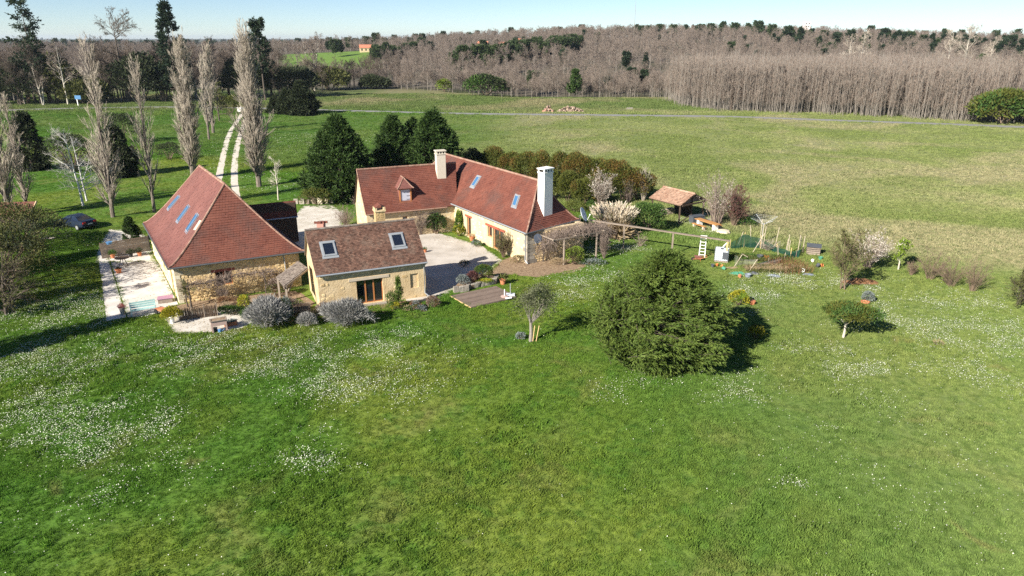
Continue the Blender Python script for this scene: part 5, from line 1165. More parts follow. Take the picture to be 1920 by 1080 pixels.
for k, (u, v, h, s, lb) in enumerate(((1742, 524, 2.9, 1.5, 'tall bare brown shrub right of the lime green tree'), (1782, 538, 2.6, 1.5, 'bare brown shrub in the middle of the meadow edge row'), (1822, 546, 2.8, 1.2, 'thin bare shrub with pale dry grass at its foot'), (1708, 516, 1.3, .6, 'smallest bare shrub nearest the lime green tree'))):
    cane_shrub(316 + k, G0(u, v), h, s, lb, 46, 7, 5, .006, 'twig_brown', .012, group='bare shrubs at the edge of the lawn')
leafy(320, G0(1908, 572), 3.6, 'dull green feathery shrub at the right edge of the photo', (22, 8, 6, 0), .36, 48, 4, .1, .04, 'leaf_ivy', 'bark_dark', .05, .05, .04, 'feathery_shrub', 3, .2)
shrub(321, G0(1626, 566), .5, .45, .42, 'small grey bush in a clay ring behind the loquat tree', 900, .12, .04, 'leaf_grey', lump=.2)
shrub(322, G0(1384, 572), .75, .6, .62, 'yellow-green spurge bush beside the big cypress', 1500, .12, .06, 'leaf_lime', 'leaf_yellow', .5, upd=.6, name='yellow_bush')
shrub(323, G0(1416, 634), .58, .5, .45, 'golden dwarf conifer right of the cypress shadow', 1300, .15, .05, 'leaf_yellow', 'leaf_hedge', .5, upd=.8, name='dwarf_conifer')
shrub(324, G0(976, 636), .3, .25, .25, 'small silver plant at the foot of the olive tree', 300, .12, .05, 'leaf_grey')
shrub(325, G0(1758, 648), .35, .25, .2, 'tiny sapling tuft alone on the right lawn', 60, .2, .02, 'leaf_dry', stems=4, upd=.6)
# left edge of the lawn
leafy(331, G0(12, 590), 5.6, 'ivy clad leaning tree at the left edge of the lawn', (30, 8, 6, 2), .42, 66, 2, .13, .07, 'leaf_ivy', 'bark_dark', .14, .03, .01, 'ivy_clad_tree', lean=(.5, .5))
shrub(332, at(6, 545) * [1, 1, 0], 4.4, 3.6, 3.0, 'dense brown-green thicket behind the ivy clad tree', 7500, .24, .09, 'leaf_ivy', 'leaf_dark', .35, 'thicket', 'thicket', .3, 1, 30)
shrub(333, at(30, 470) * [1, 1, 0], 4.6, 3.4, 2.5, 'brown-green thicket in front of the tiled hut', 7000, .24, .09, 'leaf_ivy', 'leaf_dark', .35, 'thicket', 'thicket', .3, 1, 30)
conifer(334, V3(-45.5, 41.5, 0), 10.5, 3.0, 'evergreen just outside the left edge, shading the lawn', 150, 9, 6, .4, .13, 'leaf_conifer', lo=.12)
conifer(335, V3(-49, 52, 0), 11, 4.0, 'second evergreen outside the left edge, behind the first', 150, 9, 6, .4, .13, 'leaf_conifer', lo=.06)
conifer(339, V3(-45.0, 28.6, 0), 15, 4.2, 'tall evergreen outside the left edge whose shadow lies on the daisies', 190, 10, 6, .45, .16, 'leaf_conifer', lo=.15)
conifer(336, V3(-39.5, 34.5, 0), 6.5, 1.3, 'narrow evergreen outside the left edge nearest the camera', 90, 8, 6, .34, .1, 'leaf_conifer', lo=.2)
spray_bush(337, G0(248, 452), 0.75, 0.675, 2.5, 'dark green thuja with golden side at the barn corner', 220, 8, 5, 0.16, 0.06, 'leaf_conifer', 'conifer_tree', lump=.16, taper=.7, pk=1.6, widest=.2, slen=0.4, lean=(0, 0, .5))
shrub(338, G0(258, 448), .5, .45, .8, 'golden leaved bush beside the dark thuja', 900, .13, .06, 'leaf_yellow', 'leaf_hedge', .4, upd=.5)
# along the drive and the lane
spray_bush(341, G0(568, 215), 4.6, 4.14, 8.2, 'largest dark juniper where the drive meets the lane', 420, 8, 5, .8, .28, 'leaf_dark', 'juniper', lump=.16, taper=.8, pk=1.2, widest=.2, slen=1.8, lean=(0, 0, .4))
spray_bush(342, G0(541, 214), 3, 2.7, 6.2, 'middle dark juniper beside the largest one at the lane', 260, 8, 5, .8, .28, 'leaf_dark', 'juniper', lump=.16, taper=.8, pk=1.2, widest=.2, slen=1.8, lean=(0, 0, .4))
spray_bush(343, G0(519, 213), 2.4, 2.16, 4.4, 'smallest dark juniper nearest the broad poplar', 180, 8, 5, .8, .28, 'leaf_dark', 'juniper', lump=.16, taper=.8, pk=1.2, widest=.2, slen=1.8, lean=(0, 0, .4))
leafy(344, G0(412, 228), 9, 'brownish round tree left of the drive end', (18, 8, 6, 0), .4, 52, 2, .3, .2, 'leaf_ivy', 'bark_dark', .2, .2, .04, 'round_tree', rm=.03)
shrub(345, G0(434, 214), 2.4, 2, 2.6, 'rust-green bush at the end of the drive beside the white box', 1500, .4, .16, 'leaf_hedge', name='bush')
shrub(346, G0(1880, 232), 8, 4, 4.2, 'broad green bramble thicket at the right end of the plantation', 4500, .9, .4, 'leaf_laurel', 'leaf_hedge', .5, name='thicket', cat='thicket')
shrub(347, G0(912, 178), 8, 4, 3.6, 'dark green holly thicket at the far wood edge', 3000, .9, .4, 'leaf_green', 'leaf_dark', .4, name='thicket', cat='thicket')
shrub(348, G0(834, 172), 3, 2.5, 2.4, 'yellow-green bush at the far wood edge left of the holly thicket', 900, .7, .3, 'leaf_lime', 'leaf_hedge', .5, name='bush')
conifer(349, G0(1078, 178), 8.2, 3.0, 'single green spruce standing alone before the far wood', 90, 8, 6, .8, .3, 'leaf_conifer', prof=lambda t: (1 - t) ** .55)
# ------------------------------------------------------------------ woods: single trees where they show largest, masses behind
r = RNG(600)
O0 = (0, 0, -400)          # builders work at their own origin; the first of each kind is moved to its place
def proto_parts(t): return [c for c in t.children]
GB = 'leafless trees of the woods beyond the fields'; GPL = 'slender young trees along the plantation front'
pv = []   # leafless woodland trees
LBW = 'leafless grey-brown tree standing in the wood beyond the fields'
for k, (H, n, ang, mats) in enumerate(((12, (16, 8, 7, 2), 56, ('bark', 'twig_wood')), (13.5, (18, 8, 7, 2), 50, ('bark', 'twig_wood')), (11, (16, 8, 7, 2), 62, ('bark_dark', 'twig_wood')), (12.5, (18, 8, 6, 2), 54, ('bark', 'twig_wood')))):
    pv.append(bare(610 + k, (0, 0, 0), H, LBW, n, ang, .055, .15, .25, .38, mats, .017, group=GB, name='bare_tree'))
lv = [bare(616 + k, (0, 0, 0), H, 'leafless brown tree in the wood behind the lane, left of the drive', n, ang, .07, .24, .22, .34, ('bark_dark' if k else 'bark', 'twig_dark'), .022, group='leafless trees of the left wood behind the lane', name='bare_tree') for k, (H, n, ang) in enumerate(((17, (18, 8, 7, 2), 48), (16, (18, 8, 7, 2), 56), (18.5, (20, 8, 6, 2), 42)))]
yv = []   # plantation trees: many slim upright stems
LBP = 'slender leafless young tree in the dense plantation beyond the field'
for k, (H, sp, mats) in enumerate(((15.5, .05, ('bark', 'twig_plant')), (14.5, .1, ('bark', 'twig_plant')), (16, .03, ('bark', 'twig_plant')), (14, .14, ('bark', 'twig_plant')))):
    yv.append(bare(620 + k, (0, 0, 0), H, LBP, (7, 6, 5, 0), 26, .15, .07, .15, .17, mats, .014, trunks=5, bsp=1.3, tspread=sp, group=GPL, name='plantation_tree'))
cv = [conifer(630, (0, 0, 0), 13, 3.2, 'dark pointed fir in the woods beyond the fields', 70, 8, 5, 1.0, .4, 'leaf_far_conifer', prof=lambda t: (1 - t) ** .8, ang=(90, 45), group='dark conifers among the far woods', name='fir_tree'),
      conifer(631, (0, 0, 0), 12, 3.6, 'dark pointed fir in the woods beyond the fields', 50, 9, 5, 1.1, .5, 'leaf_far_conifer', prof=lambda t: .9 * np.sqrt(np.clip(1 - ((t - .72) / .3) ** 2, 0, 1)), lo=.42, ang=(80, 50), group='dark conifers among the far woods', name='fir_tree')]
LBPINE = 'round headed dark green pine rising above the leafless woods near the skyline'
pn = conifer(632, (0, 0, 0), 11, 4.2, LBPINE, 60, 10, 5, 1.1, .5, 'leaf_pine', prof=lambda t: np.sqrt(np.clip(1 - ((t - .62) / .42) ** 2, 0, 1)), lo=.25, ang=(80, 50), group='green pines on the far hillside', name='pine_tree')
conts = pv + yv + cv + [pn]
def hillp(u, v, y):
    """point of the terrain seen in the column u at the depth y"""
    x = (u - 960) / FPX * (y * math.cos(PITCH) + (CAMH - gz(0, y)) * math.sin(PITCH)); return V3(x, y, gz(x, y))
LBL, GBL = 'leafless brown tree in the wood behind the lane, left of the drive', 'leafless trees of the left wood behind the lane'
LBM, GBM = 'leafless mauve-grey tree along the front edge of the far wood, left of the plantation', 'leafless trees along the front of the far wood'
used = {}
def put(t, p, sc=1.0, label=None, group=None):
    p = np.array([p[0], p[1], gz(p[0], p[1])])
    if t not in used: used[t] = 1; t.location = Vector(p); t.scale = (sc,) * 3; t.rotation_euler[2] = r.uniform(0, 6.28); o = t
    else: o = copy_thing(t, p, r.uniform(0, 6.28), sc)
    if label: o['label'] = label
    if group: o['group'] = group
    return o
# left wood behind the lane: front rows
LW = [at(-160, 206), at(60, 199), at(230, 194), at(330, 192), at(430, 186), at(520, 186), at(565, 176), at(660, 168), at(740, 167.5)]
LWx = np.array([p[0] for p in LW]); LWy = np.array([p[1] for p in LW])
spots = []
for k in range(130):
    x = r.uniform(LWx[0], LWx[-1]); y = np.interp(x, LWx, LWy) + 3 + abs(r.normal(0, 16)); spots.append((x, y))
for x, y in spots:
    put(lv[r.integers(0, 3)], (x, y), r.uniform(.8, 1.08) * (1.0 if x < -82 else .68), LBL, GBL)
# front edge of the wood across the far field
MW = [at(700, 168), at(800, 172), at(880, 177), at(960, 181.5), at(1080, 179.5), at(1180, 177), at(1275, 177)]
MWx = np.array([p[0] for p in MW]); MWy = np.array([p[1] for p in MW])
for k in range(150):
    x = r.uniform(MWx[0], MWx[-1]); y = np.interp(x, MWx, MWy) + 2 + abs(r.normal(0, 14)); put(pv[r.integers(0, 4)], (x, y), r.uniform(.5, .85) if x / y > -.15 else r.uniform(.42, .6), LBM, GBM)
# plantation front
PW = [at(1262, 188), at(1285, 199), at(1340, 208), at(1420, 212.5), at(1500, 214), at(1600, 217), at(1700, 222), at(1820, 229), at(1990, 238)]
PWx = np.array([p[0] for p in PW]); PWy = np.array([p[1] for p in PW]); sPW = np.linspace(0, 1, len(PW))
for k in range(260):
    s = r.random(); x, y = np.interp(s, sPW, PWx), np.interp(s, sPW, PWy); nrm = unit(np.array([.35, .94])); d = abs(r.normal(0, 9)) + .3
    put(yv[r.integers(0, 4)], (x + nrm[0] * d, y + nrm[1] * d), r.uniform(.6, 1.0))
bush_e = cane_shrub(640, (0, 0, 0), 14.5, 5.5, 'wide bare multi-stemmed tree at the left corner of the plantation', 60, 7, 5, .024, 'twig_plant', .09, 'corner_tree', base=.3, cat='tree'); put(bush_e, at(1302, 193))
cane_shrub(641, at(1370, 207) * [1, 1, 0], 10, 3, 'bushy bare tree at the plantation edge beside the corner tree', 40, 7, 4, .024, 'twig_plant', .07, 'edge_tree', cat='tree')
# tall single trees of the left wood, each its own
def tall(fn, *a, **k): return fn(*a, **k)
conifer(650, at(78, 196) * [1, 1, 0], 30.5, 7.8, 'tall open spruce with gaps and a bare top on the left skyline', 64, 10, 5, .9, .34, 'leaf_far_conifer', prof=lambda t: (1.1 - .9 * t) * (.62 + .5 * np.sin(t * 34)), ang=(92, 75), up=.02, lo=.3, name='spruce_tree', trunk_r=.4)
conifer(651, at(336, 192) * [1, 1, 0], 29.5, 5.8, 'tall dense dark fir behind the poplars on the left skyline', 130, 10, 5, .9, .36, 'leaf_far_conifer', prof=lambda t: (1.0 - t) ** .72 * 1.15, ang=(88, 50), up=.05, lo=.12, name='fir_tree', trunk_r=.4)
conifer(652, at(498, 188) * [1, 1, 0], 24.5, 4.6, 'dark pine rising behind the broadest poplar on the skyline', 80, 10, 5, .9, .36, 'leaf_far_conifer', prof=lambda t: np.clip(1.15 - t, 0, 1) ** .6, ang=(85, 50), up=.05, lo=.35, name='pine_tree', trunk_r=.35)
bare(653, at(240, 192) * [1, 1, 0], 27.0, 'tall spreading leafless oak on the left skyline between spruce and fir', (16, 7, 6, 2), 58, .04, .6, .5, .46, ('bark_dark', 'twig_dark'), .04, name='oak_tree')
bare(654, at(128, 197) * [1, 1, 0], 18.5, 'pale trunked leafless tree at the lane left of the first poplar', (16, 7, 6, 2), 44, .08, .3, .35, .28, ('bark_pale', 'twig_wood'), .026, name='pale_tree')
bare(655, at(80, 198) * [1, 1, 0], 13.5, 'pale forked leafless tree behind the blue lane sign', (12, 7, 6, 2), 52, .08, .3, .2, .36, ('bark_pale', 'twig_wood'), .026, name='forked_tree', trunks=2, tspread=.2)
bare(656, at(590, 170) * [1, 1, 0], 21.5, 'tall pale leafless tree group at the right end of the left wood', (22, 8, 6, 2), 38, .1, .32, .25, .26, ('bark_pale', 'twig_wood'), .03, trunks=3, tspread=.2, name='pale_tree')
bare(657, at(562, 178) * [1, 1, 0], 17.5, 'leafless tree right of the broad poplar in front of the tall pale group', (20, 8, 6, 2), 42, .1, .3, .25, .28, ('bark', 'twig_wood'), .028, name='bare_tree')
for k, (u, v, rx, rz, mt, lb) in enumerate(((40, 197, 9, 6.2, 'leaf_dark', 'dark ivy covered undergrowth at the far left of the lane'), (255, 193, 9, 7.6, 'leaf_dark', 'dark evergreen mass between the two slim poplars'), (300, 192, 7, 6.4, 'leaf_dark', 'dark evergreen mass left of the tall poplar behind the barn'), (152, 196, 8, 4.0, 'leaf_ivy', 'brown-green scrub behind the lane sign'), (95, 196, 8, 7.5, 'leaf_ivy', 'ivy clad tangle below the tall open spruce'), (455, 186, 8, 6.5, 'leaf_dark', 'dark evergreen mass at the end of the drive'), (540, 183, 9, 5.6, 'leaf_dark', 'near black evergreen mass behind the junipers'), (615, 170, 8, 4.2, 'leaf_ivy', 'brown-green thicket under the tall pale tree group'), (700, 168, 6, 2.6, 'leaf_dark', 'small dark thicket at the field edge of the far wood'))):
    shrub(660 + k, at(u, v) * [1, 1, 0] + [0, 3, 0], rx, rx * .7, rz, lb, 3600, 1.2, .5, mt, lump=.25, name='evergreen_thicket', cat='thicket', stems=8, upd=.3)
# pines and firs one can tell apart on the hill
pine_px = [(865, 66, 430), (880, 64, 440), (930, 72, 420)]
def on_hill(u, y, t, sc, lb=None, grp=None):
    p = hillp(u, 0, y)
    if lb is None: lb, grp = (LBPINE, 'green pines on the far hillside') if t is pn else ('dark pointed fir in the woods beyond the fields', 'dark conifers among the far woods')
    return put(t, p, sc, lb, grp)
for u in (855, 862, 872, 884, 896, 905, 915): on_hill(u + r.uniform(-4, 4), 360 + r.uniform(-10, 16), pn, r.uniform(.8, 1.1), 'green pine in the small clump at the left end of the long pine belt', 'pines of the small clump on the hillside')
for k in range(46):
    s = r.random(); on_hill(925 + 165 * s, 372 + 120 * s + r.uniform(-12, 22), pn, r.uniform(.8, 1.1), 'green pine in the long pine belt climbing the far hillside', 'pines of the long belt on the hillside')
for k in range(22):
    s = r.random(); on_hill(700 + 82 * s, 445 + 70 * s + r.uniform(-8, 14), pn, r.uniform(.7, .95), 'green pine in the belt right of the far red roofed house', 'pines of the belt beside the far house')
for u, y, sc in ((1330, 640, 1.1), (1310, 660, 1.0), (1352, 650, 1.2), (1375, 640, 1.15), (1418, 630, 1.3), (1400, 655, 1.1), (1200, 690, .9), (1215, 690, .9), (1232, 680, 1.0), (1262, 660, 1.0), (1368, 450, .8), (1396, 445, .7), (655, 600, .8), (690, 640, .9), (705, 640, 1.1), (722, 640, .8), (770, 640, .9), (792, 640, 1.1), (638, 520, .8), (628, 510, .9), (616, 540, .7), (790, 560, 1.0)):
    on_hill(u, y, pn if sc > .75 else cv[1], sc)
for u, y, sc in ((1447, 320, .9), (1473, 330, 1.2), (1496, 325, 1.2), (1700, 330, 1.0), (1730, 320, 1.0), (1742, 320, 1.1), (1705, 300, .7), (1140, 300, .55), (1182, 305, .8), (1206, 310, .7), (1210, 380, .7), (1290, 350, .6), (1546, 340, 1.0), (1560, 330, .9), (1590, 330, 1.1), (1650, 330, 1.0), (1672, 320, 1.1), (1822, 310, 1.1), (1840, 300, 1.0), (1858, 300, .9), (1890, 300, 1.1), (1875, 290, 1.0), (1812, 300, .9)):
    on_hill(u, y + (190 if u > 1440 else 0), cv[0] if int(u) % 3 else cv[1], sc * (1.05 if u > 1440 else 1))
for k, (u, y, H) in enumerate(((1600, 290, 25), (1795, 280, 27), (1765, 285, 25), (1840, 285, 21), (1580, 300, 23))):
    p = hillp(u, 0, y); bare(680 + k, p, H, ['tall pale crowned leafless tree over the middle of the plantation', 'tallest white limbed leafless tree over the right of the plantation', 'second white limbed tree left of the tallest one over the plantation', 'lower leafless tree among conifers at the right skyline', 'leafless tree left of the pale crowned one over the plantation'][k], (14, 7, 6, 2), 46, .09, .32, .42, .3, ('bark_pale', 'twig_poplar'), .032, name='tall_tree')
for k in range(34): on_hill(1160 + k * 9 + r.uniform(-8, 8), 715 + r.uniform(-20, 20), pn if k % 3 else cv[0], r.uniform(.55, 1.0))
for k in range(46): on_hill(1450 + k * 10.4 + r.uniform(-8, 8), r.uniform(470, 640), cv[k % 2] if k % 3 else pn, r.uniform(.7, 1.15))
# masses
def mass(name, protos, P, s0, s1, label):
    n = len(P); scatter(name, [[c for c in t.children] for t in protos], np.c_[P, hgt(P[:, 0], P[:, 1]) - .1], r.uniform(s0, s1, n), r.uniform(0, 6.28, n), r.integers(0, len(protos), n), label=label)
# plantation
n = 4200; s = r.random(n); d = 5 + 105 * r.random(n) ** 1.2; P = np.c_[np.interp(s, sPW, PWx) + .35 * d + r.normal(0, 2, n), np.interp(s, sPW, PWy) + .94 * d]
mass('plantation', yv, P, .62, 1.08, 'dense plantation of slim leafless trees beyond the field')
# hillside
n = 9500; y = np.sqrt(r.uniform(250 ** 2, 860 ** 2, n)); a = r.uniform(-.82, .85, n); P = np.c_[a * y, y]
ed = np.where(P[:, 0] < MWx[0], np.interp(P[:, 0], LWx, LWy), np.interp(P[:, 0], MWx, MWy)); ok = P[:, 1] > ed + 14
ok &= ~((a > -.315) & (a < -.185) & (P[:, 1] > 415) & (P[:, 1] < 590))            # meadow with the red roofed house
ok &= ~((a > -.075) & (a < .03) & (P[:, 1] > 560) & (P[:, 1] < 640))             # clearing by the hamlet
ok &= ~((a > .23) & (P[:, 1] < 300))
P = P[ok]; a = P[:, 0] / P[:, 1]; low = (a > -.34) & (a < -.15) & (P[:, 1] < 430)
mass('hillside_coppice', pv, P[low], .4, .55, 'low leafless coppice in front of the far green meadow')
P = P[~low]; mass('hillside_wood', pv, P, .55, 1.1, 'leafless grey-brown wood covering the far hillside')
n = 420; y = np.sqrt(r.uniform(300 ** 2, 860 ** 2, n)); a = r.uniform(-.8, .85, n); P = np.c_[a * y, y]; P = P[(fbm(P[:, 0] / 60, P[:, 1] / 60, 3) > .56) & ~((a > -.315) & (a < -.185) & (y > 415) & (y < 590))]
mass('hillside_conifers', [cv[0], cv[1], pn], P, .5, .85, 'scattered dark conifers in the hillside wood')
# far country
n = 5200; rr_ = np.exp(r.uniform(math.log(900), math.log(6500), n)); a = r.uniform(-.68, .68, n); P = np.c_[np.sin(a) * rr_, np.cos(a) * rr_]; P = P[fbm(P[:, 0] / 500, P[:, 1] / 500, 3) > .47]
mass('far_woods', [pv[0], pv[1], pv[0], pv[1], pv[2], pn], P, .8, 1.3, 'distant woods fading into blue at the horizon')
print('individual trees', len([o for o in bpy.data.objects if o.get('group') in (GBL, GBM, GPL)]))
# ------------------------------------------------------------------ terrace, patio, garden things
r = RNG(700)
def mv(t, loc, rz=0.0, sc=1.0):
    t.location = Vector([float(c) for c in loc]); t.rotation_euler[2] = rz; t.scale = (sc,) * 3; return t
def ang(p, q): return math.atan2(q[1] - p[1], q[0] - p[0])
def part(t, name, fn, mat, **k):
    g = Geo(); fn(g); return g.build(name, M[mat], t, **k)
sheet('terrace', pix((202, 474), (268, 456), (300, 500), (334, 571), (318, 577), (302, 589), (240, 597)), M['concrete'], .02, ragged=.02)
sheet('terrace_border', pix((184, 478), (199, 474.5), (238, 597), (200, 603)), M['concrete'], .022, ragged=.02)
sheet('patio', pix((306, 590), (325, 624), (362, 627), (400, 627), (440, 620), (462, 612), (490, 590), (470, 574), (420, 580), (330, 585)), M['gravel'], .012)
sheet('path', pix((482, 590), (560, 565), (590, 588), (690, 586), (730, 578), (735, 584), (660, 600), (560, 608), (490, 606)), M['earth'], .010)
# weathered plank screen across the terrace
a, b = at(193, 485), at(282, 470)
scr = thing('plank_screen', 'grey weathered plank screen closing the far end of the terrace', 'screen', (a + b) / 2)
for k in range(4): p = a + (b - a) * k / 3; part(scr, 'post', lambda g: g.beam(p, p + [0, 0, 1.5], .1, .1), 'wood_dark')
nrm = unit(np.cross(b - a, [0, 0, 1]))
for k in range(8): part(scr, 'plank', lambda g: g.beam(a + nrm * .07 + [0, 0, .12 + k * .18], b + nrm * .07 + [0, 0, .12 + k * .18], .03, .165, up=nrm) if False else g.beam(a + nrm * .075 + [0, 0, .12 + k * .18], b + nrm * .075 + [0, 0, .12 + k * .18 + r.normal(0, .006)], .03, .165, r.random()), 'wood_grey')
# mint bench
t = thing('garden_bench', 'pale mint green wooden bench on the terrace edge facing the lawn', 'bench')
for k in range(3): part(t, 'seat_slat', lambda g: g.box((-.85, -.42 + k * .15, .43), (.85, -.29 + k * .15, .46)), 'mint')
for k in range(3): part(t, 'back_slat', lambda g: g.beam((-.85, .08 + k * .045, .56 + k * .15), (.85, .08 + k * .045, .56 + k * .15), .03, .13), 'mint')
for x in (-.8, .8):
    part(t, 'leg', lambda g: g.box((x - .03, -.4, 0), (x + .03, -.34, .62)), 'mint'); part(t, 'leg', lambda g: g.beam((x, .0, 0), (x, .2, .95), .06, .06), 'mint')
    part(t, 'armrest', lambda g: g.box((x - .04, -.44, .62), (x + .04, .1, .66)), 'mint')
p, q = at(246, 594), at(288, 587); mv(t, (p + q) / 2 + [0, .25, .02], ang(p, q))
def pot(label, loc, rad, h, mat, plant=None, pl=.3, leafs=200, name='flower_pot', sq=None, L=.12, pm='leaf_green'):
    t = thing(name, label, 'flower pot', loc); c = np.asarray(loc, float)
    part(t, 'pot', lambda g: g.lathe(c, [(rad * .72, 0), (rad * .95, h * .85), (rad * 1.08, h * .86), (rad * 1.08, h), (rad * .9, h), (rad * .85, h * .9)], 12), mat)
    if plant:
        g = Geo(); n = leafs; d = unit(r.normal(size=(n, 3)) + [0, 0, .8]); d[:, 2] = abs(d[:, 2]); kites(g, c + [0, 0, h] + d * (r.random((n, 1)) ** .5) * pl * .7, d, L, L * .4, r); g.build('foliage', M[plant], t)
    return t
pot('pale grey pot with pink flowers beside the left end of the mint bench', G0(231, 590) + [0, 0, .02], .2, .55, 'stone_grey', 'leaf_pink', .35, 160)
pot('white pot holding the bushy yellow-green shrub at the patio corner', G0(324, 606) + [0, 0, .02], .17, .5, 'white', 'leaf_yellow', 1.0, 1500, L=.14)
pot('terracotta pot alone on the shaded terrace', G0(223, 512) + [0, 0, .02], .25, .35, 'terracotta', 'leaf_dark', .2, 80)
pot('terracotta pot with sparse plant on the lawn by the deck', G0(943, 533), .26, .42, 'terracotta', 'leaf_ivy', .5, 60, L=.3)
pot('terracotta pot with dry plant against the farmhouse wall', fm.p(wa(877, 452, 0), .3, 0), .24, .4, 'terracotta', 'leaf_dry', .4, 120)
pot('small terracotta pot behind the right gable of the small house', G0(797, 473), .18, .3, 'terracotta', 'leaf_green', .25, 80)
# round table on the shaded end of the terrace, pots around
t = thing('garden_table', 'dark round garden table with chairs\' clutter on the shaded end of the terrace', 'table', G0(232, 498)); c = G0(232, 498) + [0, 0, .02]; t['label'] = 'dark round garden table on the shaded end of the terrace'
part(t, 'tabletop', lambda g: g.lathe(c, [(.6, .7), (.62, .72), (.6, .74)], 16), 'wood_dark')
for k in range(3): e = V3(math.cos(k * 2.1) * .4, math.sin(k * 2.1) * .4, 0); part(t, 'leg', lambda g: g.tube([c + e, c + e * .3 + [0, 0, .7]], .03, 6), 'black')
for k, (u, v, lb) in enumerate(((212, 484, 'potted green shrub at the left of the plank screen'), (246, 482, 'potted dark shrub in the middle of the plank screen'), (262, 480, 'bushy potted plant nearest the barn wall by the plank screen'))):
    pot(lb, G0(u, v) + [0, 0, .02], .2, .35, 'terracotta' if k != 1 else 'black', 'leaf_dark' if k else 'leaf_green', .55, 300)
part(thing('plastic_tub', 'light blue plastic tub on top of the plank screen end', 'tub', at(205, 457.5, 1.5)), 'tub', lambda g: g.lathe(at(205, 457.5, 1.47), [(.2, 0), (.26, .18), (.28, .18), (.28, .2)], 12), 'blue')
# purple cloth on a low box by the barn corner; small cart at the terrace step
t = thing('wheeled_cart', 'rust orange garden cart beside the yellow-green potted shrub', 'cart'); part(t, 'tray', lambda g: g.box((-.4, -.25, .3), (.4, .25, .42)), 'terracotta')
for x in (-.3, .3): part(t, 'wheel', lambda g: g.lathe((0, 0, 0), [(.2, -.04), (.22, 0), (.2, .04)], 12), 'black')
for o, x in zip([c_ for c_ in t.children if c_.name.startswith('wheel')], (-.28, .28)): o.location = (.25, x, .2); o.rotation_euler = (PI / 2, 0, 0)
part(t, 'handle', lambda g: g.tube([(-.4, 0, .4), (-.8, 0, .75)], .025, 6), 'black'); mv(t, at(304, 588), 2.6)
t = thing('storage_crate', 'low crate with a faded purple cover at the barn corner', 'crate'); part(t, 'box', lambda g: g.box((-.5, -.35, 0), (.5, .35, .35)), 'wood_grey'); part(t, 'cover', lambda g: g.prism([(-.55, -.4), (.55, -.38), (.53, .4), (-.52, .38)], .355, .4), 'purple'); mv(t, at(311, 566), .4)
# raised planter on legs and trough
t = thing('planter_table', 'faded pink planter box on four legs at the patio edge', 'planter')
part(t, 'box', lambda g: g.box((-.5, -.25, .5), (.5, .25, .86)), 'pink_wood')
for x in (-.45, .45):
    for y in (-.2, .2): part(t, 'leg', lambda g: g.box((x - .05, y - .05, 0), (x + .05, y + .05, .5)), 'pink_wood')
part(t, 'rim', lambda g: [g.box((-.56, -.31, .86), (.56, -.22, .9)), g.box((-.56, .22, .86), (.56, .31, .9)), g.box((-.56, -.22, .86), (-.46, .22, .9)), g.box((.46, -.22, .86), (.56, .22, .9))], 'wood_grey')
part(t, 'soil', lambda g: g.box((-.46, -.22, .8), (.46, .22, .87)), 'earth'); p, q = at(396, 626), at(424, 620); mv(t, (p + q) / 2 + [0, .2, 0], ang(p, q) * .8)
t = thing('plant_trough', 'terracotta trough with grey plants right of the pink planter', 'planter'); part(t, 'trough', lambda g: g.box((-.42, -.18, 0), (.42, .18, .28)), 'terracotta')
g = Geo(); n = 160; kites(g, np.c_[r.uniform(-.38, .38, n), r.uniform(-.14, .14, n), np.full(n, .27)], unit(r.normal(size=(n, 3)) * .7 + [0, 0, 1]), .24, .07, r); g.build('foliage', M['leaf_grey'], t); mv(t, at(433, 610), .35)
t = thing('bucket', 'black bucket standing under the pink planter', 'bucket', at(404, 622)); part(t, 'body', lambda g: g.lathe(at(404, 622), [(.12, 0), (.16, .3), (.17, .3), (.15, .28)], 10), 'black')
t = thing('watering_can', 'bright blue watering can on the grass edge by the pink planter', 'watering can', at(413, 623)); c = at(413, 623); part(t, 'body', lambda g: g.lathe(c, [(.12, 0), (.12, .22), (.08, .24)], 10), 'blue'); part(t, 'spout', lambda g: g.tube([c + [.1, 0, .06], c + [.34, .02, .26]], .02, 6), 'blue'); part(t, 'handle', lambda g: g.tube([c + [-.1, 0, .2], c + [-.2, 0, .26], c + [-.16, 0, .06]], .015, 5), 'blue')
# reed fence
a, b = at(337, 601), at(409, 592); t = thing('reed_fence', 'low dark brown reed fence behind the patio', 'fence', (a + b) / 2)
g = Geo(); n = 190
for k in range(n):
    p = a + (b - a) * (k + r.uniform(-.3, .3)) / n + [0, r.uniform(-.03, .03), 0]; g.tube([p, p + [r.normal(0, .03), r.normal(0, .02), r.uniform(.62, .95)]], .014, 4, r.random(), False)
g.build('reeds', M['twig_brown'], t, kind='stuff')
for k in range(4): p = a + (b - a) * k / 3; part(t, 'stake', lambda g: g.tube([p + [0, -.05, 0], p + [0, -.05, 1.05]], .025, 6), 'wood_grey')
for z in (.25, .6): part(t, 'rail', lambda g: g.tube([a + [0, -.05, z], b + [0, -.05, z]], .012, 5), 'wood_dark')
# low box and brown slatted fence behind the middle lavender
a, b = at(556, 603), at(590, 597); t = thing('slat_fence', 'short dark slatted fence between the lavender bushes', 'fence', (a + b) / 2)
for k in range(12): p = a + (b - a) * k / 11; part(t, 'slat', lambda g: g.beam(p, p + [0, 0, .8], .1, .025, r.random()), 'wood_dark')
t = thing('wooden_bench_box', 'low wooden box seat under the porch canopy', 'box'); part(t, 'box', lambda g: g.box((-.6, -.3, 0), (.6, .3, .45)), 'wood_grey'); part(t, 'lid', lambda g: g.box((-.65, -.34, .455), (.65, .34, .5)), 'wood_grey'); mv(t, at(566, 583), .41)
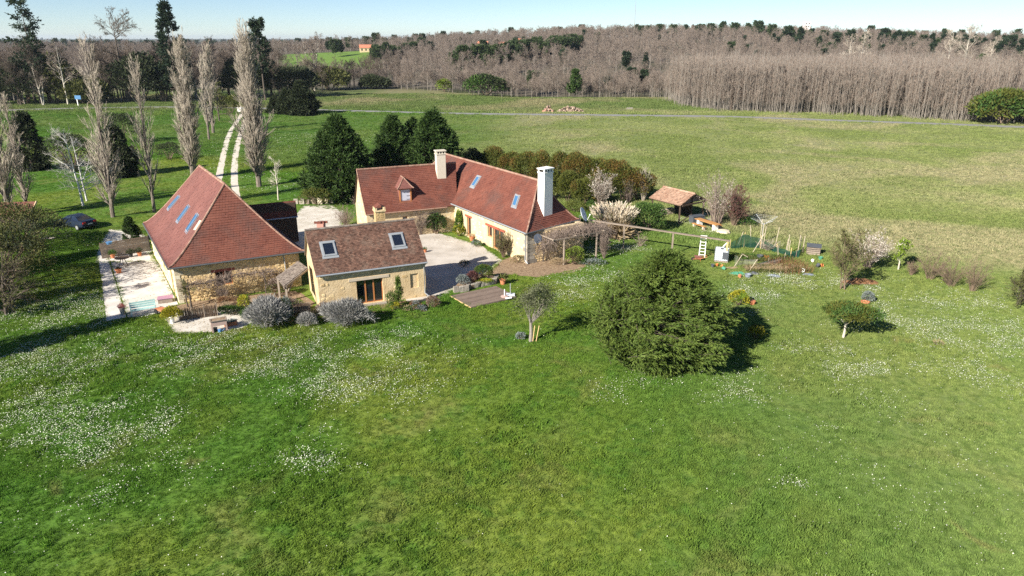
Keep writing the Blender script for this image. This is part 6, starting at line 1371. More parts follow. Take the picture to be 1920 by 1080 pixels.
# ------------------------------------------------------------------ deck, stone bed, parasol feet
D0, D1, D2, D3 = at(844, 554, .12), at(883, 576, .12), at(968, 556, .12), at(930, 536, .12)
dk = thing('deck', 'square grey brown board deck on the lawn right of the small house', 'deck', (D0 + D2) / 2 * [1, 1, 0])
nb = 22
for k in range(nb):
    s0, s1 = (k + .05) / nb, (k + .95) / nb; P = [D0 + (D1 - D0) * s1, D1 * 0 + D3 + (D2 - D3) * s1, D3 + (D2 - D3) * s0, D0 + (D1 - D0) * s0]
    part(dk, 'deck_board', lambda g: g.prism(P, .09, .125 + r.normal(0, .002), r.random()), 'wood_deck')
part(dk, 'edge_board', lambda g: g.beam(D0 * [1, 1, 0] + [0, -.03, .06], D1 * [1, 1, 0] + [0, -.03, .06], .03, .1), 'wood_yellow')
part(dk, 'edge_board', lambda g: g.beam(D1 * [1, 1, 0] + [0, -.03, .06], D2 * [1, 1, 0] + [0, -.03, .06], .03, .1), 'wood_deck')
S = [at(850, 549), at(874, 546), at(879, 542), at(928, 532), at(931, 525)]
sb = thing('stone_bed', 'raised planting bed edged with rough stone blocks behind the deck', 'planting bed', at(895, 535))
L = np.r_[0, np.cumsum([np.linalg.norm(S[k + 1] - S[k]) for k in range(4)])]; s = 0
while s < L[-1] - .2:
    w = r.uniform(.34, .6); k = min(int(np.searchsorted(L, s, 'right')) - 1, 3); d = unit(S[k + 1] - S[k]); p = S[k] + d * (s - L[k]); h = r.uniform(.38, .52); n_ = np.cross([0, 0, 1], d) * .15
    P = [p - n_ + d * .02, p + d * (w - .02) - n_, p + d * (w - .02) + n_, p + n_ + d * .02]; J = lambda: r.normal(0, .018, (4, 3))
    part(sb, 'stone', lambda g: g.box8(np.r_[np.array(P) + J() * [1, 1, 0], np.array(P) * 1 + [0, 0, h] + J()], r.random()), 'stone_grey'); s += w
part(sb, 'soil', lambda g: g.prism([S[0] + [0, .1, 0], S[1] + [0, .1, 0], S[3] + [0, .1, 0], at(930, 524), at(900, 521), at(862, 535)], .0, .33), 'earth')
shrub(731, at(868, 540) + [0, 0, .3], .55, .5, .42, 'round silver grey bush in the stone bed behind the deck', 1300, .13, .04, 'leaf_grey', lump=.1)
shrub(732, at(886, 536) + [0, 0, .3], .5, .45, .5, 'dark purple bush in the middle of the stone bed', 1000, .14, .05, 'leaf_purple')
shrub(733, at(907, 527) + [0, 0, .3], .8, .7, .62, 'clipped olive green dome bush in the stone bed', 2600, .1, .05, 'leaf_hedge', 'leaf_green', .4, lump=.05)
shrub(734, at(905, 535) + [0, 0, .3], 1.0, .4, .14, 'yellow-green mat of low plants on the stone bed', 900, .1, .05, 'leaf_lime', 'leaf_yellow', .4)
shrub(735, at(870, 500), .5, .4, .3, 'small dark plants at the courtyard edge', 300, .14, .05, 'leaf_dark')
def parasol_foot(label, loc, bw, h, m1, rnd=False):
    c = np.asarray(loc, float); t = thing('parasol_base', label, 'parasol base', loc)
    part(t, 'plate', (lambda g: g.lathe(c, [(bw, 0), (bw, .05), (bw * .4, .09)], 14)) if rnd else (lambda g: g.box(c - [bw, bw * .8, 0], c + [bw, bw * .8, .07])), m1); part(t, 'tube', lambda g: g.tube([c + [0, 0, .06], c + [0, 0, h]], .035, 8), 'white' if rnd else 'zinc')
parasol_foot('grey square parasol base with tall metal tube on the deck corner', at(957, 553, .13), .34, .95, 'dish'); parasol_foot('pinkish round parasol base on the deck, left of the taller tube', at(946, 556, .13), .3, .6, 'pink_wood', True)
t = thing('paving_slab', 'loose white slab lying on the deck corner in front of the parasol bases', 'slab', at(954, 558.5, .13)); part(t, 'slab', lambda g: g.box8([at(u, v, z) for z in (.131, .19) for u, v in ((948, 561), (960, 559), (959, 556), (947, 558))]), 'white')
for k, (du, lb) in enumerate(((4, 'left pale stake tied to the olive tree'), (10, 'right pale stake tied to the olive tree'))):
    p = at(995 + du, 641); part(thing('tree_stake', lb, 'stake', p), 'stake', lambda g: g.tube([p, p + [.12 + .08 * k, .05, 1.15]], .03, 6), 'wood_yellow')
# ------------------------------------------------------------------ dishes on the farmhouse
def dish(label, loc, look, rad, mat, arm=True, pole=None):
    t = thing('satellite_dish', label, 'satellite dish'); n = 18; prof = [(k / 5 * rad, .28 * rad * (k / 5) ** 2) for k in range(6)]
    part(t, 'reflector', lambda g: g.lathe((0, 0, 0), [(max(a, .001), b) for a, b in prof] + [(rad * .98, .28 * rad + .015), (rad * .5, .08 * rad - .01)][:1], n), mat, smooth=True)
    if arm: part(t, 'feed_arm', lambda g: [g.tube([(0, -rad, .28 * rad), (0, -rad * .35, rad * 1.05)], .025, 6), g.tube([(0, -rad * .35, rad * .98), (0, -rad * .32, rad * 1.14)], .06, 8)], 'white')
    part(t, 'bracket', lambda g: g.tube([(0, 0, 0), (0, 0, -.3), (0, -.5, -.35)], .03, 6), 'zinc')
    t.rotation_mode = 'QUATERNION'; t.rotation_quaternion = Vector(look).to_track_quat('Z', 'Y'); t.location = Vector(loc); return t
dish('large pale satellite dish on the far corner of the hip roof', at(1091, 403, 3.1), (.75, -.25, .35), .72, 'dish'); dish('small dark satellite dish on the near corner of the farmhouse', fh.p(.35, .35, 2.35), (.5, -.8, .2), .42, 'dish_dark', False)
# ------------------------------------------------------------------ long trellis beam
a, b = at(1104, 412.5, 2.35), at(1369, 452, 2.05)
t = thing('trellis', 'long weathered beam on posts running from the farmhouse to the vegetable plot', 'trellis', (a + b) / 2 * [1, 1, 0])
for k in range(4): p, q = a + (b - a) * k / 4, a + (b - a) * (k + 1.0) / 4; part(t, 'beam', lambda g: g.beam(p + [0, 0, .01 * (k % 2)], q + [0, 0, .01 * (k % 2)], .26, .1, r.random()), 'wood_grey')
for s in (.27, .62, .985): p = a + (b - a) * s; part(t, 'post', lambda g: g.beam(p * [1, 1, 0], p - [0, 0, .06], .13, .13), 'wood_grey' if s < .9 else 'wood_yellow')
p = a + (b - a) * .985; part(t, 'brace', lambda g: g.beam(p - [0, 0, .15], at(1356, 463, 1.2), .07, .12), 'white')
# ------------------------------------------------------------------ tiled shelter
p1, p3 = at(1273, 421), at(1318, 410.5); gw = unit(p3 - p1); W_ = np.linalg.norm(p3 - p1); ez = 2.15
gE = at(1276, 386, ez); gEl = at(1217, 371, ez); gd = unit((gEl - gE) * [1, 1, 0]); gl_ = np.linalg.norm((gEl - gE)[:2]); gB = gE + gw * (W_ + .5); gBl = gB + gd * gl_; rz_ = ez + 1.0
gR = up3((gE + gB) / 2, rz_); gRl = up3((gEl + gBl) / 2, rz_)
t = thing('tiled_shelter', 'open timber shelter with orange tiled roof beyond the pampas grass', 'shelter', (gE + gBl) / 2 * [1, 1, 0])
ra, rb = Roof(gEl, gE, gRl, gR), Roof(gB, gBl, gR, gRl); ro = part(t, 'roof', lambda g: [ra.slab(g), rb.slab(g)], 'wood_dark')
part(ro, 'roof_tiles', lambda g: [ra.tiles(g, r, .32, .22, .06, .02), rb.tiles(g, r, .32, .22, .06, .02)], 'canal', kind='stuff'); part(ro, 'ridge_tiles', lambda g: ra.ridge(g, gRl, gR, r, .12, .4), 'canal', kind='stuff')
for q in (gE + gd * .3 + gw * .3, gE + gd * .3 + gw * (W_ * .55), gB + gd * .3 - gw * .3, gEl - gd * .3 + gw * .3, gBl - gd * .3 - gw * .3): part(t, 'post', lambda g: g.beam(q * [1, 1, 0], up3(q, ez - .12 if abs(np.dot(q - gE, gw) - W_ * .55) > .5 else ez + .6), .15, .15), 'wood_dark')
for q0, q1 in ((gE + gw * .3, gB - gw * .3), (gE + gd * .1 + gw * .3, gEl + gw * .3)): part(t, 'tie_beam', lambda g: g.beam(up3(q0, ez - .06), up3(q1, ez - .06), .12, .16), 'wood_dark')
part(t, 'brace', lambda g: g.beam(up3(gE + gd * .3 + gw * .3, .15), up3(gE + gd * .3 + gw * (W_ * .55), .75), .08, .08), 'wood_dark')
part(t, 'gable_boards', lambda g: g.tris([[gE + gd * .35 + gw * .4, gB + gd * .35 - gw * .4, gR + gd * .35]]), 'wood_grey')
part(t, 'back_screen', lambda g: g.beam(up3(gBl - gd * .4 - gw * .4, .9), up3(gB + gd * 1.8 - gw * .4, .9), .05, 1.7), 'wood_dark')
sheet('shelter_floor', pix((1262, 419), (1278, 404), (1326, 399), (1350, 424), (1340, 440), (1318, 437), (1290, 426), (1270, 424)), M['concrete'], .015)
t = thing('storage_box', 'dark grey storage box under the tiled shelter', 'box'); part(t, 'box', lambda g: g.box((-.75, -.4, 0), (.75, .4, .72)), 'slate'); part(t, 'lid', lambda g: g.box((-.78, -.43, .725), (.78, .43, .8)), 'slate'); mv(t, at(1306, 417), ang(p1, p3) * .6)
t = thing('log_stack', 'stack of split firewood in the back of the tiled shelter', 'firewood stack')
for k in range(40): y, z = -1 + (k % 10) * .21 + (k // 10 % 2) * .1, .1 + (k // 10) * .19; part(t, 'log', lambda g: g.tube([(-.25, y, z), (.25, y, z)], .095, 6, r.random()), 'wood_pale' if k % 3 else 'wood_grey')
mv(t, (gEl + gBl) / 2 * [1, 1, 0] - gd * .8, ang(gE, gEl))
# picnic table and bench with white legs
p, q = at(1308, 425), at(1342, 436); an = ang(p, q); ln = np.linalg.norm(q - p) + .5
t = thing('picnic_table', 'honey coloured plank table on white block legs by the tiled shelter', 'table')
for k in range(3): part(t, 'top_plank', lambda g: g.box((-ln / 2, -.38 + k * .26, .74), (ln / 2, -.14 + k * .26, .8), r.random()), 'wood_honey')
for x in (-ln / 2 + .45, ln / 2 - .45): part(t, 'leg', lambda g: g.box((x - .14, -.3, 0), (x + .14, .3, .738)), 'white')
mv(t, (p + q) / 2 + [.15, .35, .01], an)
for lb, dy, dx in (('honey coloured bench on wooden legs in front of the picnic table', -.85, -.35), ('honey coloured bench behind the picnic table, partly hidden', .9, .2)):
    t = thing('picnic_bench', lb, 'bench'); part(t, 'seat', lambda g: g.box((-.95, -.16, .4), (.95, .16, .46)), 'wood_honey')
    for x in (-.7, .7): part(t, 'leg', lambda g: g.box((x - .1, -.14, 0), (x + .1, .14, .4)), 'wood_pale')
    mv(t, (p + q) / 2 + V3(.15 + math.cos(an) * dx - math.sin(an) * dy, .35 + math.sin(an) * dx + math.cos(an) * dy, .01), an)
part(thing('flat_boulder', 'flat pale boulder lying right of the picnic table', 'rock', at(1355, 436)), 'rock', lambda g: g.lathe(at(1356, 437), [(.5, 0), (.75, .12), (.6, .3), (.2, .38)], 9), 'stone_pale')
# ------------------------------------------------------------------ stepladder, tank, barrow
t = thing('stepladder', 'white stepladder leaning open beside the water tank', 'ladder')
for x in (-.22, .22): part(t, 'rail', lambda g: g.beam((x * 1.2, -.5, 0), (x, 0, 1.9), .06, .06), 'white'); part(t, 'rear_leg', lambda g: g.beam((x * 1.2, .5, 0), (x, .05, 1.85), .05, .05), 'white')
for k in range(6): part(t, 'step', lambda g: g.box((-.22, -.5 + .077 * (k + 1) - .05, .28 * (k + 1)), (.22, -.5 + .077 * (k + 1) + .08, .28 * (k + 1) + .03)), 'white')
part(t, 'tray', lambda g: g.box((-.3, -.25, 1.9), (.3, .3, 1.95)), 'white'); mv(t, at(1316, 481), -.3)
t = thing('water_tank', 'white plastic water tank in a metal cage in the vegetable plot', 'water tank')
part(t, 'tank', lambda g: g.prism([(-.56, -.5), (-.5, -.56), (.5, -.56), (.56, -.5), (.56, .5), (.5, .56), (-.5, .56), (-.56, .5)], .16, 1.12), 'tank'); part(t, 'pallet', lambda g: [g.box((-.6, y - .06, 0), (.6, y + .06, .15)) for y in (-.5, 0, .5)], 'wood_grey')
g = Geo()
for z in np.linspace(.2, 1.14, 6):
    for a0, a1 in (((-.6, -.6), (.6, -.6)), ((.6, -.6), (.6, .6)), ((.6, .6), (-.6, .6)), ((-.6, .6), (-.6, -.6))): g.tube([(*a0, z), (*a1, z)], .014, 4)
for s in np.linspace(-.6, .6, 8):
    for x, y in ((s, -.6), (s, .6), (-.6, s), (.6, s)): g.tube([(x, y, .16), (x, y, 1.14)], .014, 4)
g.build('cage', M['zinc'], t, kind='stuff'); part(t, 'cover_sheet', lambda g: g.prism([(.1, -.615), (.5, -.615), (.52, -.63), (.08, -.63)], .35, 1.0), 'slate'); part(t, 'cap', lambda g: g.lathe((0, 0, 1.12), [(.14, 0), (.14, .05)], 10), 'black'); mv(t, at(1352, 489), -.32)
t = thing('wheelbarrow', 'orange handled wheelbarrow with red tray beside the water tank', 'wheelbarrow')
part(t, 'tray', lambda g: g.box8([(-.25, -.2, .28), (.3, -.2, .28), (.3, .2, .28), (-.25, .2, .28), (-.4, -.33, .58), (.45, -.33, .52), (.45, .33, .52), (-.4, .33, .58)]), 'red'); part(t, 'wheel', lambda g: g.tube([(-.55, -.05, .2), (-.55, .05, .2)], .2, 12), 'black')
for y in (-.25, .25): part(t, 'handle', lambda g: g.tube([(-.55, y * .2, .2), (.2, y, .3), (1.0, y * 1.2, .6)], .025, 6), 'orange'); part(t, 'leg', lambda g: g.tube([(.25, y, .3), (.3, y, 0)], .022, 6), 'orange')
mv(t, at(1308, 489), -.15, .8)
# ------------------------------------------------------------------ vegetable plot
def net(t, pts, h, name='netting', mat='net'):
    P = np.array(pts, float); g = Geo(); n = len(P); d = np.r_[0, np.cumsum(np.linalg.norm(np.diff(P, axis=0), axis=1))]; s = np.linspace(0, d[-1], 24); q = np.stack([np.interp(s, d, P[:, k]) for k in range(3)], 1); hh = np.interp(s, d, h)
    lo = q + np.c_[r.normal(0, .04, (24, 2)), np.full(24, .02)]; hi = q + np.c_[r.normal(0, .05, (24, 2)), hh * (1 - .08 * np.abs(np.sin(s * 2.2)))]
    g.quads([[lo[i], lo[i + 1], hi[i + 1], hi[i]] for i in range(23)]); return g.build(name, M[mat], t)
NP = [at(1368, 468), at(1394, 466), at(1425, 466), at(1455, 474), at(1482, 482), at(1498, 484)]
t = thing('net_fence', 'dark green netting fence sagging round the back of the vegetable plot', 'fence', NP[2]); net(t, NP, [.7, 1.5, 1.0, .6, .55, .8])
for p, h in zip(NP[:5], (1.0, 1.6, 1.3, .9, .9)): part(t, 'post', lambda g: g.tube([p, p + [0, 0, h]], .03, 6), 'wood_yellow')
NF = [at(1418, 502), at(1440, 498), at(1470, 490), at(1492, 484), at(1506, 474)]
t = thing('net_fence', 'low green netting along the front edge of the vegetable plot', 'fence', NF[2]); net(t, NF, [.4, .5, .55, .6, .7])
for p in NF: part(t, 'post', lambda g: g.tube([p, p + [0, 0, .75]], .022, 6), 'wood_grey')
NT = [at(1376, 500), at(1395, 497), at(1416, 503)]
t = thing('net_tunnel', 'slack grey netting hung between slanted canes at the near corner of the plot', 'net', NT[1]); net(t, NT, [1.1, .5, .9], mat='net_grey')
for p, q in ((at(1377, 500), at(1391, 478, 1.0)), (at(1404, 510), at(1420, 486, 1.0)), (at(1391, 476, 1.0), at(1402, 482, .7))): part(t, 'cane', lambda g: g.tube([p, q], .025, 6), 'wood_pale')
t = thing('bean_poles', 'group of tall bean poles and tied stems in the middle of the vegetable plot', 'poles', at(1430, 470))
for (u, v, h, du) in ((1408, 464, 2.2, -.3), (1424, 460, 2.6, 0), (1426, 469, 2.6, .1), (1430, 468, 2.3, .05), (1411, 474, 1.9, .9), (1452, 468, 2.2, .2), (1475, 479, 2.0, .05), (1472, 479, 1.6, .12), (1478, 480, 1.5, 0), (1495, 476, 1.8, .1), (1499, 474, 1.6, 0), (1504, 474, 1.6, .1), (1382, 464, 1.6, .4), (1459, 485, 1.3, -.2)):
    p = at(u, v); part(t, 'pole', lambda g: g.tube([p, p + [du, r.normal(0, .1), h]], .028, 6), 'wood_pale')
cane_shrub(741, at(1440, 470), 1.3, 1.3, 'dry bean stems tangled round the poles', 50, 5, 3, .007, 'twig_poplar', .012, 'bean_plants', cat='plants')
shrub(742, at(1440, 488), 2.4, 1.0, .16, 'green weeds and herbs inside the vegetable plot', 1500, .2, .06, 'leaf_ivy', 'leaf_green', .4, name='herb_bed', stems=0, upd=.6)
shrub(743, at(1400, 486), 1.4, 1.0, .2, 'leafy green crop at the near end of the vegetable plot', 1000, .2, .08, 'leaf_green', 'leaf_ivy', .4, name='herb_bed', stems=0, upd=.6)
cane_shrub(744, at(1480, 505), .85, 2.2, 'strip of dry reddish stems in front of the low netting', 260, 4, 2, .006, 'leaf_rust', .01, 'stem_strip', base=.9, cat='plants')
shrub(745, at(1452, 507), 3.0, 1.0, .16, 'dry brown grass strip along the front of the plot', 3000, .25, .03, 'leaf_dry', 'leaf_ivy', .5, name='dry_grass', stems=0, upd=.9)
part(thing('raised_bed', 'weathered board edge of the raised bed at the front of the plot', 'raised bed', at(1440, 500)), 'board', lambda g: g.beam(at(1420, 503, .2), at(1462, 491, .2), .08, .4), 'wood_grey')
part(thing('plank', 'loose brown plank lying across the vegetable plot', 'plank', at(1435, 492)), 'board', lambda g: g.beam(at(1418, 496, .3), at(1464, 486, .3), .3, .05), 'wood_grey')
t = thing('compost_bin', 'slatted wooden compost bin at the right end of the vegetable plot', 'compost bin')
for k in range(4):
    for s in (-1, 1): part(t, 'slat', lambda g: g.box((-.7, s * .55 - .02, .06 + k * .22), (.7, s * .55 + .02, .22 + k * .22), r.random()), 'wood_grey'); part(t, 'slat', lambda g: g.box((s * .7 - .02, -.525, .08 + k * .22), (s * .7 + .02, .525, .24 + k * .22), r.random()), 'wood_grey')
part(t, 'lid', lambda g: g.box8([(-.8, -.65, .98), (.8, -.65, .94), (.8, .1, 1.2), (-.8, .1, 1.24), (-.8, -.65, 1.01), (.8, -.65, .97), (.8, .1, 1.23), (-.8, .1, 1.27)]), 'slate'); mv(t, at(1524, 476), -.35, .8)
def tub(label, u, v, rad, h, mat, name='bucket', cat='bucket', tip=0):
    t = thing(name, label, cat); part(t, 'body', lambda g: g.lathe((0, 0, 0), [(rad * .75, 0), (rad, h * .95), (rad * 1.08, h * .95), (rad * 1.08, h), (rad * .92, h), (rad * .7, h * .3)], 12), mat); mv(t, at(u, v) + [0, 0, rad * .7 * (tip != 0)]); t.rotation_euler = (tip, 0, r.uniform(0, 6)); return t
tub('turquoise bucket in the vegetable plot', 1411, 487, .2, .34, 'cyan'); tub('dark blue grey barrel next to the turquoise bucket', 1424, 488, .27, .5, 'slate'); tub('bright orange bucket on the plank in the vegetable plot', 1436, 487, .22, .36, 'orange'); tub('yellow tub left of the turquoise bucket', 1406, 484, .16, .25, 'leaf_yellow', tip=1.2)
tub('tipped green watering can nearest the big cypress', 1360, 507, .17, .3, 'green', 'watering_can', 'watering can', 1.3); tub('dark pot standing left of the green watering can', 1336, 501, .15, .28, 'slate'); tub('small orange pot in the row beside the water tank', 1344, 499, .13, .22, 'orange'); tub('second orange pot below the water tank', 1351, 500, .11, .2, 'orange', tip=1.4)
tub('terracotta pot lying at the front of the vegetable plot clutter', 1386, 522, .15, .28, 'terracotta', tip=1.4); tub('emerald green bucket on the grass right of the plot', 1538, 487, .2, .28, 'green'); tub('orange bucket on the grass near the budding tree', 1537, 500, .16, .26, 'orange', tip=1.2); tub('dark bucket beside the orange one near the budding tree', 1531, 502, .17, .3, 'slate', tip=1.0); tub('pale bucket lying on the grass right of the plot', 1523, 492, .13, .24, 'white', tip=1.4); tub('blue-grey tub upside down at the front of the clutter', 1402, 520, .26, .3, 'slate2'); tub('white bucket tipped over on the daisies', 1507, 510, .16, .28, 'white', tip=1.2)
def crumple(label, u, v, sx, sy, h, mat, name='tarpaulin', cat='tarpaulin', n=9):
    c = at(u, v); X_, Y_ = np.meshgrid(np.linspace(-1, 1, n), np.linspace(-1, 1, n)); z = h * (r.random((n, n)) * .8 + .2) * np.clip(1.2 - np.hypot(X_, Y_), .02, 1); P = np.stack([c[0] + X_ * sx + r.normal(0, .03, (n, n)), c[1] + Y_ * sy + r.normal(0, .03, (n, n)), z + .01], -1).reshape(-1, 3)
    i, j = np.meshgrid(np.arange(n - 1), np.arange(n - 1)); k = (j * n + i).ravel(); g = Geo(); g.add(P, np.c_[k, k + 1, k + n + 1, k + n], r.random(len(k))); o = g.build(name, M[mat], None, c); tag(o, label, cat)
crumple('crumpled green plastic sheet among the clutter by the plot', 1382, 514, .75, .35, .3, 'green'); crumple('dark grey crumpled sheet right of the green one', 1412, 514, .55, .3, .3, 'slate'); crumple('grey flat sheet lying alone on the grass in front of the plot', 1450, 518, .6, .35, .2, 'slate2'); crumple('grey sheet with stones beside the white tipped bucket', 1515, 515, .5, .3, .16, 'slate2')
crumple('low heap of rust coloured pruned twigs right of the budding tree', 1612, 530, 1.5, .55, .45, 'leaf_rust', 'twig_heap', 'brushwood heap', 15); crumple('brown earth heap beside the water tank clutter', 1372, 503, .7, .3, .2, 'earth', 'earth_heap', 'earth heap')
t = thing('clay_pot', 'broken clay ring at the foot of the small grey bush', 'pot', at(1622, 568)); part(t, 'ring', lambda g: g.lathe(at(1622, 568), [(.3, 0), (.34, .14), (.28, .14), (.25, .02)], 10), 'terracotta')
part(thing('clay_pot', 'terracotta pot and stones behind the yellow spurge bush', 'pot', at(1411, 571)), 'pot', lambda g: g.lathe(at(1411, 571), [(.16, 0), (.22, .3), (.18, .3)], 10), 'terracotta')
# rotary clothes dryer
c = at(1427, 457); t = thing('rotary_dryer', 'rotary clothes dryer with spread arms behind the bean poles', 'clothes dryer', c); part(t, 'mast', lambda g: g.tube([c, c + [0, 0, 2.1]], .025, 8), 'zinc')
A4 = [c + [math.cos(a) * 1.45, math.sin(a) * 1.45, 2.65] for a in np.array([.25, 1.8, 3.4, 4.95])]
for e in A4: part(t, 'arm', lambda g: g.tube([c + [0, 0, 1.95], e], .014, 5), 'dish')
g = Geo(); [g.tube([c + [0, 0, 1.95] + (A4[k] - c - [0, 0, 1.95]) * s, c + [0, 0, 1.95] + (A4[(k + 1) % 4] - c - [0, 0, 1.95]) * s], .004, 3) for k in range(4) for s in (.4, .55, .7, .85, 1.0)]; g.build('lines', M['white'], t, kind='stuff')
# ------------------------------------------------------------------ car, hut, lane side things
def car():
    t = thing('parked_car', 'dark blue saloon car parked on the grass between the left trees', 'car')
    X_ = np.array([-2.3, -2.22, -1.7, -1.0, -.2, .7, 1.3, 1.95, 2.25, 2.32]); bt = np.array([.55, .34, .26, .24, .24, .24, .24, .26, .36, .5]); tp = np.array([.78, .98, 1.02, 1.0, .98, .97, .93, .82, .7, .6]); hw_ = np.array([.68, .82, .89, .9, .9, .9, .89, .85, .72, .55])
    def ring(x, b, s, w): m = (b + s) / 2; return [(x, y * w, z) for y, z in ((-.82, b), (-1, b + .1), (-1.0, m), (-.94, s - .04), (-.8, s), (.8, s), (.94, s - .04), (1, m), (1, b + .1), (.82, b))]
    def loft(g, rings):
        n = len(rings[0]); V = np.array(rings).reshape(-1, 3); i = np.arange(n); j = (i + 1) % n
        for k in range(len(rings) - 1): g.add(V[k * n:(k + 2) * n], np.c_[i, j, j + n, i + n])
        g.add(V[:n], [list(range(n))[::-1]]); g.add(V[-n:], [list(range(n))])
    part(t, 'body', lambda g: loft(g, [ring(*a) for a in zip(X_, bt, tp, hw_)]), 'car_paint', smooth=False)
    cab = [(-1.75, 1.0, .62), (-1.05, 1.36, .58), (-.35, 1.44, .57), (.2, 1.42, .58), (1.05, .96, .68)]
    part(t, 'roof', lambda g: g.add(np.array([[(-1.05, -.58, 1.36), (-1.05, .58, 1.36)], [(-.35, -.58, 1.45), (-.35, .58, 1.45)], [(.2, -.58, 1.42), (.2, .58, 1.42)]]).reshape(-1, 3), [(0, 2, 3, 1), (2, 4, 5, 3)]), 'car_paint')
    part(t, 'rear_window', lambda g: g.quads([[(-1.75, -.72, 1.0), (-1.05, -.57, 1.355), (-1.05, .57, 1.355), (-1.75, .72, 1.0)]]), 'skylight_dark'); part(t, 'windscreen', lambda g: g.quads([[(.2, -.57, 1.415), (1.1, -.72, .97), (1.1, .72, .97), (.2, .57, 1.415)]]), 'skylight_dark')
    for s in (-1, 1):
        part(t, 'side_window', lambda g: g.add([(-1.75, s * .78, 1.0), (1.1, s * .78, .96), (.2, s * .585, 1.415), (-.35, s * .585, 1.445), (-1.05, s * .585, 1.355)], [(0, 1, 2, 3, 4)]), 'skylight_dark')
        part(t, 'door_pillar', lambda g: g.beam((-.3, s * .79, .98), (-.35, s * .6, 1.44), .07, .03), 'car_paint')
        part(t, 'tail_light', lambda g: g.box((-2.31, min(s * .42, s * .76), .74), (-2.2, max(s * .42, s * .76), .9)), 'tail_light'); part(t, 'headlight', lambda g: g.box((2.1, min(s * .4, s * .7), .6), (2.3, max(s * .4, s * .7), .7)), 'white')
        part(t, 'door_mirror', lambda g: g.box((.75, min(s * .88, s * 1.05), .95), (.87, max(s * .88, s * 1.05), 1.08)), 'car_paint')
        for x in (-1.4, 1.4):
            w = part(t, 'wheel', lambda g: g.tube([(x, s * .74, .32), (x, s * .92, .32)], .32, 16), 'black'); part(w, 'rim', lambda g: g.tube([(x, s * .9, .32), (x, s * .93, .32)], .2, 10), 'zinc')
    part(t, 'number_plate', lambda g: g.box((-2.325, -.26, .6), (-2.3, .26, .71)), 'white'); part(t, 'bumper', lambda g: g.box((-2.36, -.72, .36), (-2.24, .72, .5)), 'car_paint')
    part(t, 'open_door', lambda g: g.beam((.75, .92, .62), (1.05, 1.75, .62), .06, .7), 'car_paint')
    return t
p, q = at(180, 428), at(110, 424); mv(car(), (p + q) / 2, ang(p, q) - .25)
hb = at(58, 412); t = thing('tiled_hut', 'low hut with a red tiled roof among the thickets at the left edge', 'hut', hb)
he, hE, hr, hR_ = at(-30, 404, 1.7), at(57, 402, 1.7), at(-20, 380, 2.9), at(68, 377.5, 2.9); hro = Roof(he, hE, hr, hR_); ro = part(t, 'roof', lambda g: hro.slab(g), 'wood_dark'); part(ro, 'roof_tiles', lambda g: hro.tiles(g, r, .2, .22), 'tile_red', kind='stuff'); part(ro, 'verge_board', lambda g: g.beam(hE + [.05, 0, .02], hR_ + [.05, 0, .02], .08, .16), 'plaster')
hx_ = unit((hE - he) * [1, 1, 0]); hy = unit((hR_ - hE) * [1, 1, 0]); fr_h = Fr(he + hy * .2, hx_, -hy); hl = np.linalg.norm((hE - he)[:2])
part(t, 'wall', lambda g: [fr_h.wall(g, 0, hl - .2, 0, 1.62, .15), g.beam(up3(hE - hx_ * .3 + hy * .3, .8), up3(hR_ - hx_ * .3, .8), .15, 1.6)], 'wood_dark')
part(thing('sheet_metal', 'pale boards lying on the grass left of the gravel path', 'boards', at(90, 448)), 'board', lambda g: [g.beam(at(70, 449, .1), at(88, 446, .1), .5, .04), g.beam(at(90, 446, .14), at(102, 446, .14), .5, .04)][:2], 'wood_pale')
p = at(147, 199); t = thing('lane_sign', 'small blue sign on a pale post beside the lane at the left', 'sign', p); part(t, 'post', lambda g: g.beam(p, p + [0, 0, 3.0], .22, .22), 'white'); part(t, 'board', lambda g: g.box(p + [-.5, -.16, 2.0], p + [1.3, -.115, 3.1]), 'blue')
p = at(450, 210); t = thing('white_box', 'small white box standing where the drive meets the lane', 'box', p); part(t, 'box', lambda g: g.box(p + [-.45, -.4, 0], p + [.45, .4, 1.3]), 'white'); part(t, 'lid', lambda g: g.box(p + [-.5, -.45, 1.3], p + [.5, .45, 1.4]), 'white')
for u, v, n, lw, h, lb in ((1070, 210, 90, 3.3, 1.5, 'large heap of logs beside the lane in the far field'), (1028, 210, 34, 1.3, 1.5, 'smaller reddish heap of logs left of the large one beside the lane')):
    p = at(u, v); t = thing('log_heap', lb, 'log heap', p)
    for k in range(n):
        s = r.uniform(-1, 1); zz = r.random() ** 1.3 * h * (1 - s * s) + .12; q = p + [s * lw, r.uniform(-.8, .8) * (1 - .5 * zz / h), zz]; a = r.normal(0, .5); d = V3(math.sin(a), -math.cos(a), r.normal(0, .1)) * .55
        part(t, 'log', lambda g: g.tube([q - d, q + d], r.uniform(.14, .26), 7, r.random()), 'wood_log' if n > 50 or k % 3 else 'pink_brick')
part(thing('concrete_slab', 'pale flat slab lying in the grass beyond the lane', 'slab', at(1180, 204)), 'slab', lambda g: g.prism(pix((1174, 205.5), (1186, 205.5), (1187, 203), (1176, 202.5)), .05, .25), 'stone_grey')
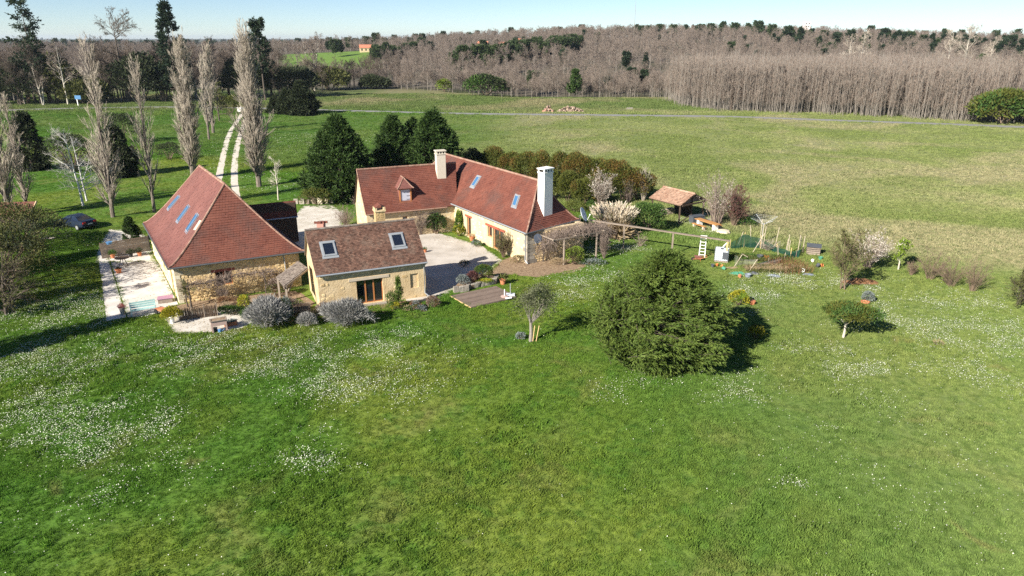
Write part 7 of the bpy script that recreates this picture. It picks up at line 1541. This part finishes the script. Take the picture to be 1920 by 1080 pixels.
# ------------------------------------------------------------------ far buildings
def far_house(label, u, v, y, w, d, h, rh, name='distant_house', wall='plaster_cream', roof='tile_far', rot=.2, wins=3, z=None):
    p = hillp(u, v, y); t = thing(name, label, 'house'); part(t, 'wall', lambda g: g.box((-w / 2, -d / 2, -1), (w / 2, d / 2, h)), wall)
    o = .4
    part(t, 'roof', lambda g: [g.quads([[(-w / 2 - o, -d / 2 - o, h - .2), (w / 2 + o, -d / 2 - o, h - .2), (w / 2 + o, 0, h + rh), (-w / 2 - o, 0, h + rh)], [(w / 2 + o, d / 2 + o, h - .2), (-w / 2 - o, d / 2 + o, h - .2), (-w / 2 - o, 0, h + rh), (w / 2 + o, 0, h + rh)]])], roof); part(t, 'gable', lambda g: g.tris([[(s * w / 2, -d / 2, h), (s * w / 2, d / 2, h), (s * w / 2, 0, h + rh - .15)] for s in (-1, 1)]), wall)
    for k in range(wins): x = -w / 2 + (k + .5) * w / wins; part(t, 'window', lambda g: g.box((x - .5, -d / 2 - .03, h - 2.2), (x + .5, -d / 2 + .1, h - .8)), 'pane')
    mv(t, p, rot); return t
far_house('far pale house with orange red roof above the green meadow', 686, 100, 560, 9, 6, 3.2, 2.2, rot=.25); far_house('farther house with orange roof on the ridge left of the hamlet', 905, 78, 610, 9, 6, 3.4, 2.4, rot=-.2); far_house('pale pinkish house at the right end of the hamlet on the ridge', 976, 74, 605, 7, 7, 4.6, 1.8, rot=.1); far_house('low house with red roof in the middle of the hamlet on the ridge', 948, 78, 615, 11, 5, 2.4, 1.8, rot=.05)
far_house('grey gabled house half out of the photo beyond the left lane', -8, 190, 232, 11, 8, 5.0, 5.0, wall='stone_grey', roof='slate', rot=1.2, wins=2)
p = hillp(1508, 50, 690); t = thing('distant_tower', 'small pale square tower block on the right skyline', 'tower', p); part(t, 'wall', lambda g: g.box(p + [-2.6, -2.6, 0], p + [2.6, 2.6, 16.5]), 'tower'); [part(t, 'window', lambda g: g.box(p + [x - .5, -2.65, z], p + [x + .5, -2.5, z + 1.2]), 'pane') for x in (-1.3, 1.1) for z in (11.5, 14.2)]
p = hillp(1188, 50, 720); t = thing('radio_mast', 'thin tall radio mast on the middle skyline', 'mast', p); part(t, 'mast', lambda g: g.tube([p, p + [0, 0, 30]], [.35, .16], 6), 'stone_grey'); part(t, 'antenna', lambda g: g.tube([p + [0, 0, 30], p + [0, 0, 34]], .1, 5), 'stone_grey')
# pink vent seen over the ridge of the small house
c = sRL + (sRR - sRL) * .155 + ys_ * .5; o = part(cot, 'roof_vent', lambda g: g.beam(c + [0, 0, -.8], c + [0, 0, .28], .62, .5), 'pink_brick'); part(o, 'vent_cap', lambda g: [g.beam(c + xs_ * s + [0, 0, .28], c + xs_ * s + [0, 0, .44], .1, .5) for s in (-.25, 0, .25)], 'tile_red')

t = thing('stone_row', 'rough row of stones and stumps along the far edge of the gravel yard', 'stones', at(590, 382))
for k in range(16):
    p = at(556 + k * 4.4 + r.uniform(-1, 1), 382 + r.uniform(-1, 1)); q_ = r.uniform(.2, .45)
    part(t, 'stone', lambda g: g.box8(p + np.array([(x * q_ * r.uniform(.6, 1), y * q_ * r.uniform(.6, 1), z * q_ * r.uniform(1.2, 2.0)) for z in (0, 1) for x, y in ((-.7, -.7), (.7, -.7), (.7, .7), (-.7, .7))]), r.random()), ('stone_grey', 'stone_pale', 'wood_grey')[k % 3])
# grass creeping over the edges of the paved areas, leaf litter
q = []
for nm, P in SHEETS:
    if nm in ('terrace_border', 'flower_bed'): continue
    for k in range(len(P)):
        a, b = P[k], P[(k + 1) % len(P)]; m = int(np.linalg.norm(b - a) * (9 if nm != 'shelter_floor' else 4)); t = r.random((m, 1)); q.append(a + (b - a) * t + r.normal(0, .13, (m, 2)))
q = np.concatenate(q); c_, s_ = project(q); q = q[(c_ > -20) & (c_ < 1940)]
inside = np.zeros(len(q), bool)
for P in PAVED[2:3]: inside |= in_poly(q, pix((275, 446), (335, 580), (560, 556), (590, 578), (796, 562), (770, 470), (700, 430), (520, 440), (400, 380)))
q = q[~inside]
scatter('edge_grass', [clump(60 + k, 12, .09, .08, .026) for k in range(3)], np.c_[q, np.full(len(q), .01)], r.uniform(.5, 1.3, len(q)), r.uniform(0, 6.28, len(q)), r.integers(0, 3, len(q)))
lp = np.concatenate([pp + r.normal(0, sd, (m, 2)) for pp, sd, m in ((at(905, 466)[:2], 1.6, 160), (at(845, 448)[:2], 1.5, 160), (at(240, 487)[:2], 1.3, 200), (at(300, 560)[:2], 1.2, 120), (at(380, 605)[:2], 1.3, 160), (at(930, 500)[:2], 1.6, 260), (at(1040, 500)[:2], 2.0, 400), (at(610, 410)[:2], 2.5, 260), (at(230, 440)[:2], 1.8, 160), (at(150, 392)[:2], 4.0, 900))])
g = Geo(); m = len(lp); kites(g, np.c_[lp, np.full(m, .035)], unit(r.normal(size=(m, 3)) * [1, 1, .25]), r.uniform(.06, .14, m), .06, r, upn=3); tag(g.build('leaf_litter', M['leaf_dry']), kind='stuff')
